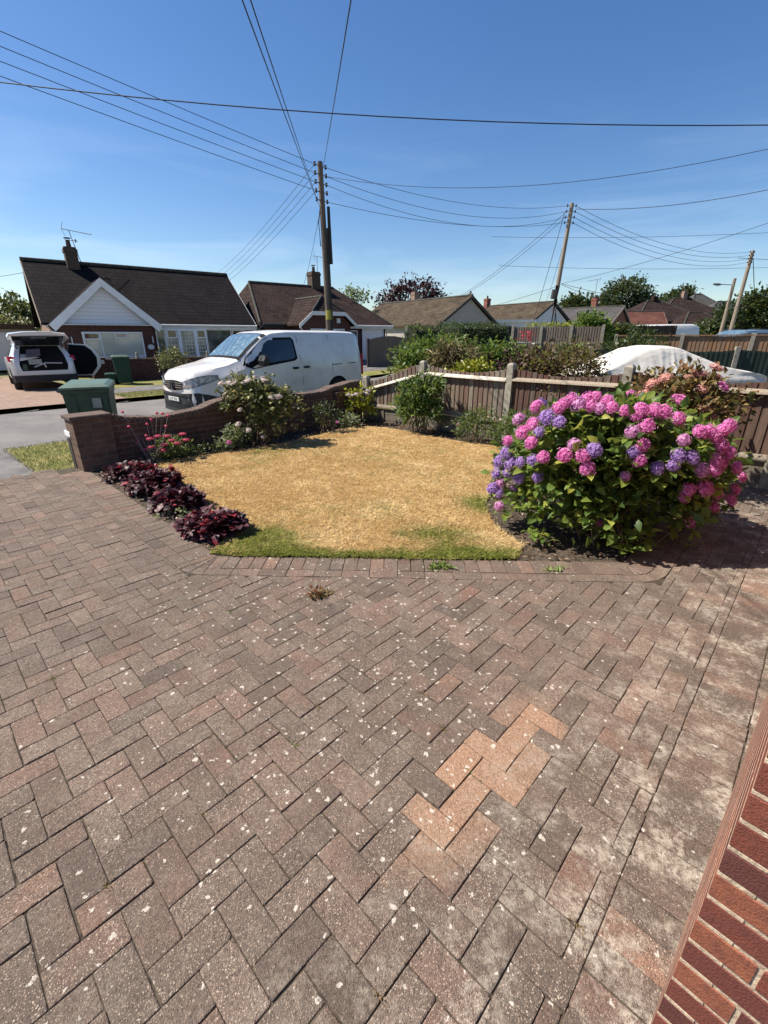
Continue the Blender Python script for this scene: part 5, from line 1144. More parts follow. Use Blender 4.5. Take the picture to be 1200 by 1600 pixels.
car('car', 'blue grey estate car parked beyond the orange fence', (13.9, 21.3, rise(14, 21) + .35), R(14), L=4.6, H=1.46, m='steel_paint')
car('car', 'black car at the right edge beyond the orange fence', (19.2, 23.2, rise(20, 24) + .50), R(12), L=4.5, H=1.5, m='black_paint')
# distant white vehicle roof in front of the brick houses
def white_van():
    t = thing('van', 'white van roof showing above the brown fence before the distant houses', 'van', (15.6, 31.2, rise(14, 30)), R(8)); L = 4.6
    st = [(0, .4, .9, 1.2, .7, .68, .6), (.3, .3, 1.2, 1.6, .9, .88, .8), (1, .3, 1.3, 2.0, .95, .93, .8), (4.2, .3, 1.3, 2.05, .95, .93, .8), (4.6, .35, 1.3, 1.9, .9, .88, .75)]; body(st, 'van_paint', t, 2); sidepatch('window', st, [(.5, 1.3), (.9, 1.75), (1.6, 1.8), (1.6, 1.3)], 'glass', t)
white_van()
def suv():
    # heads away from the road, tailgate towards us; local x front->rear
    yaw = math.atan2(-.70, .60); p = Vector((-13.95, 18.75)); t = thing('car', 'white hatchback with its boot lid raised and a rear door open on the far driveway', 'car', (p.x, p.y, -.05), yaw)
    L = 4.1; W = .90; b = .98
    st = [(0, .38, .6, .75, .6, .58, .5), (.1, .25, .7, .88, .8, .78, .65), (.9, .25, .85, 1.02, W, W, .78), (1.2, .25, .95, 1.1, W, W, .76), (1.9, .25, b, 1.46, W, W, .66), (2.6, .25, b, 1.54, W, W, .66), (3.4, .25, b + .02, 1.52, W, W, .66), (3.75, .28, b + .02, 1.45, W * .98, W * .97, .66), (4.02, .34, b, 1.12, W * .95, W * .94, .72), (4.1, .42, .9, 1.02, W * .88, W * .86, .70)]
    body(st, 'suv_paint', t, 3); sidepatch('window', st, [(1.35, b + .03), (1.85, 1.38), (2.5, 1.41), (2.5, b + .04)], 'glass', t); sidepatch('window', st, [(2.56, b + .04), (2.56, 1.41), (3.3, 1.40), (3.6, b + .15), (3.55, b + .06)], 'glass', t); toppatch('windscreen', st, 1.25, 1.85, 7, 13, 'windscreen', t)
    # opened boot: dark interior set in a pale surround
    op = [(-.62, .62), (.62, .62), (.66, .80), (.60, 1.12), (.50, 1.38), (-.50, 1.38), (-.60, 1.12), (-.66, .80)]
    fr = MB(); xr = lambda z: 4.165 if z < 1.07 else 4.165 - (z - 1.07) * .95
    o2 = [(-.72, .50), (.72, .50), (.79, .80), (.73, 1.14), (.60, 1.47), (-.60, 1.47), (-.73, 1.14), (-.79, .80)]
    fr.loft([[(xr(z) - .10, y, z) for y, z in o2], [(xr(z) + .006, y, z) for y, z in o2], [(xr(z) + .006, y, z) for y, z in op], [(xr(z) - .35, y, z) for y, z in op]], cap=False); fr.build('boot_frame', 'suv_paint', t, smooth=True)
    bt = MB(); bt.add([(xr(z) + .001, y * 1.0, z) for y, z in op], [tuple(range(8))]); bt.build('boot_interior', 'gap_black', t)
    lg = MB(); lg.loft([[(xr(1.0) + .01 + dx, y, z) for y, z in ((-.45, 1.05), (-.05, 1.08), (-.02, 1.30), (-.38, 1.28))] for dx in (-.08, .02)]); lg.build('rucksack', 'blue_paint', t); 
    lg = MB(); lg.box(4.10, 4.16, -.40, -.05, .82, .98); lg.build('crate', 'paper', t); lg = MB(); lg.tube([(4.17, -.28, .74), (4.17, .05, .86), (4.17, .5, .84)], .022, 5); lg.tube([(4.17, .0, .86), (4.17, .03, .72)], .02, 5); lg.build('folded_pushchair', 'silver_paint', t)
    lg = MB(); lg.loft([[(4.12 + dx, y, z) for y, z in ((-.60, .66), (-.48, .64), (-.46, .82), (-.56, .84))] for dx in (0, .05)]); lg.build('green_bag', 'bin_green', t)
    # tailgate swung up
    tg = MB(); rings = []
    for y, drop in ((-.80, .10), (-.74, .02), (-.4, -.02), (0, -.035), (.4, -.02), (.74, .02), (.80, .10)):
        rings.append([(3.62, y * .86, 1.55 - drop), (3.95, y * .93, 1.70 - drop), (4.30, y, 1.80 - drop), (4.52, y, 1.77 - drop * 1.4), (4.50, y, 1.70 - drop), (4.20, y * .97, 1.66 - drop), (3.9, y * .9, 1.58 - drop), (3.62, y * .84, 1.50 - drop)])
    tg.loft(rings); tgo = tg.build('tailgate', 'suv_paint', t, smooth=True)
    ti = MB(); ti.loft([[(4.47, -.68, 1.655), (4.47, .68, 1.655), (4.1, .60, 1.40), (4.1, -.60, 1.40)], [(4.44, -.68, 1.68), (4.44, .68, 1.68), (4.0, .60, 1.44), (4.0, -.60, 1.44)]]); ti.build('tailgate_lining', 'glass', t)
    wb_ = MB(); wb_.box(4.47, 4.49, -.2, .2, 1.62, 1.635); wb_.build('lining_trim', 'paper', tgo)
    for s in (-1, 1):
        st_ = MB(); st_.tube([(3.95, s * .60, 1.30), (4.15, s * .66, 1.62)], .012, 5); st_.build('gas_strut', 'black_plastic', t)
        mb = MB(); mb.loft([[(xx, s * yy, zz) for xx, yy, zz in ((4.02, .70, .88), (4.02, .90, .92), (3.92, .90, 1.08), (3.98, .72, 1.06))], [(xx, s * yy, zz) for xx, yy, zz in ((4.10, .70, .88), (3.99, .925, .92), (3.90, .92, 1.08), (4.03, .73, 1.06))]]); mb.build('tail_light', 'tail_red', t)
        for x in (.8, 3.3): sidepatch('wheel_arch', st, archpoly(x, .385, .26), 'gap_black', t, (s,), .004); wheel(t, x, s * (W + .003), s, .32, .2)
    mb = MB(); mb.loft([[(3.85, -.9, .25), (4.06, -.86, .27), (4.16, -.6, .27), (4.17, .6, .27), (4.06, .86, .27), (3.85, .9, .25)], [(3.85, -.91, .50), (4.08, -.87, .48), (4.19, -.6, .46), (4.20, .6, .46), (4.08, .87, .48), (3.85, .91, .50)]]); mb.build('bumper', 'black_plastic', t)
    mb = MB(); mb.box(4.19, 4.205, -.26, .26, .36, .45); mb.build('number_plate', 'black_plastic', t)
    # open rear door on the right-hand side as we see it (+y side is image right)
    dr = MB(); pr = [(0, .32), (.72, .32), (.98, .62), (1.02, .95), (.88, 1.22), (.66, 1.40), (.10, 1.44), (.0, 1.0)]
    hx, hy = 2.62, W; a = R(72)
    def dp(u, z, o): return (hx + u * math.cos(a) - o * math.sin(a), hy + u * math.sin(a) + o * math.cos(a), z)
    dr.loft([[dp(u, z, 0) for u, z in pr], [dp(u, z, -.07) for u, z in pr]]); do = dr.build('rear_door', 'suv_paint', t)
    dl = MB(); q = [(.02 + u * .87, .36 + (z - .32) * .93) for u, z in pr]; dl.loft([[dp(u, z, .002) for u, z in q], [dp(u, z, .03) for u, z in q]]); dl.build('door_lining', 'gap_black', do)
    dl = MB(); dl.loft([[dp(u, z, o_) for u, z in [(.02 + u * .87, .36 + (z - .32) * .93) for u, z in pr]] for o_ in (-.073, -.10)]); dl.build('door_card', 'gap_black', do)
suv()
# covered car ------------------------------------------------------
def covered():
    t = thing('covered_car', 'car under a wrinkled white fabric cover behind the red fence', 'covered car', (4.20, 10.7, -.02), R(0)); L = 4.05
    prof = [(0, .62), (.12, .84), (.45, 1.0), (.95, 1.22), (1.35, 1.43), (1.75, 1.47), (2.05, 1.46), (2.45, 1.31), (2.95, 1.10), (3.4, 1.0), (3.8, .93), (3.98, .80), (4.05, .5)]
    def zt(x):
        for (a, u), (b, v) in zip(prof, prof[1:]):
            if x <= b: k = (x - a) / (b - a); return u + (v - u) * k
        return prof[-1][1]
    nx, ny = 150, 56; V = []
    for i in range(nx + 1):
        x = L * i / nx; z0 = (zt(x - .06 if x > .1 else x) + zt(x) + zt(min(x + .06, L))) / 3; sh = .55 + .40 * min(1, x / .25) ** .5 if x < .25 else (.95 if x < L - .25 else .55 + .4 * ((L - x) / .25) ** .5)
        cabin = max(0, min(1, (z0 - .95) / .4))
        for j in range(ny + 1):
            u = -1 + 2 * j / ny; au = abs(u)
            # profile: roof, tumbling side, shoulder, skirt
            sz = min(z0 - .10, .88); yr = sh * (1 - .36 * cabin)
            if au < .42: k = au / .42; y = yr * k; z = z0 - .035 * k ** 2
            elif au < .66: k = (au - .42) / .24; y = yr + (sh * .96 - yr) * k; z = z0 - .035 + (sz - z0 + .035) * (k ** .9)
            elif au < .74: k = (au - .66) / .08; y = sh * (.96 + .04 * k); z = sz - .06 * k
            else: k = (au - .74) / .26; y = sh + .05 * k; z = (sz - .06) * (1 - k) + .08 * k
            y *= math.copysign(1, u)
            f = .5 + .5 * math.sin(math.pi * min(1, au / .8))
            side_k = max(0, min(1, (au - .40) * 9)); nz = mnoise.noise((x * 1.1, 7 + u, 2.)); ph = x * (7.5 + 2 * nz) + (z - 1.2) * (x - 1.9) * 3.0
            wr = side_k * (.026 * (1 - 2 * abs(math.sin(ph * .8))) * (.3 + .7 * cabin) * (.5 + nz) + .007 * math.sin(x * 23 + 6 * z + 3 * nz) * cabin) + .022 * max(0, 1 - abs(math.sin(x * 2.1 + z * 1.6 + .6))  * 5) + .008 * mnoise.noise((x * 4, y * 2.5, z * 4))
            V.append((x, y + math.copysign(wr, u) * .8, z + wr * .6))
    F = [(i * (ny + 1) + j, (i + 1) * (ny + 1) + j, (i + 1) * (ny + 1) + j + 1, i * (ny + 1) + j + 1) for i in range(nx) for j in range(ny)]
    mb = MB(); mb.add(V, F); mb.build('fabric_cover', 'car_cover_cloth', t, smooth=True, angle=180, uv=False)
    for x in (.80, 3.2):
        for s in (-1, 1): wheel(t, x, s * .80, s, .30, .18)
covered()

# ------------------------------------------------------------ bins
def bin_(name, label, loc, rz, w_=.58, d=.66, h=1.04, body_m='bin_green', lid_m='bin_lid', sticker=False, cat='wheelie bin'):
    t = thing(name, label, cat, loc, rz); mb = MB(); k = .80
    mb.loft([[(-w_ / 2 * k, -d / 2 * k, .05), (w_ / 2 * k, -d / 2 * k, .05), (w_ / 2 * k, d / 2 * k, .05), (-w_ / 2 * k, d / 2 * k, .05)], [(-w_ / 2 * .96, -d / 2 * .96, h - .10), (w_ / 2 * .96, -d / 2 * .96, h - .10), (w_ / 2 * .96, d / 2 * .96, h - .10), (-w_ / 2 * .96, d / 2 * .96, h - .10)]]); mb.build('body', body_m, t)
    mb = MB(); mb.box(-w_ / 2, w_ / 2, -d / 2, d / 2, h - .14, h - .075, .008); mb.build('rim', body_m, t)
    mb = MB(); mb.loft([[(-w_ / 2 - .015, -d / 2 - .03, h - .075), (w_ / 2 + .015, -d / 2 - .03, h - .075), (w_ / 2 + .015, d / 2 + .02, h - .06), (-w_ / 2 - .015, d / 2 + .02, h - .06)], [(-w_ / 2 - .01, -d / 2 - .03, h - .045), (w_ / 2 + .01, -d / 2 - .03, h - .045), (w_ / 2 + .01, d / 2 + .02, h - .02), (-w_ / 2 - .01, d / 2 + .02, h - .02)], [(-w_ / 2 + .05, -d / 2 + .04, h - .01), (w_ / 2 - .05, -d / 2 + .04, h - .01), (w_ / 2 - .05, d / 2 - .05, h + .012), (-w_ / 2 + .05, d / 2 - .05, h + .012)]]); lid = mb.build('lid', lid_m, t)
    mb = MB(); mb.box(-w_ * .2, w_ * .2, -d / 2 - .075, -d / 2 - .028, h - .07, h - .035, .008); mb.build('lid_handle', lid_m, lid)
    mb = MB(); mb.tube([(-w_ / 2, d / 2 + .05, h - .07), (w_ / 2, d / 2 + .05, h - .07)], .016, 8); mb.build('handle', body_m, t)
    for s in (-1, 1):
        mb = MB(); c = Vector((s * w_ * .42, d / 2 * .85, .10)); mb.loft([[(c.x + dx, c.y + .10 * math.cos(a), .10 + .10 * math.sin(a)) for a in [2 * math.pi * q / 14 for q in range(14)]] for dx in (-.03, .03)]); mb.build('wheel', 'rubber', t)
    if sticker:
        mb = MB(); mb.add([(.06, -d / 2 * .955, h - .34), (.17, -d / 2 * .955, h - .34), (.17, -d / 2 * .962, h - .20), (.06, -d / 2 * .962, h - .20)], [(0, 1, 2, 3)]); mb.v = [(x, y - .012, z) for x, y, z in mb.v]; mb.build('sticker', 'paper', t)
        mb = MB(); mb.box(-.20, -.14, -d / 2 * .98, -d / 2 * .9, .3, h - .15, .01); mb.box(.20, .255, -d / 2 * .98, -d / 2 * .9, .3, h - .15, .01); mb.build('rib', body_m, t)
bin_('wheelie_bin', 'green wheelie bin with a paper sticker standing behind the brick wall', (-4.42, 6.92, -.06), R(24), .60, .74, 1.07, sticker=True)
bin_('wheelie_bin', 'green wheelie bin in front of the low wall across the road', (-9.75, 17.5, -.05), R(32), .56, .6, 1.02, 'bin_dark', 'bin_green')
bin_('food_caddy', 'small dark green food caddy beside the bin across the road', (-10.2, 17.4, -.05), R(32), .34, .34, .42, 'bin_dark', 'bin_dark', cat='food caddy')
bin_('wheelie_bin', 'dark green bin in front of the brown fence beyond the covered car', (8.95, 21.8, rise(9, 22) + .25), R(-20), .6, .6, 1.1, 'bin_dark', 'bin_dark')
# ------------------------------------------------------------ houses
def rect_frame(mb, x0, x1, y, z0, z1, fw=.05, th=.06):
    mb.box(x0, x1, y - th, y, z0, z0 + fw); mb.box(x0, x1, y - th, y, z1 - fw, z1); mb.box(x0, x0 + fw, y - th, y, z0 + fw, z1 - fw); mb.box(x1 - fw, x1, y - th, y, z0 + fw, z1 - fw)
def window(parent, x0, x1, z0, z1, y, mull=(), glass='house_glass', tops=(), name='window', fw=.055):
    """window in a wall facing -y; mull = x positions; tops = spans with an opening toplight"""
    mb = MB(); rect_frame(mb, x0, x1, y, z0, z1, fw)
    for x in mull: mb.box(x - fw / 2, x + fw / 2, y - .055, y, z0 + fw, z1 - fw)
    w_ = mb.build(name, 'white_paint', parent); g_ = MB(); g_.add([(x0 + .02, y - .012, z0 + .02), (x1 - .02, y - .012, z0 + .02), (x1 - .02, y - .012, z1 - .02), (x0 + .02, y - .012, z1 - .02)], [(0, 1, 2, 3)]); g_.build('pane', glass, w_)
    for a, b, h in tops:
        m2 = MB(); rect_frame(m2, a, b, y - .056, z1 - h, z1 - .03, .05, .02); m2.build('toplight', 'white_paint', w_)
        g2 = MB(); g2.add([(a + .04, y - .062, z1 - h + .04), (b - .04, y - .062, z1 - h + .04), (b - .04, y - .062, z1 - .07), (a + .04, y - .062, z1 - .07)], [(0, 1, 2, 3)]); g2.build('pane', 'glass', w_)
    return w_
def slope_slab(mb, pts, th=.10):
    """roof plane from 3 or 4 points with thickness downwards"""
    n = len(pts); vs = [tuple(p) for p in pts] + [(p[0], p[1], p[2] - th) for p in pts]
    mb.add(vs, [tuple(range(n)), tuple(range(2 * n - 1, n - 1, -1))] + [(i, i + n, (i + 1) % n + n, (i + 1) % n) for i in range(n)])
def chimney(parent, x, y, z0, z1, w_=.5, m='house_brick', pot=True, cap=True):
    mb = MB(); mb.box(x - w_ / 2, x + w_ / 2, y - w_ / 2, y + w_ / 2, z0, z1 - .22); mb.box(x - w_ / 2 - .03, x + w_ / 2 + .03, y - w_ / 2 - .03, y + w_ / 2 + .03, z1 - .22, z1 - .08); mb.box(x - w_ / 2 + .01, x + w_ / 2 - .01, y - w_ / 2 + .01, y + w_ / 2 - .01, z1 - .08, z1)
    c = mb.build('chimney', m, parent); 
    if pot:
        p = MB(); p.tube([(x, y, z1), (x, y, z1 + .30)], [.11, .085], 10); p.build('chimney_pot', 'bark', c)
        if cap: p = MB(); p.tube([(x, y, z1 + .36), (x, y, z1 + .39)], [.14, .14], 10); p.tube([(x - .08, y, z1 + .28), (x - .08, y, z1 + .37)], .008, 4); p.tube([(x + .08, y, z1 + .28), (x + .08, y, z1 + .37)], .008, 4); p.build('cowl', 'iron', c)
    return c
def aerial(parent, x, y, z0, z1, lean=0, L=1.1, ang=0, n=9, r=.014):
    mb = MB(); top = Vector((x + lean, y, z1)); mb.tube([(x, y, z0), top], r * 1.2, 5); d = Vector((math.cos(ang), math.sin(ang), .03)); q = Vector((-math.sin(ang), math.cos(ang), 0)); a = top - d * L * .85; b = top + d * L * .25; mb.tube([a, b], r * .8, 5)
    for i in range(n):
        c = a.lerp(b, i / (n - 1)); mb.tube([c - q * .16, c + q * .16], r * .5, 4); 
    for s in (-1, 1): mb.tube([b, b + d * .02 + Vector((0, 0, s * .28)) - d * .12], r * .6, 4)
    mb.build('aerial', 'aerial_metal', parent)
def gutter(parent, x0, x1, y, z, m='fascia_white'):
    mb = MB(); mb.box(x0, x1, y + .0, y + .03, z - .20, z - .03); mb.build('fascia', m, parent); mb = MB(); mb.tube([(x0, y - .05, z - .06), (x1, y - .05, z - .06)], .055, 8); mb.build('gutter', m, parent)
def downpipe(parent, pts, m='fascia_white', r=.035): mb = MB(); mb.tube(pts, r, 7); mb.build('downpipe', m, parent)

def house1():
    z0 = -.12; t = thing('bungalow', 'dark roofed brick bungalow with a white boarded front gable across the road', 'house', (-14.1, 20.0, z0), R(38)); L = 9.3; ez = 2.27; rzt = 4.95; dep = 3.45
    # walls
    mb = MB(); mb.prism([(0, 0), (0, 0)], 0, 0) if False else None
    w_ = MB(); x0, x1 = .28, L - .28
    prof = [(.35, 0), (2 * dep - .35, 0), (2 * dep - .35, ez - .1), (dep, rzt - .28), (.35, ez - .1)]
    w_.loft([[(x0, y, z) for y, z in prof], [(x1, y, z) for y, z in prof]]); w_.build('wall', 'house_brick', t)
    pw = MB(); pw.loft([[(x0 - .004, y, z) for y, z in prof], [(x0 - .03, y, z) for y, z in prof]]); pw.build('sunlit_tone_wall', 'pale_brick', t)  # left end skin in paler brick: its sunlit look put into the colour
    rf = MB(); slope_slab(rf, [(0, 0, ez), (L, 0, ez), (L, dep, rzt), (0, dep, rzt)]); slope_slab(rf, [(L, 2 * dep, ez), (0, 2 * dep, ez), (0, dep, rzt), (L, dep, rzt)]); roof = rf.build('roof', 'roof_dark', t)
    rt = MB(); rt.tube([(-.02, dep, rzt + .0), (L + .02, dep, rzt + .0)], .09, 8); rt.build('ridge', 'ridge_tile', roof)
    vg = MB(); vg.loft([[(-.035, 0, ez - .19), (-.035, 0, ez - .01), (-.003, 0, ez - .01), (-.003, 0, ez - .19)], [(-.035, dep, rzt - .19), (-.035, dep, rzt - .01), (-.003, dep, rzt - .01), (-.003, dep, rzt - .19)]]); vg.build('verge_board', 'pale_wood', t)  # left verge strip in a pale brown that paints in the sunlit edge
    vg = MB(); vg.loft([[(L + .003, 0, ez - .17), (L + .003, 0, ez - .01), (L + .035, 0, ez - .01), (L + .035, 0, ez - .17)], [(L + .003, dep, rzt - .17), (L + .003, dep, rzt - .01), (L + .035, dep, rzt - .01), (L + .035, dep, rzt - .17)]]); vg.build('verge_board', 'fascia_white', t)
    chimney(roof, 1.95, dep - .15, rzt - .5, rzt + .62, .5, 'bark', True)
    aerial(t, 2.35, dep, rzt - .1, rzt + 1.35, -.25, 1.2, R(200), 10)
    mb = MB(); mb.tube([(1.9, dep + .1, rzt + .95), (2.4, dep + .1, rzt + .95)], .012, 4); mb.tube([(2.3, dep + .1, rzt + .88), (2.3, dep + .1, rzt + 1.02)], .03, 6); mb.build('aerial', 'aerial_metal', t)
    # front gable
    ga, gb = .25, 4.45; gm_ = (ga + gb) / 2; gy = -.62; gz = 4.02; gap = gz
    wl = MB(); wl.box(ga + .32, gb - .32, gy + .22, .36, 0, ez - .05); wl.build('wall', 'house_brick', t)
    sc = MB(); sc.box(ga + .32, gb - .32, gy + .205, gy + .219, ez - .26, ez - .06); sc.build('soldier_course', 'red_brick_dark', t)
    bd = MB(); bd.prism([(ga + .30, ez - .04), (gb - .30, ez - .04), (gm_, gap - .20)], gy + .21, gy + .35); bd.build('gable_boarding', 'boarding', t)
    yb = lambda z: (z - ez) / (rzt - ez) * dep + .04    # where the cross roof meets the main slope
    rf = MB(); slope_slab(rf, [(ga - .05, gy, ez - .07), (gm_, gy, gap), (gm_, yb(gap), gap), (ga - .05, 0.0, ez - .07)], .09); slope_slab(rf, [(gb + .05, gy, ez - .07), (gb + .05, 0.0, ez - .07), (gm_, yb(gap), gap), (gm_, gy, gap)], .09); g_ = rf.build('gable_roof', 'roof_dark', t)
    bb = MB()
    for sx, xe in ((-1, ga - .05), (1, gb + .05)):
        bb.loft([[(xe, gy - .035, ez - .13), (xe, gy - .002, ez - .13), (xe, gy - .002, ez - .42), (xe, gy - .035, ez - .42)] if False else [(xe, gy - .03, ez - .09), (xe, gy - .002, ez - .09), (xe - sx * .18, gy - .002, ez - .34), (xe - sx * .18, gy - .03, ez - .34)], [(gm_, gy - .03, gap - .01), (gm_, gy - .002, gap - .01), (gm_, gy - .002, gap - .33), (gm_, gy - .03, gap - .33)]])
    bb.build('bargeboard', 'white_paint', t)
    sf = MB(); sf.prism([(ga, ez - .09), (gb, ez - .09), (gb - .2, ez - .05), (ga + .2, ez - .05)], gy + .0, gy + .21); sf.build('soffit', 'fascia_white', t)
    yy = gy + .215
    window(t, 1.28, 3.62, .86, 1.92, yy, (1.95,), 'curtain_glass', ((1.32, 1.93, .32), (2.5, 3.0, .26)))
    pn = MB(); pn.box(1.30, 3.60, yy - .03, yy, .10, .84); pn.build('window_panel', 'render_white', t)
    lm = MB(); lm.box(.86, .90, yy - .08, yy, 1.45, 1.72); lm.box(4.0, 4.04, yy - .08, yy, 1.45, 1.72); lm.build('wall_lamp', 'plate_white', t)
    pl = MB(); pl.loft([[(3.9 + .14 * math.cos(a), y_, 1.28 + .11 * math.sin(a)) for a in [2 * math.pi * k / 20 for k in range(20)]] for y_ in (yy - .03, yy)]); pl.build('house_plaque', 'plate_white', t)
    downpipe(t, [(.1, .0, ez - .1), (.35, .18, ez - .35), (.40, .25, ez - .5), (.40, .28, 0)])
    # glazed porch and living-room window
    pz = ez - .2
    window(t, 4.28, 4.70, .35, pz, .06, (), 'house_glass'); window(t, 4.70, 5.30, .35, pz, .02, (), 'leaded_glass', ((4.76, 5.22, .42),)); window(t, 5.30, 6.10, .05, pz, .0, (), 'leaded_glass', (), 'porch_door', .10); window(t, 6.10, 6.62, .35, pz, .02, (), 'leaded_glass', ((6.14, 6.58, .42),))
    pb = MB(); pb.box(4.28, 6.62, .06, .3, 0, .34); pb.build('porch_base', 'house_brick', t)
    window(t, 6.70, 8.75, .8, pz, .33, (8.0,), 'house_glass', ((8.05, 8.65, .36),))
    gutter(t, gb + .12, L, -.0, ez); sf = MB(); sf.box(gb + .12, L, .03, .36, ez - .24, ez - .19); sf.build('soffit', 'fascia_white', t)
simple('pale_wood', (.34, .28, .22), .85, (.25, .2, .16), 8); brickmat('red_brick_dark', (.10, .04, .035), (.07, .03, .028), (.2, .16, .14), .075, .225, .010)
house1()
def house2():
    z0 = -.05; t = thing('bungalow', 'brown hipped roof bungalow with a hipped front gable behind the white van', 'house', (-6.6, 25.9, z0), R(38)); L = 9.1; ez = 2.30; rz_ = 4.62; dep = 3.6
    w_ = MB(); w_.box(.35, L - .35, .35, 2 * dep - .35, 0, ez - .1); w_.build('wall', 'house_brick', t)
    ha, hb = 1.1, 2.2; ra, rb = ha, L - hb
    rf = MB(); slope_slab(rf, [(0, 0, ez), (L, 0, ez), (rb, dep, rz_), (ra, dep, rz_)]); slope_slab(rf, [(L, 2 * dep, ez), (0, 2 * dep, ez), (ra, dep, rz_), (rb, dep, rz_)]); slope_slab(rf, [(L, 0, ez), (L, 2 * dep, ez), (rb, dep, rz_)]); slope_slab(rf, [(0, 2 * dep, ez), (0, 0, ez), (ra, dep, rz_)]); roof = rf.build('roof', 'roof_brown', t)
    rt = MB(); rt.tube([(ra, dep, rz_), (rb, dep, rz_)], .085, 8)
    rt.tube([(ra, dep, rz_), (0, 0, ez + .03)], .06, 6); rt.tube([(rb, dep, rz_), (L, 0, ez + .03)], .05, 6); rt.build('ridge', 'ridge_tile', roof)
    chimney(roof, 5.55, dep + .1, rz_ - .4, rz_ + .85, .62, 'bark', True); aerial(t, 5.85, dep + .1, rz_ + .8, rz_ + 1.75, 0, 1.0, R(185), 6)
    # projecting half-hipped wing
    a, b = 1.55, 5.25; m_ = (a + b) / 2; gy = -1.5; cz = ez + .62; az = 3.72; k = (cz - ez) / (az - ez + .0); ca = a + (m_ - a) * k; cb = b - (m_ - a) * k
    hipy = gy + .75; yb = (az - ez) / (rz_ - ez) * dep + .05
    rf = MB(); slope_slab(rf, [(a, gy, ez - .02), (ca, gy, cz), (m_, hipy, az), (m_, yb, az), (a, 0, ez - .02)], .09); slope_slab(rf, [(b, gy, ez - .02), (b, 0, ez - .02), (m_, yb, az), (m_, hipy, az), (cb, gy, cz)], .09); slope_slab(rf, [(ca, gy, cz), (cb, gy, cz), (m_, hipy, az)], .09); rf.build('wing_roof', 'roof_brown', t)
    rt = MB(); rt.tube([(m_, hipy, az), (m_, yb, az)], .07, 6); rt.tube([(m_, hipy, az), (ca, gy, cz)], .06, 6); rt.tube([(m_, hipy, az), (cb, gy, cz)], .06, 6); rt.build('ridge', 'ridge_tile', t)
    wl = MB(); wl.prism([(a + .3, 0), (b - .3, 0), (b - .3, ez - .05), (cb, cz - .15), (ca, cz - .15), (a + .3, ez - .05)], gy + .25, .4); wl.build('wall', 'house_brick', t)
    bb = MB(); e = .2
    for (p, q) in (((a - .02, ez - .04), (ca, cz)), ((ca, cz), (cb, cz)), ((cb, cz), (b + .02, ez - .04))):
        bb.loft([[(p[0], gy - .03, p[1]), (p[0], gy - .002, p[1]), (p[0], gy - .002, p[1] - e), (p[0], gy - .03, p[1] - e)], [(q[0], gy - .03, q[1]), (q[0], gy - .002, q[1]), (q[0], gy - .002, q[1] - e), (q[0], gy - .03, q[1] - e)]])
    bb.build('bargeboard', 'fascia_white', t)
    window(t, 2.3, 4.5, .9, 2.05, gy + .245, (2.9, 3.9), 'curtain_glass'); al = MB(); al.box(4.0, 4.2, gy + .14, gy + .25, 2.35, 2.6); al.build('alarm_box', 'plate_white', t)
    gutter(t, b + .1, L, 0, ez); gutter(t, -.05, a - .1, 0, ez, 'black_plastic'); downpipe(t, [(a + .05, gy + .1, ez - .08), (a + .25, gy + .2, ez - .35), (a + .25, gy + .2, 0)])
    gd = MB(); gd.box(6.9, 8.5, .30, .345, .05, 2.05); gd.build('garage_door', 'roller_door', t); gd = MB(); rect_frame(gd, 6.85, 8.55, .30, .0, 2.1, .05, .03); gd.build('door_frame', 'white_paint', t); downpipe(t, [(8.8, .1, ez - .1), (8.8, .28, 1.9), (8.8, .28, 0)])
    window(t, 5.6, 6.5, 1.0, 2.0, .345, (), 'house_glass')
house2()
def gable_house(name, label, A_, B_, ridge_h, eave_h, width, z0, roofm, wallm, frontm=None, face_wall=None, chims=(), wallh=None, th=.12, extra=None):
    """A_ = near gable end centre, B_ = far end centre of the ridge, in plan"""
    a = Vector(A_); b = Vector(B_); L = (b - a).length; t = thing(name, label, 'house', (a.x, a.y, z0), math.atan2(b.y - a.y, b.x - a.x)); h = width / 2
    w_ = MB(); prof = [(-h + .3, 0), (h - .3, 0), (h - .3, eave_h - .12), (0, ridge_h - .25), (-h + .3, eave_h - .12)]; w_.loft([[(.2, y, z) for y, z in prof], [(L - .2, y, z) for y, z in prof]]); w_.build('wall', wallm, t)
    if face_wall: g_ = MB(); g_.loft([[(.17, y, z) for y, z in prof], [(.199, y, z) for y, z in prof]]); g_.build('gable_face', face_wall, t)
    rf = MB(); slope_slab(rf, [(0, -h, eave_h), (L, -h, eave_h), (L, 0, ridge_h), (0, 0, ridge_h)], th); slope_slab(rf, [(L, h, eave_h), (0, h, eave_h), (0, 0, ridge_h), (L, 0, ridge_h)], th); roof = rf.build('roof', roofm, t)
    bb = MB()
    for s in (-1, 1): bb.loft([[(-.03, s * h, eave_h), (-.001, s * h, eave_h), (-.001, s * h, eave_h - .2), (-.03, s * h, eave_h - .2)], [(-.03, 0, ridge_h), (-.001, 0, ridge_h), (-.001, 0, ridge_h - .24), (-.03, 0, ridge_h - .24)]])
    bb.build('bargeboard', frontm or 'fascia_white', t)
    rt = MB(); rt.tube([(0, 0, ridge_h), (L, 0, ridge_h)], .09, 6); rt.build('ridge', 'ridge_tile', roof)
    for (x, y, hh, m) in chims: chimney(roof, x, y, ridge_h - .6, ridge_h + hh, .55, m, True, False)
    gutter(t, 0, L, -h, eave_h); return t
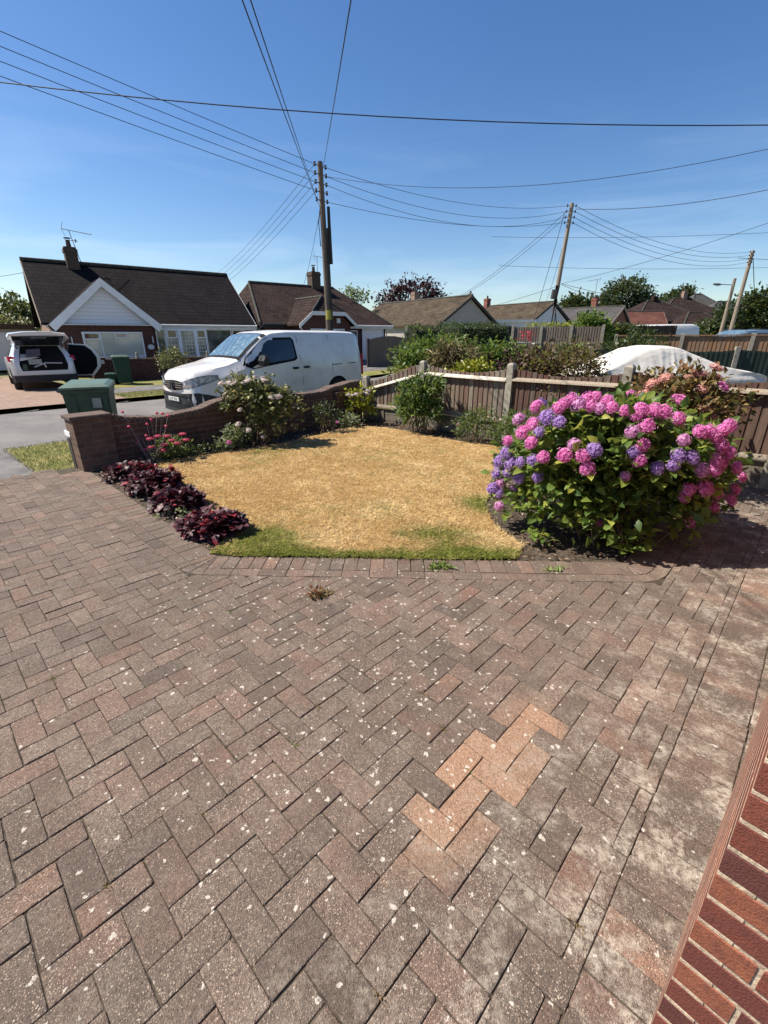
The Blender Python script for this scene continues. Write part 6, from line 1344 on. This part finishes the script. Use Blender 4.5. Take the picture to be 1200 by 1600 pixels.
def hip_house(name, label, x, y, rz, L, W_, eave_h, ridge_h, z0, roofm, wallm, chims=(), wins=()):
    t = thing(name, label, 'house', (x, y, z0), rz); h = W_ / 2; k = min(h * .95, L * .45); w_ = MB(); w_.box(.3, L - .3, -h + .3, h - .3, 0, eave_h); w_.build('wall', wallm, t); rf = MB()
    for p in ([(0, -h, eave_h), (L, -h, eave_h), (L - k, 0, ridge_h), (k, 0, ridge_h)], [(L, h, eave_h), (0, h, eave_h), (k, 0, ridge_h), (L - k, 0, ridge_h)], [(L, -h, eave_h), (L, h, eave_h), (L - k, 0, ridge_h)], [(0, h, eave_h), (0, -h, eave_h), (k, 0, ridge_h)]): slope_slab(rf, p, .15)
    roof = rf.build('roof', roofm, t); rt = MB(); rt.tube([(k, 0, ridge_h), (L - k, 0, ridge_h)], .12, 6)
    for p, q in (((k, 0, ridge_h), (0, -h, eave_h)), ((L - k, 0, ridge_h), (L, -h, eave_h))): rt.tube([p, q], .1, 6)
    rt.build('ridge', 'ridge_tile', roof)
    for (cx, cy, hh, m) in chims: chimney(roof, cx, cy, ridge_h - 1, ridge_h + hh, .6, m, True, False)
    for (a, b, c, d) in wins: window(t, a, b, c, d, -h + .295, (), 'house_glass')
    return t
# cream gable bungalow (gable towards us, ridge running away to the left)
h3 = gable_house('bungalow', 'grey brown roofed bungalow with a cream rendered gable behind the hedge', (7.2, 40.3), (-.4, 51.5), 4.60, 2.35, 7.0, rise(7, 40) - .38, 'roof_moss', 'render_cream', 'iron', None, ((8.0, -.3, .75, 'pale_brick'),))
aerial(h3, 8.4, -.3, 5.3, 7.0, 0, 1.6, R(120), 7, .02)
dish = MB(); dish.loft([[(3.6, -3.55, 2.9 + 0 * a) if False else (3.6 + r_ * math.cos(a), -3.6 - (.12 - r_ * .2), 2.95 + r_ * math.sin(a)) for a in [2 * math.pi * k / 14 for k in range(14)]] for r_ in (.05, .35)]); dish.build('satellite_dish', 'iron', h3)
vp = MB(); vp.tube([(4.4, -2.4, 3.0), (4.4, -2.4, 3.75)], .06, 6); vp.build('vent_pipe', 'ridge_tile', h3)
ex = thing('extension', 'flat roofed white side extension between the two gabled bungalows', 'building', (9.0, 44.6, rise(9, 44)), R(-10)); mb = MB(); mb.box(0, 4.6, 0, 3, 0, 2.15); mb.build('wall', 'render_white', ex); mb = MB(); mb.box(-.15, 4.75, -.15, 3.1, 2.15, 2.4); mb.build('flat_roof', 'fascia_white', ex)
h4 = gable_house('bungalow', 'brown roofed bungalow with a white painted gable beyond the grey fence', (16.8, 48.5), (9.6, 60.5), 4.60, 2.40, 7.0, rise(17, 48) - .55, 'roof_moss', 'render_white', 'iron', None, ((9.6, 0, .8, 'red_brick'),))
dp_ = MB(); dp_.tube([(.16, -.5, 3.6), (.16, -.9, 2.2), (.16, -1.0, .5)], .035, 6); dp_.build('cable_run', 'iron', h4)
g5 = gable_house('bungalow', 'dark roofed brick bungalow with a pale edged gable and red chimney', (24.7, 50.5), (16.5, 60.0), 4.1, 1.9, 6.2, rise(25, 50) - .45, 'roof_grey', 'red_brick', 'pale_wood', None, ((3.4, -.4, .9, 'red_brick'),))
aerial(g5, 3.4, -.2, 5.0, 6.8, 0, 1.6, R(160), 6, .02)
hip_house('house', 'brown hipped roof house behind the red roofed garage', 31.3, 66, R(8), 10.5, 9, 2.6, 5.3, rise(30, 66) - .5, 'roof_brown', 'red_brick', ((5.2, 0, .5, 'roof_brown'),), ((7.5, 8.6, 1.6, 2.8),))
gable_house('garage', 'garage with a bright red tiled roof in front of the distant hipped house', (32.0, 56.2), (27.6, 57.0), 3.65, 2.2, 4.4, rise(28, 56) - .4, 'roof_red', 'red_brick', 'pale_wood')
hip_house('house', 'large brown hipped roof house with a clay chimney pot on its ridge', 39.2, 74, R(3), 11, 9, 2.9, 5.9, rise(40, 74) - .5, 'roof_brown', 'red_brick', ((5.8, 0, .9, 'pale_brick'),), ((8.6, 10, 1.5, 3.0),))
hip_house('house', 'low brown hipped roof building in front of the large brown house', 36.0, 62, R(8), 7.6, 6, 1.9, 3.6, rise(36, 62) - .4, 'roof_brown', 'red_brick')
hip_house('house', 'grey slate hipped roof house behind the large brown one', 50.5, 86, R(10), 9, 8, 3.9, 7.0, rise(55, 86) - .5, 'roof_grey', 'render_cream')
hip_house('house', 'grey hipped roof house at the right beside the leaning poles', 47.8, 76, R(6), 9.5, 8, 2.8, 5.4, rise(55, 76) - .5, 'roof_grey', 'render_cream')
hip_house('house', 'long dull brown roof low between the trees at the right', 43, 66, R(4), 9, 6, 2.2, 3.8, rise(45, 66) - .3, 'roof_brown', 'red_brick')

# left neighbour: garage, gate and fence
gr = thing('garage', 'pale flat roofed garage at the left edge beside the white hatchback', 'garage', (-21.5, 23.5, -.05), R(38)); mb = MB(); mb.box(0, 3.6, 0, 5, 0, 2.0); mb.build('wall', 'render_cream', gr); mb = MB(); mb.box(-.1, 3.7, -.12, 5.1, 2.0, 2.25); mb.build('flat_roof', 'fence_brown', gr); mb = MB(); mb.box(.4, 3.1, -.04, -.003, 0, 1.85); mb.build('garage_door', 'render_white', gr)
def panel_fence(name, label, pts, h0, m, postm='concrete', z=0, posts=True, bw=.12, cap=None, rail=None, ph=.06, face=-1, dip=0):
    t = thing(name, label, 'fence', (0, 0, 0))
    for i in range(len(pts) - 1):
        (x0, y0), (x1, y1) = pts[i], pts[i + 1]; L = math.dist(pts[i], pts[i + 1]); ang = math.atan2(y1 - y0, x1 - x0); z_a, z_b = z + rise(x0, y0), z + rise(x1, y1)
        mb = MB(); s = .05
        while s < L - .05:
            e = min(s + bw, L - .05); u = s / L; zz = z_a + (z_b - z_a) * u; top = zz + h0 - dip * math.sin(math.pi * u) + random.gauss(0, .004); mb.ct = random.random()
            vs = [(s, -.004, zz - .1), (e + .01, -.02, zz - .1), (e + .01, -.008, zz - .1), (s, .004, zz - .1), (s, -.004, top), (e + .01, -.02, top), (e + .01, -.008, top), (s, .004, top)]
            mb.add(vs, [(3, 2, 1, 0), (4, 5, 6, 7), (0, 1, 5, 4), (1, 2, 6, 5), (2, 3, 7, 6), (3, 0, 4, 7)]); s = e
        mb.build('board_panel', m, t, loc=(x0, y0, 0), rz=ang)
        if rail:
            mb = MB()
            for f in rail: mb.loft([[(.05, -.02, z_a + f - .03), (.05, -.07, z_a + f - .03), (.05, -.06, z_a + f + .02), (.05, -.02, z_a + f + .04)], [(L - .05, -.02, z_b + f - .03), (L - .05, -.07, z_b + f - .03), (L - .05, -.06, z_b + f + .02), (L - .05, -.02, z_b + f + .04)]])
            mb.build('rail', m, t, loc=(x0, y0, 0), rz=ang)
        if cap: mb = MB(); mb.loft([[(0, -.06, z_a + h0 + .01), (0, .05, z_a + h0 + .01), (0, .05, z_a + h0 + .05), (0, -.06, z_a + h0 + .05)], [(L, -.06, z_b + h0 + .01), (L, .05, z_b + h0 + .01), (L, .05, z_b + h0 + .05), (L, -.06, z_b + h0 + .05)]]); mb.build('capping', cap, t, loc=(x0, y0, 0), rz=ang)
    if posts:
        for (x, y) in pts: mb = MB(); zz = z + rise(x, y); mb.box(-.055, .055, -.06, .055, zz - .2, zz + h0 + ph, .006); mb.build('post', postm, t, loc=(x, y, 0), rz=ang)
    return t
def lin(a, b, n): return [(a[0] + (b[0] - a[0]) * i / n, a[1] + (b[1] - a[1]) * i / n) for i in range(n + 1)]
panel_fence('fence', 'dark board fence at the left edge beside the white hatchback', lin((-17.4, 20.0), (-13.9, 14.9), 3), 1.35, 'fence_brown', z=-.05)
panel_fence('side_gate', 'arched grey brown double gate across the road right of the van', lin((-.85, 25.2), (1.25, 26.2), 1), 1.38, 'fence_dull', z=-.05, posts=True, postm='iron', dip=-.16)
panel_fence('fence', 'grey board fence behind the hedge between the gate and the cream bungalow', lin((1.3, 27.5), (3.2, 30), 1), 2.0, 'fence_dull', z=-.1)
wq = thing('wall', 'dark grey rendered wall beside the grey fence left of the brick pillar', 'wall', (4.3, 21.3, 0), R(2)); mb = MB(); mb.box(0, 1.35, 0, .2, -.2, 2.0); mb.build('render', 'iron', wq); mb = MB(); mb.box(-.03, 1.38, -.03, .23, 2.0, 2.06); mb.build('coping', 'concrete', wq)
panel_fence('fence', 'pale grey panel fence with posts behind the red leaved bush', lin((5.55, 20.8), (8.75, 19.3), 3), 1.95, 'fence_dull', z=.02, rail=(1.0,), ph=.07, bw=.10)
panel_fence('fence', 'brown board fence running right from the grey panels', lin((8.9, 24.4), (15.4, 25.6), 4), 1.92, 'fence_brown', z=.03, postm='fence_brown', ph=0)
panel_fence('fence', 'orange brown board fence with pale concrete posts at the right', [(8.5, 17.6), (10.3, 16.6), (12.05, 15.7), (13.8, 14.8), (15.5, 13.9)], 1.32, 'fence_orange', z=.28, cap='fence_orange', rail=(.66,), ph=.08, dip=0)
panel_fence('fence', 'dark green board fence right behind the covered car', [(6.0, 13.8), (7.75, 13.3), (9.5, 12.8), (11.3, 12.3), (13.0, 11.8)], 1.30, 'fence_green', z=-.03, ph=.08, dip=.05)
panel_fence('fence', 'short green board fence left of the covered car', [(5.1, 14.2), (3.4 + .6, 15.8)], 1.22, 'fence_green', z=-.03, ph=.10)
tk = thing('railing', 'low timber retaining rail with white capped stubs left of the covered car', 'railing', (4.9, 16.2, 0), R(6)); mb = MB(); mb.box(0, 3.6, 0, .12, -.1, 1.22); mb.build('boards', 'fence_brown', tk)
for i in range(4): mb = MB(); mb.box(.2 + i * 1.0, .36 + i * 1.0, -.05, .16, -.1, 1.36, .01); mb.build('post', 'fence_brown', tk); mb = MB(); mb.box(.18 + i, .38 + i, -.07, .18, 1.361, 1.42, .01); mb.build('post_cap', 'concrete', tk)
bp = thing('brick_pillar', 'pale brick gate pillar between the laurel and the red leaved bush', 'pillar', (3.95, 13.9, -.02), R(10)); mb = MB(); mb.box(-.2, .2, -.2, .2, -.1, 1.42); mb.build('brickwork', 'pale_brick', bp); mb = MB(); mb.box(-.24, .24, -.24, .24, 1.42, 1.49, .01); mb.build('cap', 'concrete', bp)
plant('climber', 'crimson leaved climber on top of the pale brick pillar', 'plant', 4.05, 13.8, [(0, 0, 1.60, .14, .16, .16)], 18, 4, .05, .07, 'petal_red', .5, False, 'stem', 6)
fw_ = thing('front_wall', 'low dark brick front garden wall across the road', 'wall', (-11.05, 17.95, -.06), R(37)); mb = MB(); mb.box(0, 4.9, 0, .22, -.1, .80); mb.build('brickwork', 'house_brick', fw_); mb = MB(); mb.box(-.02, 4.92, -.02, .24, .80, .86); mb.build('coping', 'garden_brick', fw_)
mb = MB(); mb.box(-.10, .40, -.10, .32, -.1, .92); mb.build('pier', 'house_brick', fw_); mb = MB(); mb.box(0.02, .34, -.125, -.102, .70, .84); mb.build('name_plate', 'plate_white', fw_)
for x in (1.55, 4.3): mb = MB(); mb.tube([(x, .1, .86), (x, .1, 1.06), (x, .1, 1.1)], [.07, .05, .02], 8); mb.build('finial', 'concrete', fw_)

# ------------------------------------------------------------ poles and wires
def pole(label, x, y, z0, top, r=.13, m='pole_wood', lean=(0, 0), n_ins=4, steps=True, boxes=True, name='utility_pole', dir_=None, gap_=.28):
    t = thing(name, label, 'utility pole', (x, y, z0)); tx, ty = lean; h = top - z0; mb = MB(); mb.tube([(0, 0, -.3), (tx * .5, ty * .5, h * .5), (tx, ty, h)], [r, r * .86, r * .72], 12); mb.build('shaft', m, t, uv=False, smooth=True)
    d = Vector(dir_ or (UU.x, UU.y)).normalized(); pts = []
    for i in range(n_ins):
        z = h - .12 - i * gap_; f = z / h; row = []
        for s in (-1, 1):
            mb = MB(); c = Vector((tx * f, ty * f, z)); e = c + Vector((d.x, d.y, 0)) * s * .26; mb.tube([c, e], .014, 5); mb.tube([e + Vector((0, 0, -.06)), e + Vector((0, 0, -.02)), e + Vector((0, 0, .03)), e + Vector((0, 0, .07))], [.03, .05, .03, .045], 8); mb.build('insulator', 'iron', t, uv=False); row.append(Vector((x, y, z0)) + e)
        pts.append(row)
    return t, pts
p1, I1 = pole('tall timber pole with wires fanning out behind the white van', -2.22, 19.9, -.15, 7.55, .135, 'pole_wood', (-.12, 0), 5, gap_=.27)
mb = MB(); k = 7.57
mb.tube([(.12, -.1, 0), (.10, -.1, 3.2), (.06, -.1, 5.6)], [.035, .04, .03], 6); mb.tube([(.15, -.05, 4.4), (.13, -.05, 6.3)], [.075, .055], 8); mb.tube([(-.22, -.05, 5.0), (-.26, -.05, 5.8), (-.12, -.05, 6.6)], [.02, .02, .02], 5); mb.build('cable_bundle', 'cable', p1, uv=False)
mb = MB(); mb.tube([(.0, -.03, 2.4), (.0, -.03, 2.75)], [.145, .143], 12); mb.build('band', 'leaf_lime_plain', p1, uv=False)
p2, I2 = pole('leaning timber pole rising above the white gabled bungalow', 10.42, 30.6, .25, 8.75, .15, 'pole_pale', (.45, 0), 4, dir_=(1, .1))
mb = MB(); mb.tube([(.0, -.16, 3.5), (.05, -.16, 4.0)], [.2, .2], 8); mb.tube([(.2, -.2, 0), (.23, -.18, 3.5)], .03, 5); mb.build('cable_box', 'iron', p2, uv=False)
p3, I3 = pole('leaning timber pole at the right edge in front of the dark tree', 33.7, 47.0, .6, 8.9, .20, 'pole_pale', (.12, 0), 4, dir_=(1, .3))
mb = MB(); mb.tube([(.2, -.2, 7.6), (.75, -.2, 6.0), (1.3, -.2, 4.4)], .03, 5); mb.build('cable_loop', 'cable', p3, uv=False)
p4 = thing('street_lamp', 'short timber lamp pole leaning left of the right hand pole', 'street lamp', (30.0, 43.0, .6)); mb = MB(); mb.tube([(0, 0, -.3), (.05, 0, 5.6)], [.17, .12], 10); mb.build('shaft', 'pole_pale', p4, uv=False); mb = MB(); mb.tube([(.05, 0, 5.1), (-.7, 0, 5.12), (-1.1, 0, 5.15)], .03, 5); mb.build('bracket', 'iron', p4, uv=False); mb = MB(); mb.tube([(-1.0, 0, 5.13), (-1.3, 0, 5.13), (-1.7, 0, 5.16)], [.05, .11, .06], 8); mb.build('lamp_head', 'aerial_metal', p4, uv=False)
p5 = thing('utility_pole', 'far thin pole top between the two gabled bungalows', 'utility pole', (10.8, 62.0, .6)); mb = MB(); mb.tube([(0, 0, 0), (0, 0, 6.2)], [.14, .12], 8); mb.build('shaft', 'pole_wood', p5, uv=False); mb = MB(); mb.box(-.35, .35, -.05, .05, 5.4, 5.5); mb.box(-.35, .35, -.05, .05, 5.8, 5.9); mb.build('crossarm', 'pole_wood', p5)
def wire(label, a, b, sag, r=.011, group=None, n=28):
    a = Vector(a); b = Vector(b); mb = MB(); pts = []
    for i in range(n + 1):
        f = i / n; p = a.lerp(b, f); p.z -= sag * 4 * f * (1 - f); pts.append(p - a)
    mb.tube(pts, r, 5, False); o = mb.build('overhead_wire', 'cable', None, uv=False, smooth=True, recalc=False, loc=a, angle=180); tag(o, label, 'overhead wire', group); return o
nth = ['topmost', 'second from top', 'third from top', 'lowest']
# to the left along the street
lw = Vector((-29.6, -10.4, 10.5))
for i in range(4): wire('%s of four wires from the tall pole to the left edge' % nth[i], I1[i][0], lw + Vector((0, 0, -i * .33)), .30, .0085, 'street wires left of the tall pole')
# between poles 1 and 2
for i in range(4):
    wire('%s of four wires between tall pole and leaning pole' % nth[i], I1[(0, 1, 2, 4)[i]][1], I2[i][0], (.55, .75, .85, .45)[i], .009, 'wires between the tall and the leaning pole')
# between poles 2 and 3
for i in range(4): wire('%s of four wires from leaning pole to right edge pole' % nth[i], I2[i][1], I3[i][0], .9 + .05 * i, .012, 'wires from the leaning pole to the right')
top1 = Vector((-2.44, 19.9, 7.3)); low1 = Vector((-2.40, 19.8, 6.1)); 
def beyond(p, k, f): return p + (k - p) * f
wire('left wire of the close pair rising from the tall pole to the top edge', Vector((-2.42, 19.9, 6.15)), (-.80, -2.0, 3.95), .05, .0075)
wire('right wire of the close pair rising from the tall pole to the top edge', Vector((-2.55, 19.9, 6.5)), (-.62, -2.0, 3.80), .04, .0075)
wire('single wire rising from the top of the tall pole to the top edge', Vector((-2.25, 19.9, 7.30)), (.76, -2.0, 3.28), .05, .0075)
wire('thick dark cable crossing the whole sky from the left edge to the right edge', (-16.5, 12, 7.64), (16.5, 12, 6.16), .9, .0115)
wire('service wire dropping from the tall pole to the hipped bungalow behind it', Vector((-2.45, 19.9, 5.9)), (-4.9, 27.6, 3.3), .35, .008)
for i in range(4): wire('%s of four faint wires from tall pole behind left house' % nth[i], I1[i][0], (-22.0 - i * .1, 58.0, 7.2 - i * .5), .8, .008, 'faint far wires behind the left house')
wire('long wire rising from the leaning pole side of the sky to the right edge', Vector((-2.10, 19.9, 7.1)), (14.5, 11.6, 6.9), 1.1, .0075)
wire('thick cable from the leaning pole rising to the right edge', I2[0][1] + Vector((0, 0, -.15)), (24.5, 19.8, 9.5), 1.0, .014)
wire('service wire from halfway up the leaning pole to the right', (10.85, 30.6, 4.6), (34, 45, 4.2), .6, .013)
wire('second service wire from halfway up the leaning pole to the right', (10.85, 30.6, 4.55), (30, 50, 3.3), .35, .013)
wire('rising wire from halfway up the leaning pole to the right edge', (10.85, 30.6, 4.6), (19.5, 16.2, 7.6), .4, .010)
wire('left service wire from the leaning pole to the cream gabled bungalow', I2[1][0], (6.3, 41.5, 4.7), .3, .012, 'service wires to the cream gabled bungalow')
wire('right service wire from the leaning pole to the cream gabled bungalow', I2[2][0], (6.5, 41.2, 4.7), .3, .012, 'service wires to the cream gabled bungalow')
wire('service wire from the leaning pole down to the white painted gable', (10.7, 30.6, 6.9), (15.8, 48.9, 4.1), .5, .012)
wire('stay wire hanging from the leaning pole down behind the fence', (10.5, 30.6, 8.3), (9.55, 31.2, 2.4), .12, .015)
wire('service wire from the low box on the leaning pole leftwards to far houses', (10.75, 30.6, 4.5), (4.5, 60, 3.6), .4, .012)
wire('far high wire crossing behind the leaning pole to the right edge', (12.5, 60, 14.8 - 2.5), (60, 58, 13.4), .6, .018)
wire('far lower wire crossing above the right hand pole', (14, 62, 9.6), (64, 60, 9.9), .6, .018)
wire('short faint wire at the left edge above the dark tree', (-40, 40, 6.2), (-17, 25, 4.7), .5, .012)
wire('wire from the right hand pole to the right edge', (32.6, 47, 8.3), (52, 44, 7.6), .2, .018)
